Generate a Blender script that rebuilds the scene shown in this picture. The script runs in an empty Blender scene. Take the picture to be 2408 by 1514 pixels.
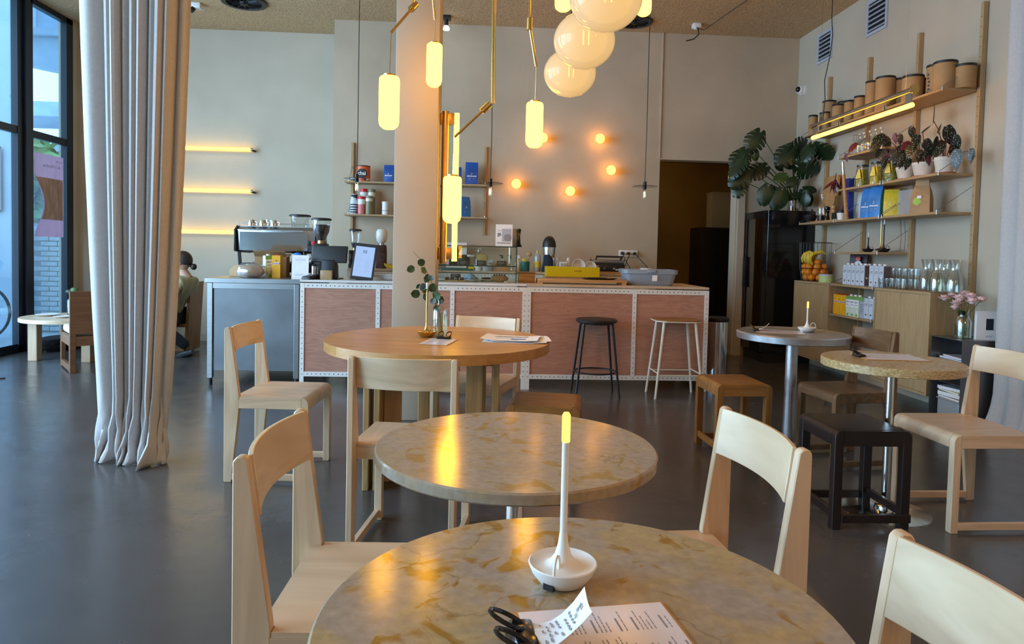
import bpy, bmesh, math, random
from mathutils import Vector, Matrix
random.seed(7)
S = bpy.context.scene
COL = S.collection
R = math.radians
# ---------------------------------------------------------------- camera
F_PX, PPX, PPY = 1603.44, 1204.0, 654.08
YAW, PITCH, ROLL = 5.74027876e-02, 3.89671607e-02, 2.25158090e-02
CAMZ = 1.22
def _axes():
    cy, sy, cp, sp = math.cos(YAW), math.sin(YAW), math.cos(PITCH), math.sin(PITCH)
    fwd = Vector((sy*cp, cy*cp, -sp)); right = Vector((cy, -sy, 0)); down = fwd.cross(right)
    cr, sr = math.cos(ROLL), math.sin(ROLL)
    return cr*right - sr*down, sr*right + cr*down, fwd
AX, AD, AF = _axes()
cam = bpy.data.cameras.new('camera'); cam.sensor_width = 36.0; cam.lens = 36*F_PX/2408
cam.shift_y = -(757-PPY)/2408; cam.clip_start = .02; cam.clip_end = 200
camo = bpy.data.objects.new('camera', cam); COL.objects.link(camo)
mw = Matrix.Identity(4)
for i in range(3):
    mw[i][0] = AX[i]; mw[i][1] = -AD[i]; mw[i][2] = -AF[i]
mw[0][3], mw[1][3], mw[2][3] = 0, 0, CAMZ
camo.matrix_world = mw
S.camera = camo
def _ray(x, y): return AX*((x-PPX)/F_PX) + AD*((y-PPY)/F_PX) + AF
def Pz(x, y, z):
    d = _ray(x, y); t = (z-CAMZ)/d.z; return Vector((d.x*t, d.y*t, z))
def Py(x, y, Y):
    d = _ray(x, y); t = Y/d.y; return Vector((d.x*t, Y, CAMZ+d.z*t))
def Px(x, y, X):
    d = _ray(x, y); t = X/d.x; return Vector((X, d.y*t, CAMZ+d.z*t))
# ---------------------------------------------------------------- view, world, daylight
S.view_settings.view_transform = 'Standard'; S.view_settings.look = 'None'
S.view_settings.exposure = 0.0; S.view_settings.gamma = 1.0; S.view_settings.use_curve_mapping = False
S.cycles.use_denoising = True
S.cycles.max_bounces = 8; S.cycles.diffuse_bounces = 4; S.cycles.glossy_bounces = 4
S.cycles.transmission_bounces = 6; S.cycles.transparent_max_bounces = 16
S.cycles.caustics_reflective = False; S.cycles.caustics_refractive = False
S.cycles.sample_clamp_indirect = 4.0
W = bpy.data.worlds.new('sky'); S.world = W; W.use_nodes = True
nt = W.node_tree; bg = nt.nodes['Background']
tc = nt.nodes.new('ShaderNodeTexCoord'); sep = nt.nodes.new('ShaderNodeSeparateXYZ'); ramp = nt.nodes.new('ShaderNodeValToRGB')
nt.links.new(tc.outputs['Generated'], sep.inputs[0]); nt.links.new(sep.outputs['Z'], ramp.inputs[0])
e = ramp.color_ramp.elements
e[0].position = 0.0; e[0].color = (.50, .92, 1.0, 1); e[1].position = .7; e[1].color = (.28, .56, 1.0, 1)
nt.links.new(ramp.outputs[0], bg.inputs[0]); bg.inputs[1].default_value = 3.2
def area(name, loc, rot, sx, sy, power, col):
    l = bpy.data.lights.new(name, 'AREA'); l.shape = 'RECTANGLE'; l.size = sx; l.size_y = sy
    l.energy = power; l.color = col
    o = bpy.data.objects.new(name, l); COL.objects.link(o); o.location = loc; o.rotation_euler = rot
    return o
# daylight that comes in through the glass wall on the left
area('daylight_window_side', (-5.45, 2.9, 2.0), (0, R(-90), 0), 3.7, 7.6, 1020, (.62, .80, 1.0))
def point(name, loc, power, col, r=.12):
    l = bpy.data.lights.new(name, 'POINT'); l.energy = power; l.color = col; l.shadow_soft_size = r
    o = bpy.data.objects.new(name, l); COL.objects.link(o); o.location = loc; return o
# unseen warm fill lights added for the room's lamps behind and beside the camera
point('room_fill', (2.3, .5, 2.3), 50, (1.0, .44, .09)); point('room_fill', (.2, -1.4, 2.6), 20, (1.0, .52, .16)); point('corridor_fill', (2.45, 9.2, 2.35), 5, (1.0, .62, .25), .05)  # the corridor one is an unseen light added to brighten the dark doorway
# ---------------------------------------------------------------- mesh helpers
class B:
    def __init__(s): s.bm = bmesh.new()
    def add(s, vs, fs):
        b = [s.bm.verts.new(v) for v in vs]
        for f in fs:
            try: s.bm.faces.new([b[i] for i in f])
            except ValueError: pass
        return b
    def box(s, x0, x1, y0, y1, z0, z1, M=None):
        vs = [Vector((x, y, z)) for z in (z0, z1) for y in (y0, y1) for x in (x0, x1)]
        if M is not None: vs = [M @ v for v in vs]
        s.add(vs, [(0,2,3,1),(4,5,7,6),(0,1,5,4),(2,6,7,3),(0,4,6,2),(1,3,7,5)]); return s
    def bx(s, c, d, M=None):
        return s.box(c[0]-d[0]/2, c[0]+d[0]/2, c[1]-d[1]/2, c[1]+d[1]/2, c[2]-d[2]/2, c[2]+d[2]/2, M)
    def prism(s, pts, a, b, axis='x', M=None):
        n = len(pts)
        def mk(p, t):
            v = {'x': (t, p[0], p[1]), 'y': (p[0], t, p[1]), 'z': (p[0], p[1], t)}[axis]
            v = Vector(v); return M @ v if M is not None else v
        s.add([mk(p, a) for p in pts] + [mk(p, b) for p in pts],
              [tuple(range(n))[::-1], tuple(range(n, 2*n))] + [(i, (i+1) % n, n+(i+1) % n, n+i) for i in range(n)]); return s
    def lathe(s, prof, c=(0,0,0), seg=20, M=None, a0=0, close=True):
        vs = []; rows = []
        for r, z in prof:
            if r < 1e-6:
                rows.append([len(vs)]*seg); vs.append(Vector((c[0], c[1], c[2]+z)))
            else:
                rows.append(list(range(len(vs), len(vs)+seg)))
                vs += [Vector((c[0]+r*math.cos(a0+2*math.pi*k/seg), c[1]+r*math.sin(a0+2*math.pi*k/seg), c[2]+z)) for k in range(seg)]
        fs = []
        for A, Bq in zip(rows, rows[1:]):
            for k in range(seg):
                q = []
                for i in (A[k], A[(k+1) % seg], Bq[(k+1) % seg], Bq[k]):
                    if i not in q: q.append(i)
                if len(q) > 2: fs.append(q)
        if close:
            if prof[0][0] > 1e-6: fs.append(rows[0][::-1])
            if prof[-1][0] > 1e-6: fs.append(rows[-1])
        if M is not None: vs = [M @ v for v in vs]
        s.add(vs, fs); return s
    def cyl(s, p0, p1, r0, r1=None, seg=12, cap=True):
        p0, p1 = Vector(p0), Vector(p1); r1 = r0 if r1 is None else r1
        d = p1-p0; L = d.length
        M = Matrix.Translation(p0) @ d.to_track_quat('Z', 'Y').to_matrix().to_4x4()
        return s.lathe([(r0, 0), (r1, L)], seg=seg, M=M, close=cap)
    def tube(s, pts, r, seg=6, closed=False):
        pts = [Vector(p) for p in pts]; n = len(pts); vs = []; up = None
        for i, p in enumerate(pts):
            if closed: t = (pts[(i+1) % n]-pts[i-1])
            else: t = pts[min(i+1, n-1)]-pts[max(i-1, 0)]
            t.normalize()
            if up is None:
                up = Vector((0,0,1)) if abs(t.z) < .9 else Vector((1,0,0))
            a = (up - t*up.dot(t)).normalized(); bb = t.cross(a); up = a
            rr = r[i] if isinstance(r, (list, tuple)) else r
            vs += [p + a*rr*math.cos(2*math.pi*k/seg) + bb*rr*math.sin(2*math.pi*k/seg) for k in range(seg)]
        fs = []
        m = n if closed else n-1
        for i in range(m):
            j = (i+1) % n
            for k in range(seg): fs.append((i*seg+k, i*seg+(k+1) % seg, j*seg+(k+1) % seg, j*seg+k))
        if not closed: fs += [tuple(range(seg))[::-1], tuple(range((n-1)*seg, n*seg))]
        s.add(vs, fs); return s
    def ball(s, c, r, seg=14, rings=9, sc=(1,1,1), M=None):
        prof = [(r*math.sin(math.pi*i/rings), -r*math.cos(math.pi*i/rings)*sc[2]) for i in range(rings+1)]
        prof[0] = (0, prof[0][1]); prof[-1] = (0, prof[-1][1])
        T = Matrix.Translation(c) @ (M or Matrix.Identity(4)) @ Matrix.Diagonal((sc[0], sc[1], 1, 1))
        return s.lathe(prof, seg=seg, M=T)
    def grid(s, P, close=False):
        n, m = len(P), len(P[0]); vs = [v for row in P for v in row]; fs = []
        for i in range(n-1):
            for j in range(m if close else m-1): fs.append((i*m+j, i*m+(j+1) % m, (i+1)*m+(j+1) % m, (i+1)*m+j))
        s.add(vs, fs); return s
    def bevel(s, w, seg=2, ang=30):
        bmesh.ops.remove_doubles(s.bm, verts=s.bm.verts, dist=1e-6)
        bmesh.ops.recalc_face_normals(s.bm, faces=s.bm.faces)
        es = [e for e in s.bm.edges if len(e.link_faces) == 2 and e.calc_face_angle(0) > R(ang)]
        bmesh.ops.bevel(s.bm, geom=es, offset=w, segments=seg, affect='EDGES', profile=.5, clamp_overlap=True); return s
    def solid(s, t):
        bmesh.ops.recalc_face_normals(s.bm, faces=s.bm.faces)
        bmesh.ops.solidify(s.bm, geom=s.bm.faces[:], thickness=t); return s
    def mesh(s, name, mat, smooth=True, ang=35):
        bmesh.ops.recalc_face_normals(s.bm, faces=s.bm.faces)
        me = bpy.data.meshes.new(name); s.bm.to_mesh(me); s.bm.free()
        for m in (mat if isinstance(mat, (list, tuple)) else [mat]): me.materials.append(m)
        if smooth:
            me.polygons.foreach_set('use_smooth', [True]*len(me.polygons))
            me.set_sharp_from_angle(angle=R(ang))
        return me
def tag(o, label=None, cat=None, group=None, kind=None):
    if label: o['label'] = label
    if cat: o['category'] = cat
    if group: o['group'] = group
    if kind: o['kind'] = kind
    return o
def obj(name, me, parent=None):
    o = bpy.data.objects.new(name, me); COL.objects.link(o)
    if parent is not None: o.parent = parent
    return o
def part(name, b, mat, parent, smooth=True, label=None, kind=None, ang=35):
    return tag(obj(name, b.mesh(name, mat, smooth, ang), parent), label, kind=kind)
def one(name, b, mat, label, cat, group=None, loc=None, rotz=0, smooth=True):
    o = obj(name, b.mesh(name, mat, smooth))
    if loc is not None: o.location = loc
    o.rotation_euler.z = rotz
    return tag(o, label, cat, group)
def thing(name, label, cat, loc=(0,0,0), rotz=0, group=None):
    o = bpy.data.objects.new(name, None); COL.objects.link(o); o.empty_display_size = .05
    o.location = loc; o.rotation_euler.z = rotz
    return tag(o, label, cat, group)
def struct(name, b, mat, parent=None, smooth=False):
    o = obj(name, b.mesh(name, mat, smooth), parent); o['kind'] = 'structure'; return o
KIDS = {}
def copy_tree(o, label=None, loc=None, rotz=None, group=None, parent=None):
    c = o.copy(); COL.objects.link(c)
    if parent is not None: c.parent = parent
    for ch in [k for k in bpy.data.objects if k.parent == o]: copy_tree(ch, parent=c)
    if label: c['label'] = label
    if group: c['group'] = group
    if loc is not None: c.location = loc
    if rotz is not None: c.rotation_euler.z = rotz
    return c
def text_mesh(txt, size, mat, M, depth=.0006, align='CENTER', bold=False, squeeze=1.0):
    cu = bpy.data.curves.new('lettering', 'FONT'); cu.body = txt; cu.size = size; cu.align_x = align; cu.align_y = 'CENTER'
    cu.extrude = depth; cu.resolution_u = 2
    if bold: cu.offset = size*.018
    t = bpy.data.objects.new('lettering', cu)
    me = bpy.data.meshes.new_from_object(t)
    bpy.data.objects.remove(t); bpy.data.curves.remove(cu)
    me.transform(M @ Matrix.Diagonal((squeeze, 1, 1, 1))); me.materials.append(mat); return me
def lettering(txt, size, mat, M, parent, align='CENTER', bold=False, squeeze=1.0):
    return obj('lettering', text_mesh(txt, size, mat, M, align=align, bold=bold, squeeze=squeeze), parent)
def frame(o, xdir, ydir):
    """matrix whose local x runs along xdir and local y along ydir, placed at o (for print on a surface)"""
    x = Vector(xdir).normalized(); y = Vector(ydir).normalized(); z = x.cross(y)
    m = Matrix.Identity(4)
    for i in range(3): m[i][0] = x[i]; m[i][1] = y[i]; m[i][2] = z[i]; m[i][3] = o[i]
    return m
# ---------------------------------------------------------------- materials
def newmat(name):
    m = bpy.data.materials.new(name); m.use_nodes = True
    return m, m.node_tree, m.node_tree.nodes['Principled BSDF']
def P(name, col, rough=.5, metal=0, var=.0, vscale=20, bump=0, bscale=60, stretch=(1,1,1), spec=.5, coat=0, sheen=0, alpha=1, rvar=0):
    """plain surface with procedural colour variation and fine relief"""
    m, t, b = newmat(name); N, L = t.nodes, t.links
    b.inputs['Roughness'].default_value = rough; b.inputs['Metallic'].default_value = metal
    b.inputs['Specular IOR Level'].default_value = spec
    if coat: b.inputs['Coat Weight'].default_value = coat; b.inputs['Coat Roughness'].default_value = .1
    if sheen: b.inputs['Sheen Weight'].default_value = sheen
    c = N.new('ShaderNodeTexCoord'); mp = N.new('ShaderNodeMapping'); mp.inputs['Scale'].default_value = stretch
    L.new(c.outputs['Object'], mp.inputs[0])
    n = N.new('ShaderNodeTexNoise'); n.inputs['Scale'].default_value = vscale; n.inputs['Detail'].default_value = 4
    L.new(mp.outputs[0], n.inputs['Vector'])
    cr = N.new('ShaderNodeValToRGB'); v = max(var, .02)
    cr.color_ramp.elements[0].position = .3; cr.color_ramp.elements[1].position = .7
    cr.color_ramp.elements[0].color = (*[max(0, x*(1-v)) for x in col[:3]], 1)
    cr.color_ramp.elements[1].color = (*[min(1, x*(1+v)) for x in col[:3]], 1)
    L.new(n.outputs['Fac'], cr.inputs[0]); L.new(cr.outputs[0], b.inputs['Base Color'])
    if rvar:
        mr = N.new('ShaderNodeMapRange'); mr.inputs['To Min'].default_value = max(.02, rough-rvar); mr.inputs['To Max'].default_value = rough+rvar
        L.new(n.outputs['Fac'], mr.inputs[0]); L.new(mr.outputs[0], b.inputs['Roughness'])
    if bump:
        n2 = N.new('ShaderNodeTexNoise'); n2.inputs['Scale'].default_value = bscale; n2.inputs['Detail'].default_value = 5
        L.new(mp.outputs[0], n2.inputs['Vector'])
        bp = N.new('ShaderNodeBump'); bp.inputs['Strength'].default_value = bump; bp.inputs['Distance'].default_value = .01
        L.new(n2.outputs['Fac'], bp.inputs['Height']); L.new(bp.outputs[0], b.inputs['Normal'])
    return m
def WOOD(name, c1, c2, axis=2, rings=9, rough=.4, fine=.12, coat=0, warp=1.6):
    """wood: long wavy grain along one axis plus fine streaks"""
    m, t, b = newmat(name); N, L = t.nodes, t.links
    c = N.new('ShaderNodeTexCoord'); mp = N.new('ShaderNodeMapping')
    sc = [1, 1, 1]; sc[axis] = .12; mp.inputs['Scale'].default_value = sc
    L.new(c.outputs['Object'], mp.inputs[0])
    oi = N.new('ShaderNodeObjectInfo'); ad = N.new('ShaderNodeVectorMath'); ad.operation = 'ADD'
    sx = N.new('ShaderNodeMath'); sx.operation = 'MULTIPLY'; sx.inputs[1].default_value = 3.7
    L.new(oi.outputs['Random'], sx.inputs[0]); L.new(mp.outputs[0], ad.inputs[0]); L.new(sx.outputs[0], ad.inputs[1])
    n = N.new('ShaderNodeTexNoise'); n.inputs['Scale'].default_value = rings; n.inputs['Detail'].default_value = 3; n.inputs['Distortion'].default_value = warp
    L.new(ad.outputs[0], n.inputs['Vector'])
    m1 = N.new('ShaderNodeMath'); m1.operation = 'MULTIPLY'; m1.inputs[1].default_value = 7
    fr = N.new('ShaderNodeMath'); fr.operation = 'PINGPONG'; fr.inputs[1].default_value = 1
    L.new(n.outputs['Fac'], m1.inputs[0]); L.new(m1.outputs[0], fr.inputs[0])
    mp2 = N.new('ShaderNodeMapping'); s2 = [90, 90, 90]; s2[axis] = 2.5; mp2.inputs['Scale'].default_value = s2
    L.new(c.outputs['Object'], mp2.inputs[0])
    n2 = N.new('ShaderNodeTexNoise'); n2.inputs['Scale'].default_value = 1; n2.inputs['Detail'].default_value = 3
    L.new(mp2.outputs[0], n2.inputs['Vector'])
    mx = N.new('ShaderNodeMath'); mx.operation = 'MULTIPLY_ADD'; mx.inputs[1].default_value = fine*3; L.new(n2.outputs['Fac'], mx.inputs[0])
    m3 = N.new('ShaderNodeMath'); m3.operation = 'MULTIPLY'; m3.inputs[1].default_value = .55
    L.new(fr.outputs[0], m3.inputs[0]); L.new(m3.outputs[0], mx.inputs[2])
    cr = N.new('ShaderNodeValToRGB'); cr.color_ramp.elements[0].position = .1; cr.color_ramp.elements[1].position = .8
    cr.color_ramp.elements[0].color = (*c1, 1); cr.color_ramp.elements[1].color = (*c2, 1)
    L.new(mx.outputs[0], cr.inputs[0]); L.new(cr.outputs[0], b.inputs['Base Color'])
    b.inputs['Roughness'].default_value = rough
    if coat: b.inputs['Coat Weight'].default_value = coat; b.inputs['Coat Roughness'].default_value = .12
    bp = N.new('ShaderNodeBump'); bp.inputs['Strength'].default_value = .06; bp.inputs['Distance'].default_value = .004
    L.new(n2.outputs['Fac'], bp.inputs['Height']); L.new(bp.outputs[0], b.inputs['Normal'])
    return m
def EMIT(name, col, strength):
    m = bpy.data.materials.new(name); m.use_nodes = True; t = m.node_tree; t.nodes.clear()
    o = t.nodes.new('ShaderNodeOutputMaterial'); e = t.nodes.new('ShaderNodeEmission')
    e.inputs[0].default_value = (*col, 1); e.inputs[1].default_value = strength; t.links.new(e.outputs[0], o.inputs[0]); return m
def GLASS(name, tint=(1,1,1), refl=.06, rough=.02, body=0.0):
    """thin clear glass: see-through with a grazing reflection and a little body colour"""
    m = bpy.data.materials.new(name); m.use_nodes = True; t = m.node_tree; N, L = t.nodes, t.links; N.clear()
    o = N.new('ShaderNodeOutputMaterial'); tr = N.new('ShaderNodeBsdfTransparent'); tr.inputs[0].default_value = (*tint, 1)
    g = N.new('ShaderNodeBsdfGlossy'); g.inputs['Roughness'].default_value = rough; g.inputs[0].default_value = (1,1,1,1)
    lw = N.new('ShaderNodeLayerWeight'); lw.inputs[0].default_value = .35
    mr = N.new('ShaderNodeMapRange'); mr.inputs['To Min'].default_value = refl; mr.inputs['To Max'].default_value = min(1, refl*6+.25)
    L.new(lw.outputs['Facing'], mr.inputs[0])
    mx = N.new('ShaderNodeMixShader'); L.new(mr.outputs[0], mx.inputs[0]); L.new(tr.outputs[0], mx.inputs[1]); L.new(g.outputs[0], mx.inputs[2])
    last = mx
    if body:
        d = N.new('ShaderNodeBsdfDiffuse'); d.inputs[0].default_value = (*tint, 1)
        m2 = N.new('ShaderNodeMixShader'); m2.inputs[0].default_value = body
        L.new(mx.outputs[0], m2.inputs[1]); L.new(d.outputs[0], m2.inputs[2]); last = m2
    L.new(last.outputs[0], o.inputs[0]); return m
M = {}
# ---------------------------------------------------------------- material library
M['plaster'] = P('plaster', (.50, .41, .30), .75, var=.10, vscale=1.6, bump=.55, bscale=5)
M['plaster_recess'] = P('plaster_recess', (.57, .49, .385), .75, var=.06, vscale=1.8, bump=.40, bscale=5)  # same plaster made lighter, the recess's daylight put into its colour
M['plaster_pale'] = P('plaster_pale', (.48, .42, .33), .75, var=.06, vscale=1.8, bump=.16, bscale=8)
M['ceiling'] = P('ceiling_spray', (.54, .38, .21), .95, var=.24, vscale=48, bump=.9, bscale=48)
M['olive'] = P('corridor_paint', (.20, .13, .035), .7, var=.15, vscale=2)
M['white'] = P('white_paint', (.78, .77, .75), .5)
M['birch'] = WOOD('birch', (.74, .55, .37), (.56, .38, .23), axis=2, rings=6, rough=.38, fine=.07)
M['birch_x'] = WOOD('birch_ply', (.76, .59, .40), (.58, .42, .26), axis=0, rings=5, rough=.36, fine=.06)
M['birch_y'] = WOOD('birch_seat', (.71, .51, .34), (.56, .38, .235), axis=1, rings=5, rough=.33, fine=.06)
M['amber'] = WOOD('amber_wood', (.34, .15, .035), (.20, .08, .018), axis=2, rings=9, rough=.42)
M['amber_x'] = WOOD('amber_top', (.36, .165, .04), (.22, .09, .02), axis=0, rings=9, rough=.4)
M['walnut'] = WOOD('old_oak', (.20, .105, .045), (.10, .05, .02), axis=2, rings=9, rough=.5)
M['walnut_x'] = WOOD('old_oak_top', (.19, .10, .045), (.10, .05, .02), axis=0, rings=9, rough=.45)
M['dark'] = WOOD('dark_wood', (.016, .008, .007), (.009, .005, .0045), axis=2, rings=9, rough=.35)
M['oak'] = WOOD('oak', (.60, .30, .085), (.44, .19, .045), axis=0, rings=7, rough=.30)
M['oak_z'] = WOOD('oak_leg', (.52, .33, .14), (.36, .21, .08), axis=2, rings=9, rough=.45)
M['oak_pale'] = WOOD('oak_veneer', (.46, .32, .17), (.38, .25, .125), axis=2, rings=16, rough=.5)
M['oak_pale_y'] = WOOD('oak_shelf', (.45, .30, .16), (.36, .23, .11), axis=1, rings=12, rough=.5)
M['brownwood'] = WOOD('brown_chair_wood', (.23, .105, .045), (.15, .065, .028), axis=0, rings=8, rough=.5)
M['ply_pink'] = WOOD('okoume_ply', (.52, .27, .19), (.40, .19, .13), axis=0, rings=26, rough=.5, fine=.16)
M['ply_light'] = WOOD('light_ply', (.66, .52, .38), (.52, .38, .25), axis=0, rings=20, rough=.5)
M['board'] = WOOD('cutting_board', (.56, .30, .12), (.42, .21, .08), axis=0, rings=9, rough=.5)
M['steel'] = P('steel', (.42, .43, .45), .32, 1, var=.08, vscale=4, stretch=(1, 1, 14))
M['steel_panel'] = P('brushed_steel_panel', (.22, .23, .25), .38, .85, var=.12, vscale=3, rvar=.08)
M['chrome'] = P('chrome', (.75, .75, .76), .12, 1)
M['alu'] = P('cast_aluminium', (.50, .50, .52), .36, .9, var=.12, vscale=25, rvar=.08)
M['brass'] = P('brass', (.70, .45, .14), .26, 1, var=.06, vscale=8)
M['brass_dark'] = P('satin_brass', (.45, .29, .14), .34, 1, var=.05, vscale=6)
M['black'] = P('black', (.012, .012, .013), .45)
M['black_gloss'] = P('black_gloss', (.008, .008, .009), .12)
M['black_metal'] = P('black_metal', (.015, .015, .017), .42, .3)
M['blackfab'] = P('black_cloth', (.012, .012, .016), .9, var=.2, vscale=30, bump=.2, bscale=200)
M['navy'] = P('navy_cloth', (.012, .018, .035), .85, var=.2, vscale=20, bump=.2, bscale=200)
M['anod'] = P('dark_window_frame', (.016, .024, .042), .35, .3)
M['cream_metal'] = P('cream_metal', (.78, .72, .60), .4)
M['rack'] = P('perforated_angle', (.80, .79, .76), .42)
M['marble'] = P('marble_top', (.76, .74, .72), .2, var=.08, vscale=5)
M['ceramic'] = P('ceramic', (.80, .78, .75), .25)
M['porcelain'] = P('matte_white', (.82, .80, .77), .5)
M['plastic_white'] = P('plastic_white', (.80, .80, .80), .35)
M['plastic_grey'] = P('grey_tub_plastic', (.27, .32, .40), .4)
M['yellow'] = P('yellow_plastic', (.80, .56, .0), .4)
M['yellow_box'] = P('yellow_carton', (.85, .42, .01), .5)
M['orange_tin'] = P('orange_tin', (.72, .13, .02), .4)
M['blue_bag'] = P('blue_bag', (.015, .085, .36), .42, var=.25, vscale=9)
M['blue_light'] = P('light_blue_bag', (.03, .20, .60), .45, var=.25, vscale=9)
M['yellow_bag'] = P('yellow_bag', (.70, .55, .03), .45, var=.15, vscale=30)
M['kraft'] = P('kraft_card', (.36, .215, .095), .75, var=.06, vscale=14)
M['kraft_bag'] = P('kraft_bag', (.42, .26, .13), .75, var=.12, vscale=9, bump=.3, bscale=14)
M['card'] = P('cardboard', (.42, .25, .12), .8, var=.08, vscale=10)
M['paper'] = P('paper', (.86, .85, .86), .7)
M['paper_tint'] = P('laminated_paper', (.78, .74, .80), .22)
M['ink'] = P('ink', (.04, .04, .05), .7)
M['ink_grey'] = P('grey_ink', (.28, .27, .30), .7)
M['ink_light'] = P('faint_ink', (.45, .46, .55), .7)
M['green_plastic'] = P('green_cup', (.01, .13, .11), .5)
M['terracotta'] = P('terracotta', (.50, .17, .07), .7)
M['pot'] = P('white_clay_pot', (.62, .58, .52), .7, var=.05, vscale=10)
M['soil'] = P('soil', (.03, .02, .014), .95, bump=.5, bscale=80)
M['leaf'] = P('monstera_leaf', (.010, .030, .011), .35, var=.5, vscale=9)
M['leaf_pale'] = P('young_leaf', (.05, .10, .02), .4, var=.4, vscale=12)  # paler yellow-green leaf colour
M['euca'] = P('eucalyptus_leaf', (.055, .115, .045), .55, var=.6, vscale=22)
M['euca_blue'] = P('blue_eucalyptus_leaf', (.15, .24, .24), .55, var=.4, vscale=22)
M['stem'] = P('stem', (.07, .12, .035), .55)
M['redleaf'] = P('begonia_leaf_underside', (.10, .012, .022), .45, var=.4, vscale=12)
M['orange'] = P('orange_peel', (.78, .25, .01), .42, var=.12, vscale=7, bump=.2, bscale=160)
M['banana'] = P('banana_peel', (.72, .52, .04), .45, var=.18, vscale=12)
M['pickle'] = P('pickles', (.20, .23, .02), .4, var=.6, vscale=32)
M['olives'] = P('yellow_pickles', (.48, .40, .03), .4, var=.5, vscale=42)
M['beans'] = P('coffee_beans', (.030, .014, .010), .4, var=.6, vscale=90, bump=.6, bscale=110)
M['skin'] = P('skin', (.55, .33, .23), .55)
M['hair'] = P('hair', (.022, .012, .008), .5, var=.4, vscale=60, stretch=(1, 1, .2))
M['olive_top'] = P('olive_top', (.40, .37, .22), .85, var=.2, vscale=8, bump=.3, bscale=30)
M['curtain'] = P('curtain_linen', (.50, .485, .485), .85, var=.05, vscale=60, bump=.15, bscale=300, sheen=.2)
M['cushion'] = P('cream_cushion', (.62, .58, .52), .85)
M['peony'] = P('peony_petal', (.85, .60, .58), .6, var=.22, vscale=18)
M['red'] = P('red', (.62, .02, .03), .4)
M['pink'] = P('pink_tin', (.68, .20, .20), .45)
M['sage_tin'] = P('sage_tin', (.22, .22, .13), .45)
M['bread'] = P('bread_crust', (.36, .19, .075), .8, var=.4, vscale=10, bump=.4, bscale=30)
M['crumb'] = P('bread_crumb', (.46, .36, .15), .85, var=.3, vscale=60, bump=.4, bscale=90)
M['choc'] = P('chocolate_cake', (.06, .025, .015), .7, var=.4, vscale=40, bump=.5, bscale=60)
M['lime'] = P('pale_green_box', (.46, .60, .25), .55)
M['oatgrey'] = P('grey_carton', (.42, .46, .55), .5)
M['oatface'] = P('pale_blue_carton', (.60, .66, .76), .5)
M['brownbox'] = P('brown_carton_side', (.13, .10, .10), .6, var=.1, vscale=20)
M['green_ink'] = P('green_print', (.20, .38, .10), .5)
M['mint'] = P('pale_mint_carton', (.62, .76, .62), .5)
M['blue_ink'] = P('blue_print', (.03, .05, .40), .5)
M['lightblue'] = P('pale_blue_plastic', (.30, .42, .66), .4)
M['teal_glass'] = GLASS('greenish_glass', (.90, .95, .92), .025)
M['glass'] = GLASS('clear_glass', (.97, .98, .97), .06)
M['glass_thick'] = GLASS('drinking_glass', (.92, .94, .94), .07, .05)
M['window_glass'] = GLASS('window_glass', (.90, .96, 1.0), .04)
M['water'] = GLASS('water_in_glass', (.82, .86, .74), .08)
M['plasticwrap'] = GLASS('clear_wrap', (.95, .95, .97), .10, .15, body=.07)
M['tub_plastic'] = GLASS('cloudy_plastic', (.75, .78, .82), .08, .25, body=.35)
M['fridge_glass'] = GLASS('dark_glass', (.30, .30, .28), .05)
M['smoke_disc'] = GLASS('smoky_glass', (.25, .24, .22), .10)
M['lamp'] = EMIT('lamp_opal', (1.0, .43, .021), 22)
M['tube'] = EMIT('lamp_tube', (1.0, .46, .029), 15)
M['orb'] = EMIT('lamp_orb', (1.0, .37, .022), 16)
M['candle_on'] = EMIT('candle_flame', (1.0, .62, .12), 2.2)
M['filament'] = EMIT('filament', (1.0, .55, .12), 9.0)
M['spot'] = EMIT('spot_face', (1.0, .93, .75), 6.0)
M['tube_wall'] = EMIT('lamp_tube_wall', (1.0, .60, .065), 6.5)
M['screen'] = EMIT('screen', (.42, .62, 1.0), .95)
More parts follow.
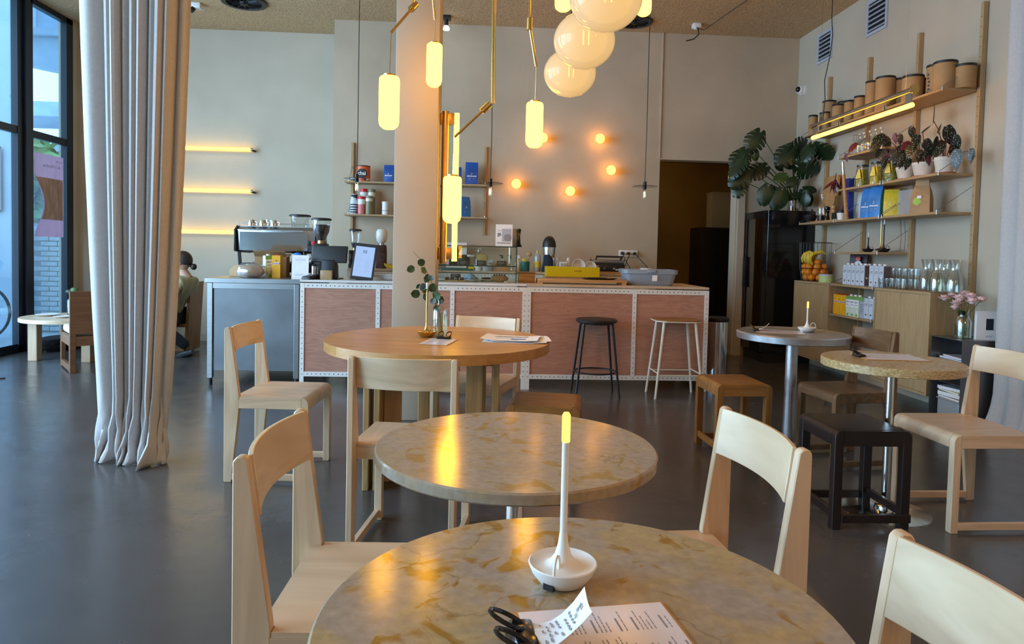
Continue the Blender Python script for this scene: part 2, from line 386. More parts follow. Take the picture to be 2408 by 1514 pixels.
def stone(name, base, c2, c3, rough):
    m, t, b = newmat(name); N, L = t.nodes, t.links
    c = N.new('ShaderNodeTexCoord')
    def noise(s, d=6, dist=0.0):
        n = N.new('ShaderNodeTexNoise'); n.inputs['Scale'].default_value = s; n.inputs['Detail'].default_value = d
        n.inputs['Distortion'].default_value = dist; L.new(c.outputs['Object'], n.inputs['Vector']); return n
    def ramp(src, p0, p1):
        r = N.new('ShaderNodeValToRGB'); r.color_ramp.elements[0].position = p0; r.color_ramp.elements[1].position = p1
        L.new(src, r.inputs[0]); return r
    def mix(f, a, bb):
        x = N.new('ShaderNodeMix'); x.data_type = 'RGBA'; L.new(f, x.inputs[0])
        for s, i in ((a, 6), (bb, 7)):
            if isinstance(s, tuple): x.inputs[i].default_value = (*s, 1)
            else: L.new(s, x.inputs[i])
        return x.outputs[2]
    big = ramp(noise(8.5, 7, .8).outputs['Fac'], .44, .60)
    och = ramp(noise(15, 9, 1.0).outputs['Fac'], .565, .63)
    mask = ramp(noise(4.6, 3).outputs['Fac'], .46, .54)
    mul = N.new('ShaderNodeMath'); mul.operation = 'MULTIPLY'; L.new(och.outputs[0], mul.inputs[0]); L.new(mask.outputs[0], mul.inputs[1])
    fine = ramp(noise(60, 8).outputs['Fac'], .25, .75)
    col = mix(big.outputs[0], base, c2); col = mix(mul.outputs[0], col, c3)
    dk = N.new('ShaderNodeMix'); dk.data_type = 'RGBA'; dk.blend_type = 'MULTIPLY'; dk.inputs[0].default_value = .28
    L.new(col, dk.inputs[6]); L.new(fine.outputs[0], dk.inputs[7])
    v = N.new('ShaderNodeTexVoronoi'); v.feature = 'DISTANCE_TO_EDGE'; v.inputs['Scale'].default_value = 1.25
    wn = noise(6, 5); va = N.new('ShaderNodeVectorMath'); va.operation = 'MULTIPLY_ADD'; va.inputs[1].default_value = (.35,)*3
    L.new(wn.outputs['Color'], va.inputs[0]); L.new(c.outputs['Object'], va.inputs[2]); L.new(va.outputs[0], v.inputs['Vector'])
    vr = ramp(v.outputs['Distance'], .0, .005); vr.color_ramp.elements[0].color = (.62, .58, .52, 1)
    ck = N.new('ShaderNodeMix'); ck.data_type = 'RGBA'; ck.blend_type = 'MULTIPLY'; ck.inputs[0].default_value = .8
    L.new(dk.outputs[2], ck.inputs[6]); L.new(vr.outputs[0], ck.inputs[7]); L.new(ck.outputs[2], b.inputs['Base Color'])
    b.inputs['Roughness'].default_value = rough; b.inputs['Specular IOR Level'].default_value = .22
    return m
M['stone_yellow'] = stone('yellow_limestone', (.42, .345, .275), (.49, .365, .19), (.37, .20, .04), .15)
M['stone_beige'] = stone('beige_limestone', (.46, .36, .27), (.48, .355, .22), (.42, .26, .08), .15)
def osb():
    m, t, b = newmat('pressed_chip_board'); N, L = t.nodes, t.links
    c = N.new('ShaderNodeTexCoord'); v = N.new('ShaderNodeTexVoronoi'); v.inputs['Scale'].default_value = 95
    mp = N.new('ShaderNodeMapping'); mp.inputs['Scale'].default_value = (1, 1, 2.2); L.new(c.outputs['Object'], mp.inputs[0]); L.new(mp.outputs[0], v.inputs['Vector'])
    r = N.new('ShaderNodeValToRGB'); r.color_ramp.elements[0].color = (.33, .21, .08, 1); r.color_ramp.elements[1].color = (.58, .43, .22, 1)
    s = N.new('ShaderNodeSeparateColor'); L.new(v.outputs['Color'], s.inputs[0]); L.new(s.outputs[0], r.inputs[0]); L.new(r.outputs[0], b.inputs['Base Color'])
    b.inputs['Roughness'].default_value = .25; return m
M['osb'] = osb()
def floor_mat():
    m, t, b = newmat('polished_concrete'); N, L = t.nodes, t.links
    c = N.new('ShaderNodeTexCoord')
    def noise(s, d):
        n = N.new('ShaderNodeTexNoise'); n.inputs['Scale'].default_value = s; n.inputs['Detail'].default_value = d
        L.new(c.outputs['Object'], n.inputs['Vector']); return n
    n1 = noise(.9, 7); r = N.new('ShaderNodeValToRGB'); r.color_ramp.elements[0].position = .3; r.color_ramp.elements[1].position = .72
    r.color_ramp.elements[0].color = (.060, .055, .054, 1); r.color_ramp.elements[1].color = (.090, .084, .082, 1)
    L.new(n1.outputs['Fac'], r.inputs[0])
    v = N.new('ShaderNodeTexVoronoi'); v.feature = 'DISTANCE_TO_EDGE'; v.inputs['Scale'].default_value = .42
    wn = noise(2.5, 6); va = N.new('ShaderNodeVectorMath'); va.operation = 'MULTIPLY_ADD'; va.inputs[1].default_value = (.5,)*3
    L.new(wn.outputs['Color'], va.inputs[0]); L.new(c.outputs['Object'], va.inputs[2]); L.new(va.outputs[0], v.inputs['Vector'])
    vr = N.new('ShaderNodeValToRGB'); vr.color_ramp.elements[1].position = .003; vr.color_ramp.elements[0].color = (.8, .78, .76, 1); L.new(v.outputs['Distance'], vr.inputs[0])
    mx = N.new('ShaderNodeMix'); mx.data_type = 'RGBA'; mx.blend_type = 'MULTIPLY'; mx.inputs[0].default_value = .7
    L.new(r.outputs[0], mx.inputs[6]); L.new(vr.outputs[0], mx.inputs[7]); L.new(mx.outputs[2], b.inputs['Base Color'])
    n2 = noise(5, 8); mr = N.new('ShaderNodeMapRange'); mr.inputs['To Min'].default_value = .14; mr.inputs['To Max'].default_value = .34; b.inputs['Specular IOR Level'].default_value = .75
    L.new(n2.outputs['Fac'], mr.inputs[0]); L.new(mr.outputs[0], b.inputs['Roughness'])
    n3 = noise(14, 6); bp = N.new('ShaderNodeBump'); bp.inputs['Strength'].default_value = .10; bp.inputs['Distance'].default_value = .01
    L.new(n3.outputs['Fac'], bp.inputs['Height']); L.new(bp.outputs[0], b.inputs['Normal'])
    return m
M['floor'] = floor_mat()
# ---------------------------------------------------------------- the room
CEIL, RW, LW, BW, BW2 = 3.91, 3.95, -4.95, 8.27, 8.84
DX0, DX1, DZ = 2.254, 3.24, 2.387
struct('floor', B().box(-5.0, 4.3, -2.6, 10.3, -.12, 0), M['floor'])
struct('ceiling', B().box(-5.1, 4.3, -2.6, 9.0, CEIL, CEIL+.15), M['ceiling'])
struct('wall_back', B().box(-1.69, DX0, BW, 9.0, 0, CEIL).box(DX0, DX1, BW, 8.45, DZ, CEIL).box(DX1, 4.2, BW, 8.45, 0, CEIL), M['plaster'])
struct('wall_recess', B().box(-5.1, -1.69, BW2, 9.0, 0, CEIL), M['plaster_recess'])
struct('wall_right', B().box(RW, 4.2, -2.6, BW, 0, CEIL), M['plaster_pale'])
# a raised render seam beside the kitchen doorway and the jamb post
struct('trim_1', B().box(2.240, 2.252, 8.255, 8.27, 2.40, CEIL), M['plaster'])
struct('trim_2', B().box(DX1, DX1+.085, 8.24, 8.27, 0, DZ+.05).box(DX1-.02, DX1, 8.27, 8.45, 0, DZ), M['plaster_pale'])
struct('baseboard_recess', B().box(-5.0, -1.70, BW2-.012, BW2, 0, .09), M['plaster_pale'])
struct('baseboard_right', B().box(RW-.012, RW, -2.5, 7.7, 0, .10), M['plaster_pale'])
# kitchen corridor behind the doorway
struct('wall_corridor', B().box(1.9, 4.2, 10.1, 10.25, 0, 2.6).box(1.8, 1.9, 9.0, 10.25, 0, 2.6).box(4.1, 4.2, 8.45, 10.25, 0, 2.6).box(1.8, 4.2, 8.45, 10.25, 2.6, 2.7), M['olive'])
# square column with plaster skin
cb = B().box(-.566, -.264, 4.85, 5.25, 0, CEIL).bevel(.006, 2)
struct('column', cb, M['plaster_pale'], smooth=True)
# wall behind the camera
struct('wall_front', B().box(-5.1, 4.2, -2.6, -2.45, 0, CEIL), M['plaster'])
# glass wall on the left
YS = [8.72, 7.83, 5.1, 2.4, -.2, -2.5]
for i in range(5):
    y1, y0 = YS[i], YS[i+1]
    b = B().box(-5.0, -4.93, y0, y1, 0, .075).box(-5.0, -4.93, y0, y1, 3.845, CEIL).box(-4.985, -4.935, y0, y1, 2.375, 2.455)
    e0 = .13 if i < 4 else .1; e1 = .13
    b.box(-5.0, -4.93, y1-e1, y1-.05 if i else y1, 0, CEIL).box(-5.0, -4.93, y0+.05, y0+e0, 0, CEIL)
    b.box(-5.02, -4.90, y0-.035, y0+.05, 0, CEIL)
    b.box(-4.955, -4.945, y0, y1, .075, .09)
    w = struct('window_%d' % (i+2), b, M['anod'])
    for z0, z1 in ((.075, 2.375), (2.455, 3.845)):
        part('pane', B().box(-4.972, -4.964, y0+.1, y1-.1, z0, z1), M['window_glass'], w, smooth=False)
struct('wall_left', B().box(-5.1, -4.93, 8.72, 8.84, 0, CEIL).box(-5.1, -4.93, -2.6, -2.5, 0, CEIL), M['plaster_pale'])
# ---------------------------------------------------------------- outside the glass wall
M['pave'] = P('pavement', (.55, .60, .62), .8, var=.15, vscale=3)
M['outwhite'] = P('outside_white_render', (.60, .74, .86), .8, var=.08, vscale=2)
M['outgrey'] = P('outside_grey_concrete', (.48, .60, .72), .8, var=.12, vscale=3)  # grey-blue, darker than the white render
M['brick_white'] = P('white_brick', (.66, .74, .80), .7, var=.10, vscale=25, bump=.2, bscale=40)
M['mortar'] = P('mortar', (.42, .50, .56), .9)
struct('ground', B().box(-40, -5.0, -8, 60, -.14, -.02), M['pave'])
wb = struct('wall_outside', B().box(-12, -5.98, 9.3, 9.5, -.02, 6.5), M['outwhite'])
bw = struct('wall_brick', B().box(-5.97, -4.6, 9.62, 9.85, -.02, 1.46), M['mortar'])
bme = None
for r in range(21):
    for k in range(7):
        x = -5.965 + k*.222 + (.111 if r % 2 else 0)
        if x+.212 > -4.60: continue
        if bme is None:
            bme = B().bx((0, 0, 0), (.212, .03, .058)).bevel(.004, 1).mesh('brick', M['brick_white'])
        o = obj('brick', bme, bw); o.location = (x+.106, 9.612+random.uniform(-.003, .003), .03+r*.068)
tag(one('downpipe', B().cyl((-5.93, 9.24, -.02), (-5.93, 9.24, 3.4), .045).box(-5.99, -5.87, 9.2, 9.3, 3.06, 3.09).box(-5.99, -5.87, 9.2, 9.3, 1.9, 1.93).box(-5.99, -5.87, 9.2, 9.3, .75, .78),
        M['outgrey'], 'pale drainpipe clamped to the white outside wall beyond the glass', 'drainpipe'))
# concrete canopy and far viaduct
struct('beam_outside', B().box(-14, -5.1, 11.0, 11.4, 4.42, 6.5).box(-14, -5.1, 10.9, 11.0, 4.36, 4.46).prism([(-8.6, 4.42), (-8.6, 4.24), (-5.1, 3.60), (-5.1, 4.42)], 11.02, 11.35, 'y'), M['outgrey'])
one('wall_lamp_box', B().bx((-6.95, 10.92, 4.62), (.40, .16, .42)).bevel(.02), M['outwhite'], 'pale square lamp box on the concrete canopy outside the window', 'lamp box')
struct('bridge_outside', B().box(-40, 5, 27, 30, 5.95, 6.5).box(-40, 5, 29, 30, 4.4, 5.2), M['outgrey'])
M['tree'] = P('tree_leaves', (.20, .34, .11), .8, var=.5, vscale=2)
def foliage(c, rx, ry, rz, n, s):
    b = B()
    for _ in range(n):
        while True:
            v = Vector((random.uniform(-1, 1), random.uniform(-1, 1), random.uniform(-1, 1)))
            if v.length < 1: break
        p = Vector((c[0]+v.x*rx, c[1]+v.y*ry, c[2]+v.z*rz))
        a = Vector((random.gauss(0, 1), random.gauss(0, 1), random.gauss(0, 1))).normalized(); u = a.orthogonal().normalized()*s; w = a.cross(u).normalized()*s*.6
        b.add([p-u, p+w, p+u, p-w], [(0, 1, 2, 3)])
    return b
for i, (x, y, h, l) in enumerate(((-13.2, 20, 4.6, 'leafy green tree beyond the glass, left of the pair behind the bridge'), (-8.9, 21, 4.2, 'leafy green tree beyond the glass, right of the pair behind the bridge'))):
    t = thing('street_tree', l, 'tree', (x, y, 0), 0, 'trees outside the window')
    part('trunk', B().tube([(0, 0, 0), (.1, 0, 1.4), (0, .05, 2.6)], [.16, .12, .08], 8), M['brownwood'], t)
    o = part('foliage', foliage((0, 0, h*.56), 2.0, 1.4, h*.40, 1500, .22), M['tree'], t, smooth=False); o['kind'] = 'stuff'
# bicycle leaning outside the window
bk = thing('bicycle', 'black drop bar bicycle parked outside the glass wall', 'bicycle', (-6.02, 8.72, -.02), R(0))
def wheel(x):
    b = B(); b.tube([(x+.33*math.cos(a), 0, .35+.33*math.sin(a)) for a in [2*math.pi*k/40 for k in range(40)]], .017, 8, closed=True)
    w = part('wheel', b, M['black'], bk)
    sp = B()
    for k in range(24):
        a = 2*math.pi*k/24; sp.cyl((x+.02*math.cos(a+1), .02*(-1)**k, .35+.02*math.sin(a+1)), (x+.32*math.cos(a), 0, .35+.32*math.sin(a)), .0018, seg=4)
    part('spokes', sp, M['steel'], w); part('hub', B().cyl((x, -.04, .35), (x, .04, .35), .022), M['steel'], w)
wheel(0); wheel(-1.0)
part('frame', B().cyl((-1, 0, .35), (-.62, 0, .30), .012).cyl((-.62, 0, .3), (-.75, 0, .86), .016).cyl((-.62, 0, .3), (-.12, 0, .78), .018).cyl((-.73, 0, .8), (-.14, 0, .86), .016).cyl((-1, 0, .35), (-.73, 0, .78), .01), M['black'], bk)
part('fork', B().cyl((-.14, 0, .9), (0, 0, .35), .013), M['black'], bk)
part('saddle', B().ball((-.77, 0, .92), .13, sc=(1, .45, .25)), M['black'], bk)
part('handlebar', B().tube([(-.12, -.2, .98), (-.10, 0, .98), (-.12, .2, .98), (.0, .2, 1.0), (.04, .2, .95), (-.02, .2, .88), (-.1, .2, .86)], .013, 8)
     .tube([(-.12, -.2, .98), (.0, -.2, 1.0), (.04, -.2, .95), (-.02, -.2, .88), (-.1, -.2, .86)], .013, 8).tube([(.02, -.2, 1.0), (.07, -.2, 1.07), (.06, -.2, 1.0), (.12, -.2, .9)], [.02, .024, .014, .008], 8), M['black'], bk)
# sign board hung on the outside wall, read from behind
sg = thing('sign_board', 'white hanging sign with mirrored grey letters outside the glass wall', 'sign', (-6.55, 9.26, 0))
part('board', B().box(-.5, .40, 0, .02, 1.60, 2.42), M['paper'], sg, smooth=False)
part('rim', B().box(-.5, .41, -.006, .0, 2.41, 2.43).box(-.5, .41, -.006, 0, 1.59, 1.61).box(.40, .41, -.006, 0, 1.59, 2.43), M['ink_grey'], sg, smooth=False)
mir = Matrix.Diagonal((-1, 1, 1, 1))
lettering('S', .30, M['ink_grey'], frame((.14, -.004, 2.10), (1, 0, 0), (0, 0, 1)) @ mir, sg, bold=True)
lettering('k', .30, M['ink_grey'], frame((.16, -.004, 1.86), (1, 0, 0), (0, 0, 1)) @ mir, sg, bold=True)
part('dot', B().cyl((.01, -.006, 1.65), (.01, 0, 1.65), .06, seg=20), M['peony'], sg)
# paper poster taped to the inside of the pane, its free edge curling in
po = thing('window_poster', 'pink and brown poster taped to the window glass, seen from behind', 'poster', (LW+.012, 0, 0))
def sheet(z0, z1, y0, y1, d, mat, name):
    rows = []
    for i in range(9):
        u = i/8; z = z0+(z1-z0)*u; w = .06*math.sin(math.pi*min(1, max(0, (z-1.33)/.62)))
        rows.append([Vector((d+.05*math.sin(math.pi*min(1, max(0, (z-1.33)/.62)))*(1-j/5), y0+w*(1-j/5)*1.4+(y1-y0)*j/5, z)) for j in range(6)])
    b = B().grid(rows).solid(.001); return part(name, b, mat, po)
def thin_paper(name, col, var, vs):
    m = P(name, col, .7, var=var, vscale=vs, stretch=(1, 3, 1)); t = m.node_tree; b = t.nodes['Principled BSDF']; o = t.nodes['Material Output']
    tl = t.nodes.new('ShaderNodeBsdfTranslucent'); mx = t.nodes.new('ShaderNodeMixShader'); mx.inputs[0].default_value = .5
    src = b.inputs['Base Color'].links[0].from_socket; t.links.new(src, tl.inputs[0]); t.links.new(b.outputs[0], mx.inputs[1]); t.links.new(tl.outputs[0], mx.inputs[2]); t.links.new(mx.outputs[0], o.inputs[0]); return m
M['poster_pink'] = thin_paper('poster_pink', (.88, .70, .84), .05, 5); M['poster_art'] = thin_paper('poster_picture', (.66, .50, .40), .22, 7)
sheet(1.27, 2.22, 7.985, 8.53, 0, M['poster_pink'], 'sheet')
sheet(1.47, 1.95, 8.0, 8.51, .006, M['poster_art'], 'picture')
lettering('de 3 Wood un', .055, M['ink_light'], frame((.004, 8.3, 2.09), (0, 1, 0), (0, 0, 1)) @ mir, po)
lettering('mei - juni', .03, M['ink_light'], frame((.004, 8.44, 2.16), (0, 1, 0), (0, 0, 1)) @ mir, po)
# ---------------------------------------------------------------- chairs and stools
def arc(cx, cz, r, a0, a1, n=5):
    return [(cx+r*math.cos(R(a0+(a1-a0)*i/n)), cz+r*math.sin(R(a0+(a1-a0)*i/n))) for i in range(n+1)]
def make_chair(label, loc, rotz, w=.43, d=.435, seat_z=.445, top=.80, mats=('birch', 'birch_x', 'birch_y'), group=None, name='dining_chair', curve=.034):
    """plywood side chair facing local +y: tapered plank rear legs, curved back panel, rolled front edge, low side runners"""
    t = thing(name, label, 'chair', (*loc, 0), R(rotz), group)
    mz, mx, my = (M[k] for k in mats); h = w/2; yb = -d/2; yf = d/2; sz = seat_z
    leg = None
    for s in (-1, 1):
        prof = [(yb+.004, 0), (yb+.040, 0), (yb+.078, sz-.06), (yb+.078, sz+.012), (yb+.030, top-.008), (yb+.022, top), (yb+.008, top), (yb, top-.01), (yb, .01)]
        part('leg', B().prism(prof, s*h, s*(h-.024)).bevel(.0025, 1), mz, t)
        fp = [(yf-.036, 0), (yf-.002, 0), (yf, .01)] + arc(yf-.032, sz-.032, .032, 0, 90) + [(yf-.036, sz)]
        part('leg', B().prism(fp, s*h, s*(h-.034)).bevel(.002, 1), mz, t)
        part('seat_rail', B().box(*sorted((s*h, s*(h-.020))), yb+.076, yf-.036, sz-.06, sz-.012).bevel(.002, 1), my, t)
        part('stretcher', B().box(*sorted((s*h, s*(h-.022))), yb+.036, yf-.034, .014, .046).bevel(.002, 1), my, t)
    sp = [(yf-.0365, sz), (yf-.032, sz)] + arc(yf-.032, sz-.032, .032, 90, 0)[1:] + [(yf, sz-.06), (yf-.014, sz-.06), (yf-.014, sz-.034), (yf-.028, sz-.016), (yf-.0365, sz-.012)]
    b = B().box(-h, h, yb+.080, yf-.0365, sz-.012, sz)
    b.prism(sp, -(h-.0345), h-.0345).box(-h+.025, h-.025, yb+.05, yb+.080, sz-.012, sz)
    part('seat', b, my, t)
    rows = []; hw = h-.024
    z0 = top-.128
    for i in range(2):
        z = z0 + (top-.003-z0)*i; yy = yb+.078+(yb+.030-yb-.078)*((z-sz)/(top-sz))
        rows.append([Vector((-hw+2*hw*j/12, yy-.008-curve*(1-(2*j/12-1)**2), z)) for j in range(13)])
    bb = B().grid(rows).solid(.011); bb.bevel(.0015, 1)
    part('backrest', bb, mx, t)
    part('seat_rail', B().box(-hw, hw, yb+.052, yb+.072, sz-.06, sz-.013), mx, t)
    return t
make_chair('pale birch chair turned sideways at the left of the oak table', (-1.03, 3.745), -94)
make_chair('pale birch chair in the lower left, its back turned to the curtain', (-.245, 1.575), -92)
make_chair('pale birch chair seen from behind at the near side of the oak table', (-.235, 2.845), -8)
make_chair('pale birch chair at the far side of the oak table before the counter', (.035, 4.165), 160)
make_chair('pale birch chair at the right side of the middle stone table', (.525, 1.645), 93)
make_chair('pale birch chair cut off by the lower right corner of the photo', (.475, .80), 91)
make_chair('honey birch chair at the right edge beside the chip board table', (2.372, 3.11), 91)
make_chair('worn dark oak chair between the aluminium table and the chip board table', (2.275, 3.99), 97, w=.37, d=.40, mats=('walnut', 'walnut_x', 'walnut_x'), curve=.02)
def make_stool(label, loc, rotz, w, d, h, mz, mx, cat='stool', stretch=('f', 'b', 'l', 'r')):
    t = thing('low_stool', label, cat, (*loc, 0), R(rotz)); W, D = w/2, d/2; q = .042
    for sx in (-1, 1):
        for sy in (-1, 1):
            pr = [(sx*(W-q), 0), (sx*W, 0)] + [(sx*x, z) for x, z in arc(W-.03, h-.03, .03, 0, 90)] + [(sx*(W-q), h)]
            part('leg', B().prism(pr, sy*D, sy*(D-.038), 'y').bevel(.002, 1), M[mz], t)
    for sy in (-1, 1):
        part('apron', B().box(-(W-q), W-q, *sorted((sy*D, sy*(D-.022))), h-.07, h-.001), M[mx], t)
    for sx in (-1, 1):
        pr = [(sx*W, h-.07), (sx*W, h-.03)] + [(sx*x, z) for x, z in arc(W-.03, h-.03, .03, 0, 90)][1:] + [(sx*(W-.03), h-.07)]
        part('apron', B().prism(pr, -(D-.038), D-.038, 'y'), M[mx], t)
    part('seat', B().box(-(W-.03), W-.03, -(D-.022), D-.022, h-.018, h), M[mx], t)
    if 'f' in stretch: part('stretcher', B().box(-(W-q), W+.006, -D-.004, -(D-.018), .03, .068).bevel(.002, 1), M[mx], t)
    if 'b' in stretch: part('stretcher', B().box(-(W-q), W-q, D-.022, D-.002, .03, .066).bevel(.002, 1), M[mx], t)
    if 'l' in stretch: part('stretcher', B().box(-W+.006, -W+.026, -(D-.038), D-.038, .05, .088).bevel(.002, 1), M[mx], t)
    if 'r' in stretch: part('stretcher', B().box(W-.026, W-.006, -(D-.038), D-.038, .05, .088).bevel(.002, 1), M[mx], t)
    return t
make_stool('nearly black wooden stool with chipped foot beside the chip board table', (1.818, 3.11), 0, .36, .34, .45, 'dark', 'dark')
make_stool('amber wooden stool standing alone before the cream bar stool and bin', (1.645, 4.17), 2, .345, .36, .45, 'amber', 'amber_x', stretch=('l', 'b'))
make_stool('amber wooden stool half hidden behind the beige stone table', (.395, 3.53), -11, .37, .36, .45, 'amber', 'amber_x', stretch=('l', 'r'))
# bar stools at the counter
t = thing('bar_stool', 'black bar stool with round padded seat and ring footrest at the counter', 'bar stool', (1.07, 5.80, 0))
part('seat', B().lathe([(0, .628), (.165, .628), (.178, .636), (.18, .648), (.17, .66), (.10, .664), (0, .664)], seg=28), M['black'], t)
LT, LBt = .13, .185
for sx in (-1, 1):
    for sy in (-1, 1): part('leg', B().cyl((sx*LT*.92, sy*LT*.75, .63), (sx*LBt, sy*.145, 0), .0115, .009, 10), M['black_metal'], t)
part('footrest', B().tube([(.178*math.cos(a), .165*math.sin(a), .205) for a in [2*math.pi*k/36 for k in range(36)]], .007, 6, closed=True), M['black_metal'], t)
part('under_ring', B().tube([(.135*math.cos(a), .115*math.sin(a), .622) for a in [2*math.pi*k/28 for k in range(28)]], .008, 6, closed=True), M['black_metal'], t)
t = thing('bar_stool', 'cream metal bar stool with thin brown square seat at the counter end', 'bar stool', (1.765, 5.80, 0))
seatp = [(-.13, -.165), (.13, -.165), (.195, -.10), (.195, .10), (.13, .165), (-.13, .165), (-.195, .10), (-.195, -.10)]
part('seat', B().prism(seatp, .660, .668, 'z').bevel(.002, 1), M['amber_x'], t)
part('seat_frame', B().prism(seatp, .652, .660, 'z'), M['cream_metal'], t)
for sx in (-1, 1):
    for sy in (-1, 1): part('leg', B().cyl((sx*.135, sy*.115, .655), (sx*.205, sy*.155, 0), .0125, .010, 10), M['cream_metal'], t)
for sx in (-1, 1): part('stretcher', B().cyl((sx*.182, -.142, .215), (sx*.182, .142, .215), .006, seg=8), M['cream_metal'], t)
for sy in (-1, 1): part('stretcher', B().cyl((-.185, sy*.144, .20), (.185, sy*.144, .20), .006, seg=8), M['cream_metal'], t)
# ---------------------------------------------------------------- tables
def disc(r, z0, z1, e=.004, seg=72): return [(0, z0), (r-e, z0), (r, z0+e), (r, z1-e), (r-e, z1), (0, z1)]
t = thing('stone_table', 'round yellow veined limestone table filling the bottom of the photo', 'table', (.150, .872, 0))
part('tabletop', B().lathe(disc(.346, .712, .74), seg=96), M['stone_yellow'], t)
part('pole', B().cyl((0, 0, .02), (0, 0, .712), .025, seg=20), M['chrome'], t); part('base', B().lathe([(0, 0), (.15, 0), (.15, .006), (.03, .02), (0, .02)], seg=40), M['chrome'], t)
t = thing('stone_table', 'round beige limestone table in the middle, behind the one with the white candle lamp', 'table', (.116, 1.680, 0))
part('tabletop', B().lathe(disc(.347, .712, .74), seg=96), M['stone_beige'], t)
part('pole', B().cyl((0, 0, .02), (0, 0, .712), .022, seg=20), M['chrome'], t); part('base', B().lathe([(0, 0), (.15, 0), (.15, .006), (.03, .02), (0, .02)], seg=40), M['chrome'], t)
t = thing('round_table', 'big round oak table with plank legs before the column', 'table', (-.178, 3.70, 0), R(-14))
RO = .602; n = 9; xs = [-RO+2*RO*i/n for i in range(n+1)]
for i in range(n):
    y0, y1 = xs[i]+.0006, xs[i+1]-.0006
    pts = [(math.sqrt(max(0, RO*RO-y*y)), y) for y in [y0+(y1-y0)*k/8 for k in range(9)]]
    pts = pts + [(-x, y) for x, y in reversed(pts)]
    b = B().prism(pts, .690, .74, 'z'); bmesh.ops.remove_doubles(b.bm, verts=b.bm.verts, dist=1e-5)
    part('plank', b, M['oak'], t, ang=40)
rb = Matrix.Rotation(R(14), 4, 'Z')           # leg boards stand square to the room
def tb(x0, x1, y0, y1, z0, z1): return B().box(x0+.178, x1+.178, y0-3.70, y1-3.70, z0, z1, rb).bevel(.003, 1)
for q in ((-.535, -.505, 3.42, 3.60), (-.482, -.452, 3.42, 3.60), (-.292, -.229, 3.80, 3.85), (-.21, -.18, 3.80, 3.93), (-.025, .063, 3.55, 3.59), (.115, .15, 3.57, 3.76), (.0, .085, 3.80, 3.84), (-.45, -.36, 3.56, 3.60)):
    part('leg', tb(*q, 0, .69), M['oak_z'], t)
part('stretcher', tb(-.229, .0, 3.81, 3.84, .18, .25), M['oak_z'], t); part('stretcher', tb(-.44, -.40, 3.6, 3.84, .18, .25), M['oak_z'], t)
part('stretcher', tb(.063, .098, 3.6, 3.80, .18, .25), M['oak_z'], t); part('top_rail', tb(-.50, .14, 3.60, 3.64, .61, .69), M['oak_z'], t); part('top_rail', tb(-.28, .14, 3.86, 3.90, .61, .69), M['oak_z'], t)
t = thing('bistro_table', 'round cast aluminium table with thick pillar beside the kitchen doorway', 'table', (2.065, 4.27, 0))
part('tabletop', B().lathe([(0, .70), (.335, .694), (.342, .698), (.345, .735), (.338, .743), (.32, .738), (0, .738)], seg=72), M['alu'], t)
part('pole', B().lathe([(.045, 0), (.037, .35), (.036, .70)], seg=24), M['alu'], t); part('base', B().lathe([(0, 0), (.09, 0), (.085, .012), (.05, .03), (0, .03)], seg=40), M['alu'], t)
t = thing('bistro_table', 'round pressed chip board table on a thin chrome pole behind the black stool', 'table', (2.025, 3.165, 0))
part('tabletop', B().lathe(disc(.312, .70, .74, .003), seg=72), M['osb'], t)
part('pole', B().cyl((0, 0, .02), (0, 0, .70), .0175, seg=20), M['chrome'], t); part('base', B().lathe([(0, 0), (.20, 0), (.20, .004), (.05, .012), (.045, .03), (.03, .034), (0, .034)], seg=48), M['chrome'], t)
# ---------------------------------------------------------------- things on the tables
def candle_lamp(label, loc, mat, h=.25, r=.05, flame='candle_on', hang=0, group=None):
    t = thing('candle_lamp', label, 'lamp', loc, R(hang), group); k = r/.05
    part('base', B().lathe([(0, 0), (.026*k, 0), (.034*k, .004), (.045*k, .018), (.05*k, .030), (.0485*k, .0315), (.043*k, .0275), (.030*k, .026), (.020*k, .031), (.012*k, .042), (.0075, .058), (.0055, .075)], seg=40), mat, t)
    part('stem', B().cyl((0, 0, .07), (0, 0, h-.043), .0052, seg=14), mat, t)
    part('flame', B().lathe([(.0058, h-.043), (.0062, h-.041), (.0062, h-.004), (.004, h), (0, h)], seg=14), M[flame] if flame in M else flame, t)
    b = B()
    for rr, sg in ((.0150, 1), (.0135, -1)): pass
    ring = [(.0, .015*math.cos(a)*k, .0) for a in (0,)]
    pts = [(.034*k+.014*k*math.cos(a), 0, .036*k+.016*k*math.sin(a)) for a in [2*math.pi*i/20 for i in range(20)]]
    part('handle', B().tube(pts, .0022*k, 6, closed=True), mat, t)
    return t
c1 = candle_lamp('white candle lamp with glowing tip on the yellow stone table in front', (.139, .970, .74), M['porcelain'], hang=-112)
part('port', B().box(-.008, .008, -.041, -.030, .004, .013, Matrix.Rotation(R(75), 4, 'Z')), M['black'], c1)
candle_lamp('white candle lamp with glowing tip on the round aluminium table', (2.19, 4.33, .738), M['porcelain'], h=.20, r=.058, hang=0)
candle_lamp('brass candle lamp with unlit white tip on the oak table', (-.249, 3.763, .74), M['brass'], h=.30, r=.052, flame='plastic_white', hang=0)
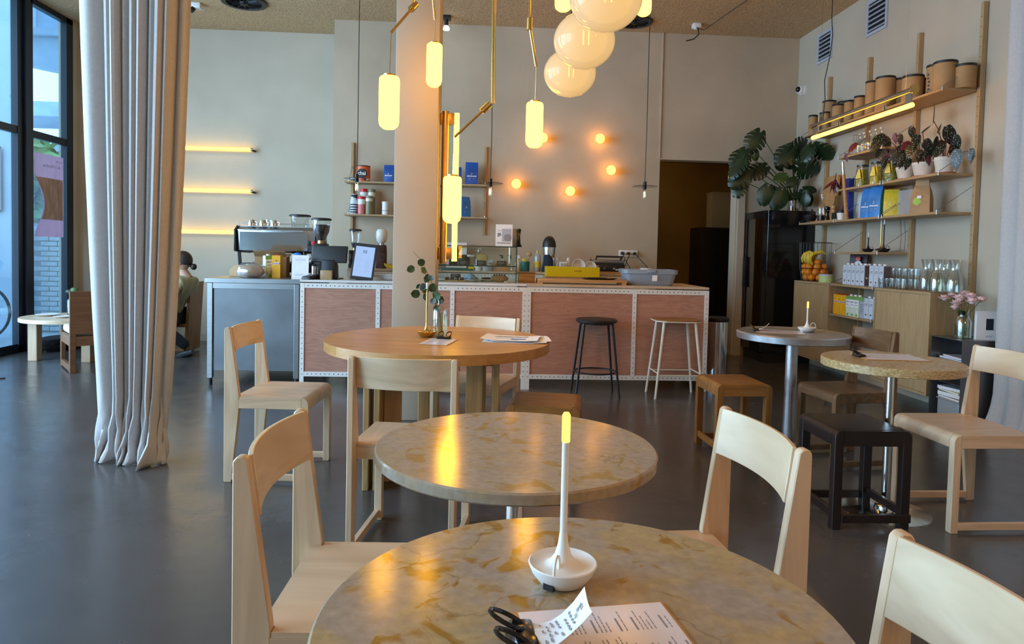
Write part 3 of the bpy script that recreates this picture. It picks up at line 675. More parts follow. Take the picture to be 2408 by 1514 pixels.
def clipboard(label, loc, rotz, w, h, slip=False, size=1.0, shine=True, cx=0):
    """clipboard lying flat: local +y points to its clip"""
    t = thing('clipboard', label, 'clipboard', loc, R(rotz))
    part('board', B().box(-w/2, w/2, -h/2, h/2, 0, .003).bevel(.0008, 1), M['board'], t)
    part('menu_sheet', B().box(-w/2+.006, w/2-.004, -h/2+.004, h/2-.012, .0031, .0037), M['paper_tint'], t, smooth=False)
    b = B(); rnd = random.Random(3)
    for colx in (-.34, .06):
        y = .30
        while y > -.42:
            if rnd.random() < .22: y -= .045; b.box((colx)*w, (colx+.20)*w, y*h, y*h+.0026*size, .0037, .0039); y -= .03
            x = colx
            ln = rnd.uniform(.10, .30)
            while x < colx+ln:
                wl = rnd.uniform(.02, .06); b.box(x*w, (x+wl)*w, y*h, y*h+.0014*size, .0037, .0039); x += wl+.012
            y -= .026
    o = part('print', b, M['ink_grey'], t, smooth=False); o['kind'] = 'stuff'
    cl = part('clip', B().prism([(h/2-.028, .004), (h/2-.020, .016), (h/2+.006, .018), (h/2+.014, .002), (h/2+.004, -.002), (h/2-.022, .004)], cx-.038*size, cx+.038*size).bevel(.002, 2), M['black_gloss'], t)
    for s in (-1, 1):
        part('clip_wing', B().tube([(cx+s*.022+.014*math.cos(a_)*size, h/2+.012+.022*math.sin(a_)*size, .026+.012*math.sin(a_)) for a_ in [2*math.pi*q/16 for q in range(16)]], .0030*size, 8, closed=True), M['black_gloss'], cl)
    if slip:
        rows = [[Vector((cx-.030+.066*j/6, h/2-.018-.062*u - .010*u*(j/6), .010+.045*u*u+.006*math.sin(u*3+j*.5))) for j in range(7)] for u in (0, .2, .4, .6, .8, 1)]
        sl = part('receipt', B().grid(rows).solid(.0004), M['paper'], t)
        def rp(u, v): 
            j = v*6; return Vector((cx-.030+.066*j/6, h/2-.018-.062*u-.010*u*(j/6), .0115+.045*u*u+.006*math.sin(u*3+j*.5)))
        b = B()
        for u in (.14, .24, .34, .44, .58, .68):
            for v0 in (.10, .24, .42, .60, .74):
                if (u*97+v0*31) % 1 < .25: continue
                a, c = rp(u, v0), rp(u, v0+.11); a2, c2 = rp(u+.035, v0), rp(u+.035, v0+.11); b.add([a, c, c2, a2], [(0, 1, 2, 3)])
        for k in range(9):
            u, v = .80+.07*math.cos(k*.8), .52+.14*math.sin(k*1.1); a, c = rp(u, v), rp(u+.05, v+.05); b.add([a, c, c+Vector((.002, 0, 0)), a+Vector((.002, 0, 0))], [(0, 1, 2, 3)])
        o = part('receipt_print', b, M['ink_grey'], t, smooth=False); o['kind'] = 'stuff'
    return t
clipboard('clipboard menu with curled receipt under a big black clip on the yellow stone table', (.172, .822, .7402), 97, .150, .215, slip=True, cx=-.005)
clipboard('clipboard menu by the brass candle lamp on the oak table', (-.172, 3.555, .7402), -12, .155, .24)
clipboard('clipboard menu beside the white candle lamp on the aluminium table', (1.992, 4.30, .7382), 72, .21, .30, slip=True)
clipboard('clipboard menu on the round chip board table', (2.055, 3.235, .7402), 84, .21, .30)
# folded newspaper
t = thing('newspaper', 'folded newspaper lying on the right of the oak table', 'newspaper', (.235, 3.665, .7402), R(-6))
for i, (dx, dy, rz, sx) in enumerate(((0, 0, 0, 1), (.022, .016, 7, .95), (-.020, .008, -6, .90))):
    rows = [[Vector((-.17*sx+.34*sx*j/8, -.11+.22*u/4, .0015+i*.0045+.012*math.exp(-((j-8)/1.2)**2)*(1-abs(u/4-.5))+.006*math.exp(-(j/1.0)**2)*(i+.3)*.6)) for j in range(9)] for u in range(5)]
    b = B().grid(rows).solid(.0012)
    bmesh.ops.transform(b.bm, matrix=Matrix.Translation((dx, dy, 0)) @ Matrix.Rotation(R(rz), 4, 'Z'), verts=b.bm.verts)
    part('sheet', b, M['paper'], t)
b = B(); rnd = random.Random(5)
for k in range(26):
    x = rnd.uniform(-.11, .06); y = rnd.uniform(-.085, .075); b.box(x, x+rnd.uniform(.02, .06), y, y+.0022, .0128, .0131)
part('print', b, M['ink_grey'], t, smooth=False)['kind'] = 'stuff'
part('photo', B().box(-.02, .06, -.055, -.025, .0128, .0133), M['blue_light'], t, smooth=False); part('band', B().box(-.12, .09, .045, .053, .0128, .0133), M['ink'], t, smooth=False)
# bottle vase with eucalyptus
def bottle(r, h, neck=.32, rn=.3):
    return [(0, 0), (r*.9, 0), (r, .006), (r, h*(1-neck)), (r*.93, h*(1-neck)+.012), (r*.62, h*(1-neck*.62)), (r*rn*1.15, h*(1-neck*.42)), (r*rn, h*(1-neck*.30)), (r*rn, h*.96), (r*rn*1.2, h*.97), (r*rn*1.2, h)]
t = thing('bottle_vase', 'clear glass bottle of water holding a eucalyptus twig on the oak table', 'vase', (-.178, 3.80, .7402))
part('glass', B().lathe(bottle(.040, .205), seg=28, close=False), M['glass_thick'], t)
part('water', B().lathe([(0, .004), (.0375, .004), (.0375, .125), (0, .125)], seg=24), M['water'], t)
tw = thing('eucalyptus_twig', 'eucalyptus twig with round grey green leaves leaning out of the glass bottle', 'plant', (-.178, 3.80, .7402))
sp = [(.012, 0, .02), (-.004, 0, .14), (-.018, 0, .23), (-.05, 0, .30), (-.085, -.01, .375), (-.12, -.01, .43), (-.155, -.01, .47)]
part('stem', B().tube(sp, [.0022]*4+[.0016, .0012, .0008], 6), M['stem'], tw)
def round_leaf(c, r, rot, tilt, mat, parent, name='leaf'):
    Mx = Matrix.Translation(c) @ Matrix.Rotation(R(rot), 4, 'Y') @ Matrix.Rotation(R(tilt), 4, 'X')
    pts = [Vector((0, 0, 0))] + [Vector((r*1.15*(1-math.cos(a))*.9*.5*2*.5+0, .0, 0)) for a in ()]
    rows = []
    for i in range(7):
        u = i/6; w = r*.92*math.sqrt(max(0, 1-(2*u-1)**2))*(1.05-.15*u)
        rows.append([Mx @ Vector((w*(j/2-1), -.006*((j/2-1)**2), 2.1*r*u)) for j in range(5)])
    b = B().grid(rows); bmesh.ops.remove_doubles(b.bm, verts=b.bm.verts, dist=1e-5); b.solid(.0008)
    return part(name, b, mat, parent)
for (px, py, r, rot, tilt, m) in ((975, 622, .016, -115, 20, 'euca'), (998, 614, .016, -60, 30, 'euca'), (990, 632, .017, 60, -65, 'euca'), (995, 645, .020, 100, -55, 'euca'), (1012, 652, .014, 20, 40, 'euca_blue'), (1000, 668, .017, -80, 50, 'euca_blue'), (1014, 678, .018, 20, 20, 'euca'),
        (988, 684, .018, -85, 20, 'euca'), (1003, 680, .015, -20, 60, 'euca'), (1004, 690, .016, -110, 60, 'euca_blue'), (1020, 690, .020, 60, 40, 'euca'), (1016, 697, .014, 140, 40, 'euca_blue'), (1030, 705, .017, 35, 20, 'euca'), (1026, 712, .014, 170, 20, 'euca'), (985, 668, .012, -60, 65, 'euca')):
    p = Py(px, py, 3.80+random.uniform(-.02, .02)) - Vector((-.178, 3.80, .7402)); round_leaf(p-Vector((0, 0, r)), r*1.45, rot, tilt, M[m], tw)
# ---------------------------------------------------------------- the counters
ZC = .937
def perf_counter(label, xs, y0, y1, top_mat, group=None, zt=ZC, panel='ply_pink', cat='counter', name='bar_counter'):
    """counter of white perforated angle bars with plywood panels; xs: centre lines of its uprights"""
    t = thing(name, label, cat, (0, 0, 0)); x0, x1 = xs[0]-.018, xs[-1]+.018; zr1 = zt-.028; zr0 = .095
    part('countertop', B().box(x0+.0005, x1-.0005, y0-.006, y1, zt-.020, zt).bevel(.002, 1), M[top_mat], t)
    for x in xs:
        b = B().box(x-.0185, x+.0185, y0, y0+.004, 0 if x in (xs[0], xs[-1]) else zr0, zr1)
        if x in (xs[0], xs[-1]): b.box(x-.0185, x-.0145, y0+.004, y0+.036, 0, zr1)
        up = part('upright', b, M['rack'], t, smooth=False)
        h = B(); z = zr0+.02
        while z < zr1-.06:
            h.cyl((x, y0-.0006, z), (x, y0+.0005, z), .0042, seg=8); z += .045
        part('holes', h, M['ink'], up, smooth=False)['kind'] = 'stuff'
    for a, bq in zip(xs, xs[1:]):
        for z0, z1 in ((zr1-.042, zr1), (zr0, zr0+.042)):
            r = part('rail', B().box(a+.0185, bq-.0185, y0+.001, y0+.004, z0, z1), M['rack'], t, smooth=False)
            h = B(); x = a+.05
            while x < bq-.045:
                h.cyl((x, y0+.0002, (z0+z1)/2), (x, y0+.0014, (z0+z1)/2), .0048, seg=8); x += .038
            part('holes', h, M['ink'], r, smooth=False)['kind'] = 'stuff'
        part('panel', B().box(a+.012, bq-.012, y0+.008, y0+.020, zr0+.01, zr1-.01), M[panel], t, smooth=False)
    for x in (xs[0], xs[-1]): part('upright', B().box(x-.0185, x+.0185, y1-.04, y1-.002, 0, zr1), M['rack'], t, smooth=False)
    for x in (x0+.003, x1-.006): part('side_panel', B().box(x, x+.003, y0+.036, y1-.04, zr0, zr1), M[panel], t, smooth=False)
    return t
perf_counter('plywood bar counter with pale marble top behind the column', [-1.473, -.822, -.176, .4605], 5.99, 6.79, 'marble')
perf_counter('plywood bar counter with light wood top behind the two bar stools', [.498, 1.443, 2.098], 5.99, 6.79, 'ply_light')
perf_counter('low back counter of perforated bars along the plaster wall', [-1.36, -.45, .5, 1.3, 1.95], 7.56, 8.20, 'ply_light', zt=.995, panel='white', name='back_counter')
ZB = .995
t = thing('steel_counter', 'stainless steel counter at the left end of the bar', 'counter', (0, 0, 0))
part('countertop', B().box(-2.315, -1.502, 6.03, 7.35, .893, .935).bevel(.003, 1), M['steel'], t)
for x in (-2.275, -1.535):
    for y in (6.065, 7.30):
        l = part('leg', B().box(x-.022, x+.022, y-.022, y+.022, .06, .893).bevel(.003, 1), M['steel'], t)
        part('foot', B().cyl((x, y, 0), (x, y, .062), .018, seg=12), M['black'], l)
part('front_panel', B().box(-2.245, -1.56, 6.055, 6.065, .125, .845).bevel(.002, 1), M['steel_panel'], t)
part('apron', B().box(-2.253, -1.557, 6.05, 6.075, .845, .893), M['steel'], t)
part('side_panel', B().box(-2.285, -2.275, 6.09, 7.28, .125, .893), M['steel_panel'], t)
part('back_panel', B().box(-2.25, -1.56, 7.30, 7.31, .125, .893), M['steel_panel'], t)
# espresso machine, its rear towards the room
em = thing('espresso_machine', 'chrome espresso machine on the steel counter, rear panel facing the room', 'coffee machine', (-1.885, 6.75, .935))
part('body', B().prism([(-.10, .24), (-.12, .44), (-.06, .47), (.30, .44), (.34, .26), (.30, .22), (-.06, .22)], -.36, .36).bevel(.006, 2), M['steel'], em)
part('rear_panel', B().prism([(-.112, .245), (-.128, .415), (-.122, .418), (-.106, .245)], -.335, .30), M['chrome'], em, smooth=False)
ct = B().box(-.36, .30, -.06, .20, .462, .474)
for k in range(3): ct.box(-.30+k*.20, -.14+k*.20, -.126, -.10, .43, .436)
part('cup_tray', ct, M['steel'], em)
part('cup_rail', B().tube([(-.36, -.07, .47), (-.36, -.07, .50), (.30, -.07, .50), (.30, -.07, .47)], .005, 6), M['chrome'], em)
for x in (-.375, .375): part('end_panel', B().prism([(-.13, .23), (-.14, .43), (-.06, .48), (.30, .46), (.36, .26), (.30, .21)], x-.012, x+.012).bevel(.004, 1), M['black_gloss'], em)
part('base', B().box(-.34, .34, -.08, .34, .035, .12).bevel(.006, 2), M['black_metal'], em)
part('drip_tray', B().box(-.30, .30, .10, .33, .12, .135), M['steel'], em)
for x in (-.35, .34): part('leg', B().prism([(-.10, .23), (-.075, .23), (-.02, 0), (-.05, 0)], x-.012, x+.012), M['black'], em)
for x in (-.33, .33): part('foot', B().cyl((x, .28, 0), (x, .28, .04), .022), M['black'], em)
for x, m in ((.32, 'black'), (.36, 'red')):
    part('steam_knob', B().cyl((x, -.145, .32), (x, -.115, .32), .024, seg=16).bevel(.003), M[m], em)
part('steam_wand', B().tube([(.36, -.12, .30), (.37, -.14, .24), (.365, -.13, .10)], .006, 8), M['chrome'], em)
part('steam_wand', B().tube([(.26, -.10, .24), (.27, -.13, .20), (.26, -.12, .09)], .006, 8), M['chrome'], em)
part('hose', B().tube([(.18, -.09, .22), (.24, -.12, .16), (.31, -.12, .16), (.36, -.09, .21)], .008, 8), M['chrome'], em)
def cup(label, loc, rot=None, r=.035, h=.055, mat='ceramic', group=None, spin=0, cat='cup', name='cup'):
    t = thing(name, label, cat, loc, R(spin), group)
    if rot: t.rotation_euler = rot
    part('bowl', B().lathe([(0, .003), (r*.6, 0), (r*.66, .004), (r*.92, h*.45), (r, h), (r*.93, h), (r*.85, h*.45), (r*.55, .008), (0, .007)], seg=22), M[mat], t)
    part('handle', B().tube([(r*.9, 0, h*.82), (r*1.45, 0, h*.8), (r*1.5, 0, h*.45), (r*.88, 0, h*.28)], .004, 6), M[mat], t)
    return t
for k, l in enumerate(('leftmost of three steel cups tipped over on the espresso machine', 'middle one of three steel cups tipped over on the espresso machine', 'rightmost of three steel cups tipped over on the espresso machine')):
    cup(l, (-2.13+k*.105, 6.70, 1.459), (R(180), 0, R(-20)), r=.040, h=.058, mat='chrome', group='cups on the espresso machine').location.z = 1.470
one('glass_cup', B().lathe([(0, 0), (.03, 0), (.034, .07), (.032, .07), (.027, .005), (0, .005)], seg=18), M['glass_thick'], 'clear glass standing behind the steel cups on the espresso machine', 'glass', loc=(-2.02, 6.86, 1.41))
def hopper_grinder(label, loc, wide, full, z_h):
    t = thing('coffee_grinder', label, 'coffee grinder', loc)
    part('body', B().prism([(-.10, 0), (.12, 0), (.12, .04), (.06, .06), (.06, z_h-.02), (-.07, z_h-.02), (-.09, z_h-.12), (-.04, z_h-.16), (-.04, .06), (-.10, .04)], -.06, .06).bevel(.006, 2), M['black'], t)
    part('collar', B().cyl((0, 0, z_h-.025), (0, 0, z_h+.01), .032, seg=20), M['brass_dark'], t)
    part('hopper', B().lathe([(.03, z_h), (.045, z_h+.03), (wide*.82, z_h+.09), (wide, z_h+.20)], seg=26, close=False), M['glass_thick'], t)
    part('lid', B().lathe([(0, z_h+.198), (wide+.005, z_h+.198), (wide+.006, z_h+.212), (wide-.01, z_h+.220), (0, z_h+.220)], seg=26), M['black'], t)
    if full: part('beans', B().lathe([(0, z_h+.002), (.028, z_h+.004), (.042, z_h+.03), (wide*.80, z_h+.09), (wide*.91, z_h+.15), (wide*.5, z_h+.158), (0, z_h+.156)], seg=26), M['beans'], t)
    part('portafilter_fork', B().box(-.02, .02, -.13, -.07, z_h-.20, z_h-.185), M['steel'], t)
    return t
hopper_grinder('tall grinder with empty clear hopper and black lid behind the espresso machine', (-1.81, 7.24, .935), .105, False, .40)
hopper_grinder('grinder with hopper full of dark coffee beans to the right of the espresso machine', (-1.432, 6.52, .935), .088, True, .34)
# clutter on the steel counter
def carton(name, label, cat, loc, rotz, w, d, h, mat, group=None, gable=False):
    t = thing(name, label, cat, loc, R(rotz), group)
    part('box', B().box(-w/2, w/2, -d/2, d/2, 0, h).bevel(.0015, 1), M[mat], t); return t
t = thing('cardboard_box', 'open brown cardboard box behind the wrapped loaf on the steel counter', 'box', (-1.88, 6.52, .935), R(6))
part('box', B().box(-.14, .14, -.10, .10, 0, .19), M['card'], t, smooth=False)
for s, rr in ((-1, 30), (1, 12)): part('flap', B().bx((0, 0, 0), (.28, .10, .003), Matrix.Translation((0, s*.10, .19)) @ Matrix.Rotation(R(s*rr), 4, 'X') @ Matrix.Translation((0, s*.05, 0))), M['card'], t, smooth=False)
t = thing('cardboard_tray', 'flat folded cardboard lying at the left edge of the steel counter', 'box', (-2.09, 6.36, .935), R(-28))
part('box', B().prism([(-.13, 0), (.12, 0), (.12, .10), (-.05, .11), (-.13, .06)], -.05, .05, 'y').bevel(.003, 1), M['card'], t)
t = thing('wrapped_loaf', 'loaf of bread in clear plastic bag on the steel counter', 'bread', (-1.965, 6.20, .9355))
part('loaf', B().ball((0, 0, .055), .11, 18, 10, (1, .62, .5)), M['bread'], t)
rows = []
for i in range(15):
    u = i/14; a = math.pi*u; rr = .118*math.sin(a)**.6+.004 if 0 < u < 1 else .012
    rows.append([Vector((-.128*math.cos(a), (rr*.70+.004*math.sin(9*v+u*20))*math.cos(2*math.pi*v), max(.001, .056+(rr*.56+.006*math.sin(13*v*2*math.pi+u*9))*math.sin(2*math.pi*v)))) for v in [k/26 for k in range(26)]])
part('bag', B().grid(rows, close=True), M['plasticwrap'], t)
def milk(label, loc, rotz=0, kind='yellow', group=None, s=1.0):
    """drinks carton: w .075 d .075, printed front faces local -y"""
    w, d, h = .072*s, .072*s, .195*s
    base = {'yellow': 'yellow_box', 'soy': 'mint', 'oat': 'oatgrey', 'side': 'brownbox', 'soyside': 'oatgrey'}[kind]
    t = thing('drink_carton', label, 'carton', loc, R(rotz), group)
    part('box', B().box(-w/2, w/2, -d/2, d/2, 0, h).bevel(.002, 1), M[base], t)
    f = lambda x, z: frame((x, -d/2-.0006, z), (1, 0, 0), (0, 0, 1))
    q = lambda x0, x1, z0, z1, m, nm, y=-.0006: part(nm, B().box(x0, x1, -d/2+y-.0004, -d/2+.001, z0, z1), M[m], t, smooth=False)
    if kind == 'yellow':
        q(-w*.36, w*.36, h*.60, h*.69, 'peony', 'name_band'); q(-w*.05, w*.05, h*.74, h*.80, 'ink', 'mark')
        lettering('Chocomel', .016*s, M['blue_ink'], f(0, h*.645), t, bold=True)
        part('cap', B().box(-w*.25, w*.25, -d*.3, d*.3, h, h+.006), M['red'], t)
    elif kind == 'soy':
        q(-w/2, w/2, h*.84, h, 'green_ink', 'top_band'); q(-w*.44, w*.44, h*.46, h*.82, 'paper', 'label')
        lettering('alpro', .026*s, M['blue_ink'], f(0, h*.72), t, bold=True); lettering('SOYA', .015*s, M['blue_ink'], f(0, h*.57), t, bold=True)
        part('drop', B().ball((0, -d/2, h*.30), .016*s, 10, 6, (1, .12, 1.3)), M['porcelain'], t)
        part('patch', B().ball((.004, -d/2, h*.09), .018*s, 10, 6, (1, .10, .7)), M['green_ink'], t)
        part('cap', B().cyl((0, 0, h), (0, 0, h+.014), .017*s, seg=14), M['plastic_white'], t)
    elif kind == 'oat':
        q(-w*.42, w*.42, h*.03, h*.97, 'oatface', 'front')
        lettering('OAT', .026*s, M['ink_light'], f(0, h*.84), t, bold=True); lettering('LY!', .034*s, M['ink'], f(0, h*.67), t, bold=True)
        part('badge', B().ball((0, -d/2, h*.45), .022*s, 12, 7, (1, .04, 1.35)), M['paper'], t)
        part('cup_print', B().lathe([(0, 0), (.014*s, 0), (.022*s, .028*s), (0, .028*s)], (0, 0, 0), 10, Matrix.Translation((0, -d/2, h*.10)) @ Matrix.Diagonal((1, .06, 1, 1))), M['ink'], t)
        part('cap', B().cyl((0, 0, h), (0, 0, h+.014), .017*s, seg=14), M['plastic_white'], t)
    elif kind == 'side':
        for x in (-.2, .22): part('seal', B().ball((w*x, -d/2, h*.36), .011*s, 10, 6, (1, .06, 1)), M['paper'], t)
        part('cap', B().cyl((0, 0, h), (0, 0, h+.014), .017*s, seg=14), M['plastic_white'], t)
    else:
        q(-w/2, w/2, h*.80, h, 'green_ink', 'top_band')
        for k in range(6): q(-w*.4, w*(.1+.3*((k*7) % 3)/2), h*(.25+.08*k), h*(.265+.08*k), 'ink', 'print_line')
    return t
milk('yellow drink carton standing in front of the espresso machine', (-1.765, 6.27, .935), 0, 'yellow', s=1.04)
milk('white and green drink carton left of the yellow one on the steel counter', (-1.855, 6.30, .935), 35, 'soy', s=1.02)
t = thing('coffee_bag', 'crumpled brown coffee bag with blue and white top behind the notice', 'bag', (-1.62, 6.42, .935))
part('bag', B().prism([(-.05, 0), (.05, 0), (.055, .16), (.01, .20), (-.03, .20), (-.055, .16)], -.05, .05).bevel(.012, 2), M['kraft_bag'], t)
part('fold', B().ball((0, -.01, .205), .045, 10, 6, (1, .7, .6)), M['blue_light'], t)
t = thing('notice_card', 'white notice card with small print standing on the steel counter', 'sign', (-1.518, 6.085, .935))
part('card', B().box(-.073, .073, 0, .002, 0, .213, Matrix.Rotation(R(-5), 4, 'X')), M['paper'], t, smooth=False)
b = B(); rm = Matrix.Rotation(R(-5), 4, 'X')
for z, w in ((.188, .04), (.176, .095), (.170, .09), (.164, .095), (.148, .03), (.045, .09), (.039, .08), (.033, .09)): b.box(-w/2, w/2, -.0008, 0, z, z+.0022, rm)
part('print', b, M['ink_light'], t, smooth=False)['kind'] = 'stuff'
part('stand', B().box(-.03, .03, .002, .05, 0, .003), M['paper'], t, smooth=False)
# till, payment terminal, wooden block, menu screen, plates
t = thing('till', 'black till screen seen from behind on its stand at the counter corner', 'till', (-1.285, 6.22, ZC), R(-6))
part('screen', B().box(-.16, .165, -.012, .012, -.055, .10, Matrix.Translation((0, -.03, .20)) @ Matrix.Rotation(R(-14), 4, 'X')).bevel(.010, 3), M['black'], t)
part('stand', B().prism([(-.075, .005), (.06, .005), (.05, .12), (-.02, .19), (-.055, .17)], -.062, .062).bevel(.006, 2), M['black_metal'], t)
part('base', B().box(-.095, .095, -.09, .10, 0, .008).bevel(.003, 1), M['black_metal'], t)
t = thing('wooden_block', 'small pale wooden block in front of the black till', 'block', (-1.288, 6.085, ZC))
part('block', B().box(-.05, .05, -.022, .022, 0, .082).bevel(.004, 2), M['oak_pale_y'], t)
t = thing('card_terminal', 'black card payment terminal lying left of the wooden block', 'payment terminal', (-1.425, 6.08, ZC), R(-20))
part('body', B().prism([(-.08, 0), (.08, 0), (.075, .045), (-.075, .025)], -.042, .042).bevel(.006, 2), M['black'], t)
part('display', B().bx((0, 0, 0), (.06, .07, .002), Matrix.Translation((0, .015, .0405)) @ Matrix.Rotation(R(7.5), 4, 'X')), M['ink_grey'], t, smooth=False)
t = thing('coffee_grinder', 'small steel grinder behind the card terminal', 'coffee grinder', (-1.44, 6.30, ZC))
part('body', B().cyl((0, 0, 0), (0, 0, .11), .035, .03, 18), M['chrome'], t); part('lid', B().cyl((0, 0, .11), (0, 0, .125), .032, .02, 18), M['black'], t)
ms = thing('menu_screen', 'upright tablet showing a pale blue menu in black frame on the counter', 'screen', (-.985, 6.12, ZC), R(-3))
lean = Matrix.Rotation(R(-9), 4, 'X') @ Matrix((( 1, 0, .17, 0), (0, 1, 0, 0), (0, 0, 1, 0), (0, 0, 0, 1)))
lean = Matrix.Translation((0, -.02, .004)) @ Matrix.Rotation(R(-9), 4, 'X') @ Matrix.Rotation(R(5.5), 4, 'Y')
part('frame', B().box(-.102, .100, 0, .012, 0, .325, lean).bevel(.002, 1), M['black'], ms)
part('display', B().box(-.086, .084, -.0012, .0004, .028, .297, lean), M['screen'], ms, smooth=False)
b = B(); rnd = random.Random(9)
for c0 in (-.07, .012):
    z = .20
    while z > .07:
        b.box(c0, c0+rnd.uniform(.025, .06), -.0018, -.001, z, z+.0018, lean); z -= rnd.choice((.008, .008, .016))
part('menu_print', b, M['ink_light'], ms, smooth=False)['kind'] = 'stuff'
for k, s in enumerate(('ZWZ', 'OWL')): lettering(s, .017, M['ink'], lean @ frame((.0, -.002, .258-.015*k), (1, 0, 0), (0, 0, 1)), ms, bold=True)
part('stand', B().prism([(0, 0), (.13, 0), (.05, .12)], -.05, .05), M['black'], ms)
for k in range(5):
    one('plate', B().lathe([(0, .003), (.05, 0), (.10, .010), (.104, .014), (.10, .014), (.05, .005), (0, .006)], seg=28), M['ceramic'], ('lowest', 'second lowest', 'middle', 'second highest', 'topmost')[k]+' white plate of the stack between menu screen and column',
        'plate', 'plates stacked on the marble counter', (-.735, 6.25, ZC+.0095*k))
one('water_glass', B().lathe([(0, 0), (.028, 0), (.034, .11), (.032, .11), (.026, .006), (0, .006)], seg=20), M['glass_thick'], 'clear drinking glass beside the column on the marble counter', 'glass', loc=(-.60, 6.42, ZC))
# ---------------------------------------------------------------- glass display case with cakes
cz = ZC; X0, X1, Y0, Y1, ZT = -.40, .395, 6.16, 6.56, cz+.322
dc = thing('display_case', 'glass counter display case with cakes on two levels right of the column', 'display case', (0, 0, 0))
part('pane', B().box(X0, X1, Y0, Y0+.005, cz, ZT), M['teal_glass'], dc, smooth=False, label='front pane'); part('pane', B().box(X0, X0+.005, Y0+.006, Y1, cz, ZT), M['teal_glass'], dc, smooth=False, label='left pane')
part('pane', B().box(X1-.005, X1, Y0+.006, Y1, cz, ZT), M['teal_glass'], dc, smooth=False, label='right pane'); part('top', B().box(X0, X1, Y0, Y1, ZT, ZT+.006), M['teal_glass'], dc, smooth=False)
part('shelf', B().box(X0+.008, X1-.008, Y0+.03, Y1-.01, cz+.145, cz+.151), M['teal_glass'], dc, smooth=False)
M['glass_edge'] = P('green_glass_edge', (.015, .035, .028), .15)
for q in ((X0, X1, Y0-.001, Y0+.002, ZT-.002, ZT+.007), (X1-.008, X1+.001, Y0-.001, Y0+.002, cz, ZT), (X0+.008, X1-.008, Y0+.027, Y0+.031, cz+.143, cz+.152), (X1-.002, X1+.001, Y0, Y1, ZT, ZT+.006)):
    part('edge', B().box(*q), M['glass_edge'], dc, smooth=False)
part('post', B().cyl((X1-.062, Y0+.10, cz+.152), (X1-.062, Y0+.10, ZT), .006, seg=10), M['chrome'], dc)
ZS = cz+.152
def sign(label, loc, w=.085, h=.045):
    t = thing('price_sign', label, 'sign', loc, 0, 'black price signs in the display case')
    rm = Matrix.Rotation(R(-15), 4, 'X'); part('plate', B().box(-w/2, w/2, 0, .003, 0, h, rm), M['black'], t, smooth=False)
    b = B(); b.box(-w*.38, w*.2, -.0006, .001, h*.65, h*.70, rm); b.box(-w*.38, w*.30, -.0006, .001, h*.45, h*.49, rm); b.box(-w*.38, 0, -.0006, .001, h*.22, h*.26, rm)
    part('print', b, M['ink_light'], t, smooth=False)['kind'] = 'stuff'; part('foot', B().box(-w*.3, w*.3, .003, .03, 0, .004), M['black'], t, smooth=False)
sign('black price sign before the chocolate cake on the glass shelf', (-.085, 6.23, ZS)); sign('black price sign before the upright loaf on the glass shelf', (.075, 6.23, ZS)); sign('black price sign at the right end of the glass shelf', (.262, 6.24, ZS), .09, .045)
sign('black price sign behind the wooden board at the case bottom', (-.16, 6.36, cz+.03), .09, .035)
t = thing('cake', 'dark chocolate cake on the glass shelf by the bright wall tube', 'cake', (-.09, 6.38, ZS)); part('cake', B().lathe([(0, 0), (.055, 0), (.057, .06), (.04, .075), (0, .078)], seg=20), M['choc'], t); part('crumbs', B().ball((.005, 0, .082), .03, 9, 6, (1, 1, .4)), M['choc'], t)
t = thing('bread_loaf', 'upright cut loaf showing its yellow crumb in the display case', 'bread', (.08, 6.34, ZS))
lp = [(-.047, 0), (.047, 0), (.052, .055)] + [(.056*math.cos(a), .075+.032*math.sin(a)) for a in [math.pi*k/8 for k in range(9)]] + [(-.052, .055)]
part('crust', B().prism(lp, 0, .13, 'y').bevel(.004, 1), M['bread'], t); part('cut_face', B().prism([(x*.9, z*.94+.003) for x, z in lp], -.002, .001, 'y'), M['crumb'], t)
t = thing('jar', 'glass jar with white lid beside the chocolate cake', 'jar', (-.015, 6.45, ZS)); part('glass', B().cyl((0, 0, 0), (0, 0, .075), .04, seg=20), M['tub_plastic'], t); part('lid', B().cyl((0, 0, .075), (0, 0, .092), .044, seg=20), M['plastic_white'], t)
t = thing('cookie_plate', 'small plate of brown cookies on the glass shelf', 'plate', (.185, 6.36, ZS)); part('plate', B().lathe([(0, 0), (.05, 0), (.055, .006), (0, .004)], seg=20), M['ceramic'], t)
for k in range(4): one('cookie', B().lathe([(0, 0), (.022, 0), (.02, .010), (0, .013)], seg=12), M['bread'], ('near left', 'near right', 'far left', 'far right')[k]+' round brown cookie on the small plate in the display case', 'cookie', 'cookies in the display case', (.165+.035*(k % 2), 6.345+.03*(k//2), ZS+.0065))
def platter(label, x, y, r, mat='ceramic'):
    t = thing('platter', label, 'plate', (x, y, cz)); part('plate', B().lathe([(0, 0), (r*.6, 0), (r, .012), (r*.98, .016), (r*.6, .006), (0, .006)], seg=28), M[mat], t); return t
platter('white plate under the blue wrapped cakes at the case bottom', -.02, 6.34, .10); platter('white plate under the dark tart at the case bottom', .135, 6.44, .085); platter('white plate at the left end of the display case', -.30, 6.33, .085)
t = thing('serving_board', 'wooden board of cake slices under the black sign at the case bottom', 'board', (-.165, 6.285, cz)); part('board', B().box(-.10, .10, -.05, .05, 0, .012).bevel(.003), M['board'], t)
for k in range(4): one('cake_slice', B().box(-.018, .018, -.03, .03, 0, .022).bevel(.003), M['choc'], ('first', 'second', 'third', 'fourth')[k]+' dark cake slice from the left on the board in the display case', 'cake', 'cake slices on the board', (-.235+.045*k, 6.285, cz+.0125))
t = thing('wrapped_cakes', 'pale blue plastic wrapped cakes on a plate in the display case', 'cake', (-.02, 6.34, cz+.017))
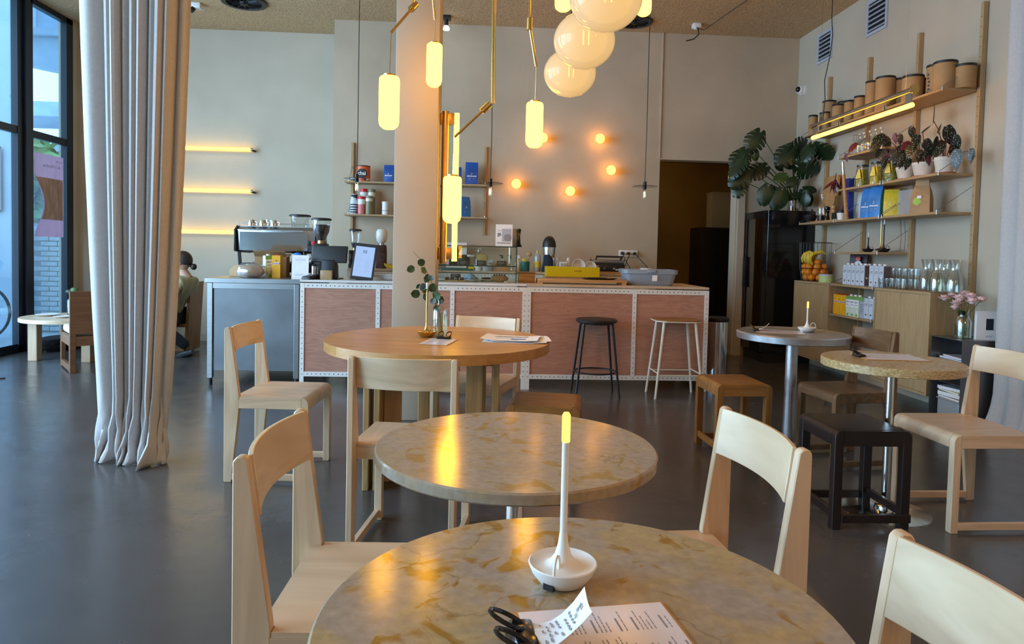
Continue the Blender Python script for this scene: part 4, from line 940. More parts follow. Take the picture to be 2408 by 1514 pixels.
rows = [[Vector((.07*math.cos(a)*(1-u)**.6*(1+.2*math.sin(5*a)), .06*math.sin(a)*(1-u)**.6*(1+.2*math.cos(4*a)), .055*u+.008*math.sin(7*a+u*5)*(1-u))) for a in [2*math.pi*k/20 for k in range(20)]] for u in (0, .2, .4, .6, .8, .96)]
part('wrap', B().grid(rows, close=True), M['lightblue'], t)
t = thing('nut_loaf', 'long crusty nut loaf at the right of the display case bottom', 'bread', (.245, 6.30, cz), R(6)); part('loaf', B().ball((0, 0, .032), .085, 16, 9, (1, .45, .40)), M['bread'], t)
for k in range(5): part('nut', B().ball((-.05+.024*k, -.01+.01*(k % 2), .062), .010, 7, 5), M['choc'], t)
t = thing('dark_tart', 'dark brown tart on a plate in the display case', 'cake', (.135, 6.44, cz+.0165)); part('tart', B().lathe([(0, 0), (.05, 0), (.055, .016), (0, .02)], seg=20), M['choc'], t)
one('butter_pat', B().bx((0, 0, .006), (.03, .02, .012)).bevel(.003), M['cream_metal'], 'small pale piece lying before the nut loaf on the counter', 'cake', loc=(.30, 6.20, cz))
# on top of and beside the case
t = thing('poster_stand', 'white poster with a latte cup photo in a clear stand on the glass case', 'poster', (.279, 6.30, ZT+.006))
part('sheet', B().box(-.077, .079, 0, .003, 0, .205, Matrix.Rotation(R(-4), 4, 'X')), M['paper'], t, smooth=False); rm = Matrix.Rotation(R(-4), 4, 'X')
part('photo', B().box(-.018, .067, -.001, .0005, .045, .165, rm), M['oatgrey'], t, smooth=False); part('bar', B().box(-.064, .062, -.001, .0005, .030, .036, rm), M['ink'], t, smooth=False)
part('cup_ring', B().lathe([(.026, 0), (.035, 0), (.035, .001), (.026, .001)], seg=24, M=rm @ Matrix.Translation((.034, -.0012, .082)) @ Matrix.Rotation(R(90), 4, 'X')), M['ink_grey'], t, smooth=False)
part('latte', B().lathe([(0, 0), (.026, 0), (.026, .001), (0, .001)], seg=20, M=rm @ Matrix.Translation((.034, -.0010, .082)) @ Matrix.Rotation(R(90), 4, 'X')), M['paper'], t, smooth=False)
part('block', B().prism([(-.060, .09), (-.042, .09), (-.042, .098), (-.022, .10), (-.030, .126), (-.060, .126)], -.001, .0005, 'y', rm), M['ink_grey'], t, smooth=False)
lettering('espresso', .018, M['ink_light'], rm @ frame((-.028, -.001, .15), (1, 0, 0), (0, 0, 1)), t)
t = thing('water_filter', 'black and grey appliance behind the poster on the glass case', 'appliance', (.405, 6.42, ZT+.006)); part('body', B().prism([(-.075, 0), (.0, 0), (.0, .17), (-.075, .17)], -.05, .05, 'y').bevel(.006), M['steel_panel'], t)
part('side', B().prism([(.001, 0), (.050, 0), (.034, .03), (.028, .10), (.038, .165), (.02, .172), (.001, .165)], -.055, .055, 'y').bevel(.004), M['black_gloss'], t)
t = thing('storage_box', 'brown wooden box beside the glass case on the counter', 'box', (.493, 6.30, cz)); part('box', B().box(-.075, .075, -.08, .08, 0, .085).bevel(.004), M['amber_x'], t); part('lid', B().box(-.08, .078, -.085, .085, .085, .098).bevel(.004), M['walnut_x'], t)
t = thing('serving_tray', 'long wooden tray board on the counter before the yellow crate', 'board', (.99, 6.22, cz)); part('board', B().box(-.40, .41, -.12, .12, .022, .044).bevel(.004), M['board'], t)
for x in (-.38, .38): part('foot', B().box(x-.02, x+.02, -.12, .12, 0, .022), M['board'], t)
t = thing('black_tray', 'flat black oval tray lying on the wooden board', 'tray', (1.16, 6.20, cz+.0445)); part('tray', B().lathe([(0, 0), (.13, 0), (.17, .014), (.165, .017), (.125, .005), (0, .005)], seg=28, M=Matrix.Diagonal((1, .55, 1, 1))), M['black_gloss'], t)
# grey bus tub
tb_ = thing('bus_tub', 'grey plastic tub with handles and paper label on the counter end', 'tub', (1.640, 6.33, cz), R(-4))
def tubp(w, d, z, r=.05): return [Vector((sx*(w-r)+r*math.cos(R(a0+k*30)), sy*(d-r)+r*math.sin(R(a0+k*30)), z)) for sx, sy, a0 in ((1, 1, 0), (-1, 1, 90), (-1, -1, 180), (1, -1, 270)) for k in range(4)]
part('tub', B().grid([tubp(.05, .05, .002, .02), tubp(.20, .15, .0), tubp(.213, .162, .012), tubp(.237, .18, .105), tubp(.250, .193, .108), tubp(.252, .195, .142), tubp(.240, .183, .146), tubp(.228, .172, .11), tubp(.20, .15, .01), tubp(.05, .05, .01, .02)], close=True), M['plastic_grey'], tb_)
part('handle', B().box(-.04, .04, -.212, -.190, .118, .144).bevel(.005), M['plastic_grey'], tb_); part('handle', B().box(-.30, -.24, -.03, .03, .128, .140).bevel(.004), M['plastic_grey'], tb_)
part('label', B().box(.005, .050, -.181, -.176, .045, .098, Matrix.Rotation(R(10), 4, 'X') @ Matrix.Translation((0, -.014, .034))), M['paper'], tb_, smooth=False)
one('tub_bowl', B().lathe([(0, 0), (.04, 0), (.055, .05), (.052, .05), (.036, .006), (0, .006)], seg=20), M['ceramic'], 'white bowl standing in the grey plastic tub', 'bowl', loc=(1.63, 6.36, cz+.105))
# ---------------------------------------------------------------- back counter
def tin(name, label, cat, loc, r, h, body, lid, lidh=.02, band=None, group=None):
    t = thing(name, label, cat, loc, 0, group); part('body', B().cyl((0, 0, 0), (0, 0, h-lidh), r, seg=24), M[body], t)
    part('lid', B().lathe([(0, h-lidh), (r*1.03, h-lidh), (r*1.03, h-.003), (r*.97, h), (0, h)], seg=24), M[lid], t)
    if band: part('band', B().lathe([(r*1.004, h*band[1]), (r*1.01, h*band[1]), (r*1.01, h*band[2]), (r*1.004, h*band[2])], seg=24), M[band[0]], t)
    return t
t = hopper_grinder('slim steel coffee grinder on the back counter left of the menu screen', (-1.34, 7.84, ZB), .066, False, .22)
part('beans', B().lathe([(0, .222), (.028, .224), (.045, .27), (.046, .285), (0, .287)], seg=20), M['beans'], t); part('column', B().box(-.05, -.03, -.10, -.08, .03, .2), M['chrome'], t)
t = thing('coffee_grinder', 'white egg shaped grinder behind the menu screen on the back counter', 'coffee grinder', (-1.05, 7.88, ZB))
part('body', B().prism([(-.09, 0), (.08, 0), (.07, .20), (.02, .27), (-.08, .26), (-.05, .18)], -.055, .055).bevel(.012, 2), M['brown_body'] if 'brown_body' in M else M['choc'], t)
part('hopper', B().lathe([(0, .285), (.030, .286), (.055, .31), (.066, .36), (.063, .42), (.045, .445), (.02, .45), (0, .452)], seg=26), M['ceramic'], t); part('neck', B().cyl((0, 0, .26), (0, 0, .287), .028, seg=16), M['steel'], t)
tin('chai_tin', 'orange chai tin on the back counter beside the bananas', 'tin', (-.80, 7.95, ZB), .075, .16, 'orange_tin', 'black', .012)
one('knock_bulb', B().ball((0, 0, .0), .034, 14, 9).cyl((0, 0, -.17), (0, 0, -.03), .008), M['black_gloss'], 'black ladle standing between the white grinder and orange tin', 'ladle', loc=(-.87, 7.84, ZB+.17))
def banana(label, loc, rot, s=1.0, group=None, bend=1.0):
    pts = []; rr = []
    for i in range(9):
        a = R(-55+110*i/8)*bend; pts.append((.11*s*math.sin(a), 0, .11*s*(1-math.cos(a)))); rr.append(s*.017*(1-abs(i-4)/4)**.35+.003)
    o = one('banana', B().tube(pts, rr, 8), M['banana'], label, 'banana', group, loc); o.rotation_euler = rot; return o
banana('yellow banana lying before the orange tin on the back counter', (-.90, 7.66, ZB+.018), (0, 0, R(8)))
banana('second yellow banana lying against the first on the back counter', (-.86, 7.70, ZB+.02), (R(8), 0, R(16)))
# wall shelf above the back counter: two slotted uprights and two planks
sh = thing('wall_shelf', 'wooden two plank wall shelf on slotted uprights above the back counter', 'shelf', (0, 0, 0))
for x in (-1.455, .122): part('upright', B().box(x-.016, x+.016, 8.235, 8.268, 1.413, 2.47).bevel(.002, 1), M['oak_pale'], sh)
for z in (1.995, 1.615):
    part('plank', B().box(-1.50, .150, 8.00, 8.234, z-.02, z).bevel(.002, 1), M['oak_pale'], sh)
    for x in (-1.455, .122): part('bracket', B().tube([(x, 8.235, z+.19), (x, 8.01, z+.012), (x, 8.01, z-.022)], .003, 6), M['steel'], sh)
Z1, Z2 = 1.996, 1.616
t = tin('chai_tin', 'big orange chai tin on the upper plank of the wall shelf', 'tin', (-1.305, 8.10, Z1), .082, .185, 'orange_tin', 'black', .012)
part('badge', B().ball((0, -.078, .09), .058, 16, 9, (1, .14, 1)), M['ink'], t); lettering('chai', .058, M['paper'], frame((0, -.0885, .09), (1, 0, 0), (0, 0, 1)), t, bold=True)
def coffee_bag(label, loc, rotz=0, w=.125, h=.205, mat='blue_bag', group=None, txt='DAKZICHT', name='coffee_bag'):
    t = thing(name, label, 'bag', loc, R(rotz), group); d = .036
    rows = []
    for z, ww, dd in ((0, .46, 1), (.02, .5, 1.05), (h*.5, .5, 1.0), (h*.8, .5, .62), (h*.95, .5, .12), (h, .5, .05)):
        rows.append([Vector((w*ww*c, d*dd*s, z)) for c, s in ((-1, -1), (-.5, -1.1), (0, -1.15), (.5, -1.1), (1, -1), (1, 1), (0, 1.1), (-1, 1))])
    b = B().grid(rows, close=True); b.add([v for v in rows[0]], [tuple(range(8))]); b.add([v for v in rows[-1]], [tuple(range(8))])
    part('bag', b, M[mat], t)
    part('mark', B().tube([(-.008, -d*1.14, h*.52), (.004, -d*1.15, h*.50), (0, -d*1.17, h*.455), (-.010, -d*1.17, h*.44)], .0025, 5), M['paper'], t)
    if txt:
        b = B(); x = -w*.38
        for q in (5, 7, 5, 6, 4, 6, 5, 6): b.box(x, x+w*.07, -d*1.18, -d*1.08, h*.35, h*.35+.0022*q); x += w*.095
        part('name_print', b, M['paper'], t, smooth=False)['kind'] = 'stuff'
    b = B(); b.box(-w*.3, w*.25, -d*1.17, -d*1.1, h*.27, h*.277); b.box(-w*.3, w*.12, -d*1.17, -d*1.1, h*.21, h*.216); part('print', b, M['oatface'], t, smooth=False)['kind'] = 'stuff'
    return t
coffee_bag('blue coffee bag on the upper wall shelf plank, left of the column', (-1.005, 8.11, Z1), -3, .115, .205)
coffee_bag('dark blue coffee bag on the upper plank, half hidden behind the brass tube', (-.215, 8.11, Z1), 0, .115, .205)
coffee_bag('blue coffee bag on the upper plank, right of the glowing tube', (-.038, 8.11, Z1), 3, .148, .265)
coffee_bag('light blue coffee bag leaning on the lower wall shelf plank', (-.11, 8.12, Z2), 30, .12, .24, 'blue_light', txt=None)
for k in range(9):
    o = one('paper_cup', B().lathe([(.030, .10), (.044, 0), (.0455, 0), (.0455, .006), (.031, .10), (.0, .10), (0, .0985)], seg=22, close=False), M['oatface'] if k % 2 == 0 else M['ink'], ('lowest', 'second', 'third', 'fourth', 'fifth', 'sixth', 'seventh', 'eighth', 'highest striped')[k]+' paper cup from below in the striped stack on the wall shelf', 'cup', 'paper cups stacked on the wall shelf', (-1.405, 8.10, Z2+.002+.0145*k))
t = thing('paper_cup', 'black paper cup standing on top of the striped cup stack', 'cup', (-1.402, 8.10, Z2+.125)); part('cup', B().lathe([(.028, 0), (.038, .10), (.039, .103), (0, .103)], seg=22), M['ink'], t); part('rim', B().cyl((0, 0, .103), (0, 0, .108), .040, seg=22), M['paper'], t)
for q, (x, l) in enumerate(((-1.318, 'front'), (-1.30, 'back'))): pass
tin('tea_canister', 'pink canister with red lid, the lower front one on the wall shelf', 'tin', (-1.312, 8.06, Z2), .042, .205, 'pink', 'red', .03, ('paper', .56, .84))
tin('tea_canister', 'pink canister with red lid, the taller one at the back of the wall shelf', 'tin', (-1.305, 8.165, Z2), .042, .305, 'pink', 'red', .035, ('paper', .62, .86))
tin('tea_canister', 'sage green canister with white label, front one on the wall shelf', 'tin', (-1.225, 8.06, Z2), .042, .215, 'sage_tin', 'sage_tin', .03, ('cream_metal', .70, .86))
tin('tea_canister', 'sage green canister with white label, taller back one on the wall shelf', 'tin', (-1.212, 8.165, Z2), .042, .30, 'sage_tin', 'sage_tin', .03, ('cream_metal', .70, .88))
tin('tea_canister', 'white canister alone on the lower wall shelf plank left of the column', 'tin', (-1.04, 8.10, Z2), .041, .155, 'plastic_white', 'plastic_white', .02, ('ink_grey', .28, .33))
t = thing('framed_print', 'white framed picture with dark figures behind the brass lamp tube', 'picture', (-.22, 8.10, ZB+.02)); part('frame', B().box(-.10, .14, 0, .02, 0, .30, Matrix.Rotation(R(-6), 4, 'X')), M['white'], t, smooth=False)
part('print', B().prism([(-.07, .02), (.10, .02), (.12, .12), (.04, .16), (.09, .26), (-.04, .27), (-.06, .12)], -.003, .001, 'y', Matrix.Rotation(R(-6), 4, 'X')), M['choc'], t, smooth=False)
one('wall_rail', B().box(-.20, .32, 8.10, 8.19, 1.265, 1.283), M['board'], 'narrow brown wooden ledge on the wall behind the display case', 'shelf')
# tools and groceries along the back counter
t = thing('jug', 'clear square glass jug with stopper behind the display case', 'jug', (.07, 7.95, ZB)); part('glass', B().lathe(bottle(.06, .24, .3, .45), seg=16, close=False), M['glass_thick'], t); part('stopper', B().ball((0, 0, .25), .02, 10, 6), M['glass_thick'], t)
for x, l, m in ((.335, 'left', 'black'), (.432, 'right', 'black')):
    t = thing('soap_pump', 'clear pump bottle with black pump, the %s one of two behind the glass case' % l, 'bottle', (x, 7.95, ZB)); part('bottle', B().lathe(bottle(.028, .14, .25, .35), seg=16, close=False), M['glass_thick'], t)
    part('pump', B().cyl((0, 0, .14), (0, 0, .175), .011, seg=10).box(-.03, .008, -.008, .008, .17, .182), M[m], t)
t = thing('spray_bottle', 'white spray bottle with pale label behind the right edge of the glass case', 'bottle', (.515, 7.90, ZB)); part('bottle', B().lathe([(0, 0), (.035, 0), (.036, .09), (.014, .13), (.014, .15), (0, .15)], seg=18), M['cream_metal'], t); part('trigger', B().prism([(-.035, .165), (-.035, .185), (.02, .185), (.025, .15), (-.005, .15), (-.01, .165)], -.009, .009, 'y'), M['plastic_white'], t)
one('green_mat', B().box(-.36, .0, 7.70, 7.95, ZB, ZB+.02).bevel(.004), M['green_plastic'], 'green cutting board lying on the back counter behind the glass case', 'cutting board')
one('sponge', B().bx((-.02, 7.72, ZB+.032), (.07, .05, .024)).bevel(.005), M['yellow_bag'], 'yellow sponge on the green cutting board', 'sponge')
t = thing('white_tub', 'white plastic tub on the back counter seen through the glass case', 'tub', (.055, 7.74, ZB)); part('tub', B().lathe([(0, 0), (.04, 0), (.05, .08), (.047, .08), (.037, .004), (0, .004)], seg=20), M['plastic_white'], t)
t = thing('utensil_tub', 'clear plastic tub holding lilac cloths behind the glass case', 'tub', (.17, 7.70, ZB)); part('tub', B().lathe([(0, 0), (.06, 0), (.075, .12), (.072, .12), (.057, .004), (0, .004)], seg=20, close=False), M['tub_plastic'], t)
part('cloth', B().ball((0, 0, .05), .05, 12, 7, (1, .8, 1)), M['peony'], t)
t = thing('napkin_box', 'brown wooden napkin box behind the right of the glass case', 'box', (.33, 7.72, ZB)); part('box', B().box(-.07, .08, -.05, .05, 0, .10).bevel(.003), M['board'], t)
t = thing('utensil_pot', 'dark green pot with brush and wooden spoon beside the glass case', 'pot', (.60, 7.86, ZB)); part('pot', B().lathe([(0, 0), (.05, 0), (.052, .115), (.046, .115), (.044, .01), (0, .01)], seg=22), M['green_plastic'], t)
one('scrub_brush', B().box(-.028, .018, -.02, .02, .06, .15).bevel(.004), M['yellow_bag'], 'yellow scrubbing pad sticking out of the dark green pot', 'brush', loc=(.592, 7.86, ZB))
one('wooden_spoon', B().cyl((0, 0, .02), (.03, 0, .17), .005).ball((.036, 0, .20), .028, 12, 8, (1, .4, 1.0)), M['board'], 'round wooden brush on a stick in the dark green pot', 'brush', loc=(.612, 7.86, ZB))
t = thing('detergent_bottle', 'tall clear bottle of yellow detergent with yellow cap on the back counter', 'bottle', (.745, 7.90, ZB)); part('bottle', B().lathe([(0, 0), (.036, 0), (.038, .01), (.038, .17), (.030, .20), (.016, .215), (0, .215)], seg=22), M['tub_plastic'], t)
part('liquid', B().lathe([(0, .004), (.034, .004), (.035, .11), (0, .11)], seg=20), M['yellow'], t); part('cap', B().cyl((0, 0, .215), (0, 0, .245), .014, .011, 14), M['yellow'], t); part('label', B().lathe([(.0384, .05), (.0388, .05), (.0388, .12), (.0384, .12)], seg=22), M['yellow_bag'], t)
t = thing('juicer', 'dark blue citrus juicer with black dome lid on the back counter', 'juicer', (.875, 7.86, ZB)); part('body', B().lathe([(0, 0), (.085, 0), (.088, .02), (.065, .13), (.062, .19), (0, .19)], seg=28), M['navy'], t)
part('bowl', B().lathe([(.062, .19), (.075, .20), (.078, .285), (0, .285)], seg=28), M['chrome'], t); part('dome', B().lathe([(.08, .285), (.080, .30), (.072, .35), (.050, .395), (.02, .415), (0, .417)], seg=28), M['black'], t); part('spout', B().cyl((.02, -.06, .185), (.03, -.10, .175), .012), M['chrome'], t)
# yellow crate of clean cups
t = thing('crate', 'bright yellow plastic crate of cups and cutlery on the back counter', 'crate', (1.08, 7.44, .962), R(-2))
part('crate', B().box(-.285, .29, -.14, -.132, 0, .107).box(-.285, .29, .132, .14, 0, .107).box(-.285, -.277, -.132, .132, 0, .107).box(.282, .29, -.132, .132, 0, .107).box(-.277, .282, -.132, .132, 0, .008).bevel(.002, 1), M['yellow'], t)
b = B()
for k in range(5): b.box(.02+.016*k, .03+.016*k, -.1412, -.139, .058, .070)
part('stamp', b, M['amber'], t, smooth=False)['kind'] = 'stuff'
one('crate_rest', B().box(.78, 1.37, 7.28, 7.555, .935, .9615), M['board'], 'wooden cutting board jutting forward under the yellow crate', 'cutting board')
t = thing('cutlery_holder', 'white slotted cutlery basket sticking out of the yellow crate', 'basket', (.98, 7.40, .971)); part('basket', B().lathe([(.045, 0), (.055, .15), (.050, .15), (.041, .004), (0, .004)], seg=4, a0=R(45)), M['plastic_white'], t, smooth=False)
b = B(); [b.box(-.03+.014*k, -.024+.014*k, -.0405, -.037, .10, .135) for k in range(5)]; part('slots', b, M['ink_grey'], t, smooth=False)['kind'] = 'stuff'
for k, (x, y, a) in enumerate(((.89, 7.42, -12), (.915, 7.44, 8), (1.02, 7.43, 14), (1.055, 7.45, -6))):
    one('fork', B().cyl((0, 0, 0), (.02*math.sin(R(a*3)), 0, .16), .004).ball((.02*math.sin(R(a*3)), 0, .175), .014, 8, 6, (.7, .3, 1.6)), M['steel'] if k < 2 else M['plastic_white'], ('first', 'second', 'third', 'fourth')[k]+' cutlery handle from the left standing up in the yellow crate', 'cutlery', 'cutlery in the yellow crate', (x, y, .971))
def leaning_cup(label, x, y, z, r, h, tilt):
    o = cup(label, (x, y, z), (R(78), R(tilt), 0), r=r, h=h); return o
leaning_cup('white cup with its bottom to the room, left of the two in the yellow crate', 1.145, 7.47, 1.065, .075, .09, 12)
leaning_cup('white cup with its bottom to the room, right of the two in the yellow crate', 1.285, 7.47, 1.06, .062, .08, -8)
# panini grill and sockets
t = thing('contact_grill', 'black and steel contact grill on a board on the back counter', 'grill', (1.545, 7.86, ZB+.022))
part('base', B().box(-.19, .19, -.15, .15, .0, .085).bevel(.010, 2), M['black_metal'], t); part('lid', B().box(-.185, .185, -.15, .14, .092, .135).bevel(.012, 2), M['steel_panel'], t); part('hot_plate', B().box(-.18, .18, -.145, .14, .084, .093), M['black'], t)
part('handle', B().tube([(-.14, -.10, .13), (-.15, -.185, .17), (.15, -.185, .17), (.14, -.10, .13)], .012, 8), M['black'], t); part('arm', B().cyl((-.20, .08, .05), (-.20, -.10, .15), .009), M['chrome'], t); part('arm', B().cyl((.20, .08, .05), (.20, -.10, .15), .009), M['chrome'], t)
for x in (-.05, .06): part('dial', B().cyl((x, -.158, .035), (x, -.15, .035), .013, seg=14), M['chrome'], t)
one('grill_board', B().box(1.33, 1.80, 7.68, 8.05, ZB, ZB+.021).bevel(.003), M['board'], 'wooden board under the black contact grill', 'board')
sk = thing('socket_strip', 'white triple wall socket above the grill', 'socket', (0, 0, 0)); part('plate', B().box(1.775, 2.005, 8.246, 8.269, 1.19, 1.268).bevel(.006, 2), M['plastic_white'], sk)
for k in range(3): part('socket_face', B().lathe([(0, 0), (.03, 0), (.032, .004), (.026, .004), (.024, .001), (0, .001)], seg=20, M=Matrix.Translation((1.815+.075*k, 8.2455, 1.229)) @ Matrix.Rotation(R(90), 4, 'X')), M['plastic_white'], sk)
for k, (x, pts) in enumerate(((1.815, [(1.82, 8.20, 1.20), (1.86, 8.18, 1.12), (1.89, 8.1, 1.04), (1.78, 8.0, 1.03)]), (1.89, [(1.89, 8.20, 1.20), (1.86, 8.18, 1.14), (1.83, 8.12, 1.08), (1.76, 8.0, 1.05)]), (1.965, [(1.98, 8.20, 1.21), (2.05, 8.17, 1.13), (2.12, 8.12, 1.05), (2.16, 8.0, 1.02)]))):
    t = thing('power_plug', ('left', 'middle', 'right')[k]+' black plug with cord in the triple wall socket', 'plug', (0, 0, 0)); part('plug', B().cyl((x, 8.243, 1.229), (x, 8.20, 1.229), .020, .017, 14), M['black'], t); part('cord', B().tube([(x, 8.205, 1.225)]+pts, .0045, 6), M['black'], t)
one('small_block', B().bx((1.70, 7.80, ZB+.17), (.03, .03, .0)) if False else B().box(1.90, 1.935, 7.82, 7.86, ZB, ZB+.09).bevel(.003), M['board'], 'small wooden block right of the contact grill', 'block')
one('intercom', B().box(2.225, 2.253, 8.36, 8.44, 1.12, 1.30).bevel(.003), M['black'], 'black box with cord on the edge of the kitchen doorway', 'box')
# ---------------------------------------------------------------- shelving on the right wall
UY = [5.158, 5.925, 6.692, 7.46]; XB = 3.905; XF = 3.63
rack = thing('wall_rack', 'tall oak wall rack with slotted uprights and five hung shelves on the right wall', 'shelf rack', (0, 0, 0))
for k, y in enumerate(UY):
    u = part('upright', B().box(XB, 3.947, y-.017, y+.017, .10 if k else .10, 3.24).bevel(.002, 1), M['oak_pale'], rack)
    h = B(); z = .2
    while z < 3.2: h.cyl((XB-.0008, y, z), (XB+.0006, y, z), .004, seg=8); z += .077
    part('slots', h, M['ink'], u, smooth=False)['kind'] = 'stuff'
def shelf(z, y0, y1, xf=XF, rod=.20):
    sp = part('shelf', B().box(xf, XB, y0+.018, y1-.018, z-.020, z).bevel(.002, 1), M['oak_pale_y'], rack)
    for y in (y0+.021, y1-.021):
        part('bracket_rod', B().tube([(XB, y, z+rod), (xf+.006, y, z+.012), (xf-.003, y, z+.012), (xf-.003, y, z-.022)], .0026, 6), M['steel'], sp)
ZTOP, ZSH, ZMID, ZTH, ZLOW, ZCAB = 2.575, 2.235, 1.915, 1.610, 1.290, .972
for a in (0, 1, 2): shelf(ZTOP, UY[a], UY[a+1]); shelf(ZTH, UY[a], UY[a+1])
shelf(ZSH, UY[1], UY[2]); shelf(ZMID, UY[0], UY[1]); shelf(ZMID, UY[1], UY[2]); shelf(ZLOW, UY[1], UY[2], rod=.2)
shelf(ZCAB, UY[1], UY[2], 3.60, .12); shelf(.672, UY[1], UY[2], 3.60, .12)
def cabinet(label, y0, y1):
    t = thing('wall_cabinet', label, 'cabinet', (0, 0, 0)); x0 = 3.60
    c = B().box(x0, XB, y0, y1, ZCAB-.02, ZCAB).box(x0, XB, y0, y1, .15, .168).box(x0, XB, y0, y0+.018, .168, ZCAB-.02).box(x0, XB, y1-.018, y1, .168, ZCAB-.02).box(XB-.01, XB, y0+.018, y1-.018, .168, ZCAB-.02)
    part('body', c, M['oak_pale'], t, smooth=False); ym = (y0+y1)/2
    for a, b in ((y0+.019, ym-.001), (ym+.001, y1-.019)): part('door', B().box(x0+.004, x0+.022, a, b, .170, ZCAB-.022).bevel(.001, 1), M['oak_pale'], t)
cabinet('oak wall cabinet with two doors under the fruit basket', 6.70, 7.45); cabinet('oak wall cabinet with two doors under the glass carafes', 5.165, 5.915)
def on(px, py, X): return Px(px, py, X)
# kraft tubes on the top shelf
tubes = ((185, 275, 1185, 0, ''), (275, 335, 1145, 1, ''), (330, 400, 1150, 0, 't'), (345, 485, 1025, 1, ''), (430, 555, 1075, 0, ''), (485, 590, 1032, 1, ''), (555, 660, 1035, 0, ''), (660, 775, 990, 0, ''),
         (780, 905, 838, 0, ''), (890, 1070, 795, 0, ''), (1075, 1215, 795, 1, 't'), (1165, 1360, 785, 0, ''), (1360, 1470, 790, 1, ''), (1455, 1640, 655, 1, 't'), (1495, 1700, 640, 0, ''), (1700, 1900, 650, .6, ''))
for k, (a, b, ty, back, tx) in enumerate(tubes):
    X = 3.715 + .10*back; xa, xb, y = 1860+a/4.394, 1860+b/4.394, ty/4.394
    p = on((xa+xb)/2, y+6, X); q0 = on(xa, y+6, X); d = (Vector((p.x, p.y, CAMZ))-Vector((0, 0, CAMZ))).length
    r = (xb-xa)*.5/F_PX*d*.90; h = max(.10, p.z+.02-ZTOP); r = min(r, .093)*(.94 if back else 1)
    names = ('small', 'small', 'small', 'medium', 'small', 'medium', 'small', 'medium', 'tall', 'tall', 'medium', 'big', 'medium', 'biggest', 'biggest', 'big')
    lab = '%s kraft tube with black lid, %s from the far end of the top shelf' % (names[k], ('first', 'second', 'third', 'fourth', 'fifth', 'sixth', 'seventh', 'eighth', 'ninth', 'tenth', 'eleventh', 'twelfth', 'thirteenth', 'fourteenth', 'fifteenth', 'sixteenth')[k])
    loc = (X if not back else 3.895-r, p.y + (.0 if not back else .055), ZTOP)
    t = thing('kraft_tube', lab, 'tube', loc, 0, 'kraft tubes on the top shelf')
    part('tube', B().cyl((0, 0, 0), (0, 0, h-.012), r, seg=28), M['kraft'], t); part('lid', B().lathe([(0, h-.020), (r*1.03, h-.020), (r*1.03, h-.003), (r, h), (0, h)], seg=28), M['black'], t)
    if tx:
        b = B(); rnd = random.Random(k)
        for j in range(6):
            an = R(188+rnd.uniform(-6, 6)); z = h*.12+j*h*.11
            c = Vector((math.cos(an)*r*1.004, math.sin(an)*r*1.004, z)); tv = Vector((-math.sin(an), math.cos(an), 0))*r*.16; n = Vector((math.cos(an), math.sin(an), 0))*.001
            b.add([c-tv+n, c+tv+n, c+tv+n+Vector((0, 0, h*.03)), c-tv*.3+n+Vector((0, 0, h*.075)), c-tv+n+Vector((0, 0, h*.03))], [(0, 1, 2, 3, 4)])
        part('print', b, M['ink'], t, smooth=False)['kind'] = 'stuff'
# short shelf: whisk and swing top bottles
t = thing('whisk', 'wire balloon whisk standing on the short upper shelf', 'whisk', (3.72, 6.50, ZSH+.001))
for k in range(7):
    a = math.pi*k/7; part('wire', B().tube([(.012*math.cos(a)*s, .012*math.sin(a)*s, .0) if abs(s) < 0 else (.062*math.cos(a)*math.sin(u), .062*math.sin(a)*math.sin(u), .10-.095*math.cos(u*.5+0) + .0) for s in (1,) for u in [math.pi*2*j/24 for j in range(25)]], .0016, 5), M['steel'], t)
for k, (x, o_) in enumerate(((2021, 'first'), (2031, 'second'), (2045, 'third'), (2058, 'fourth'), (2070, 'fifth'))):
    p = on(x, 350, 3.73); t = thing('swing_bottle', '%s swing top glass bottle from the whisk on the short upper shelf' % o_, 'bottle', (3.73, p.y, ZSH), 0, 'swing top bottles')
    part('glass', B().lathe(bottle(.034, .19, .45, .38), seg=18, close=False), M['glass_thick'], t); part('stopper', B().cyl((0, 0, .19), (0, 0, .205), .012, seg=12), M['ceramic'], t); part('wire', B().tube([(.015, 0, .165), (.017, 0, .20), (-.017, 0, .20), (-.015, 0, .165)], .0012, 5), M['steel'], t)
# middle shelf: pickle jars
for k, (px, m, l) in enumerate(((2027, 'pickle', 'tall jar of green pickles with yellow tag, furthest of three on the middle shelf'), (2061, 'olives', 'tall jar of yellow pickles with yellow tag in the middle of the shelf'), (2096, 'pickle', 'tall jar of green pickles half hidden behind spotted leaves'))):
    p = on(px, 438-k*4, 3.73); t = thing('pickle_jar', l, 'jar', (3.73, p.y, ZMID), 0, 'pickle jars')
    part('glass', B().lathe([(0, 0), (.062, 0), (.066, .006), (.064, .04), (.052, .185), (.050, .19), (.050, .21), (.047, .21)], seg=24, close=False), M['glass_thick'], t)
    part('pickles', B().lathe([(0, .006), (.058, .006), (.060, .04), (.050, .165), (0, .168)], seg=24), M[m], t); part('lid', B().cyl((0, 0, .195), (0, 0, .212), .053, seg=24), M['glass_edge'], t)
    f = frame((-.050, -.030, .12), (.55, -.83, 0), (0.08, .0, 1)); part('tag', B().prism([(-.026, -.04), (.026, -.04), (.008, .045), (-.008, .045)], -.001, .001, 'z', f @ Matrix.Translation((0, 0, .012))), M['yellow_bag'], t, smooth=False)
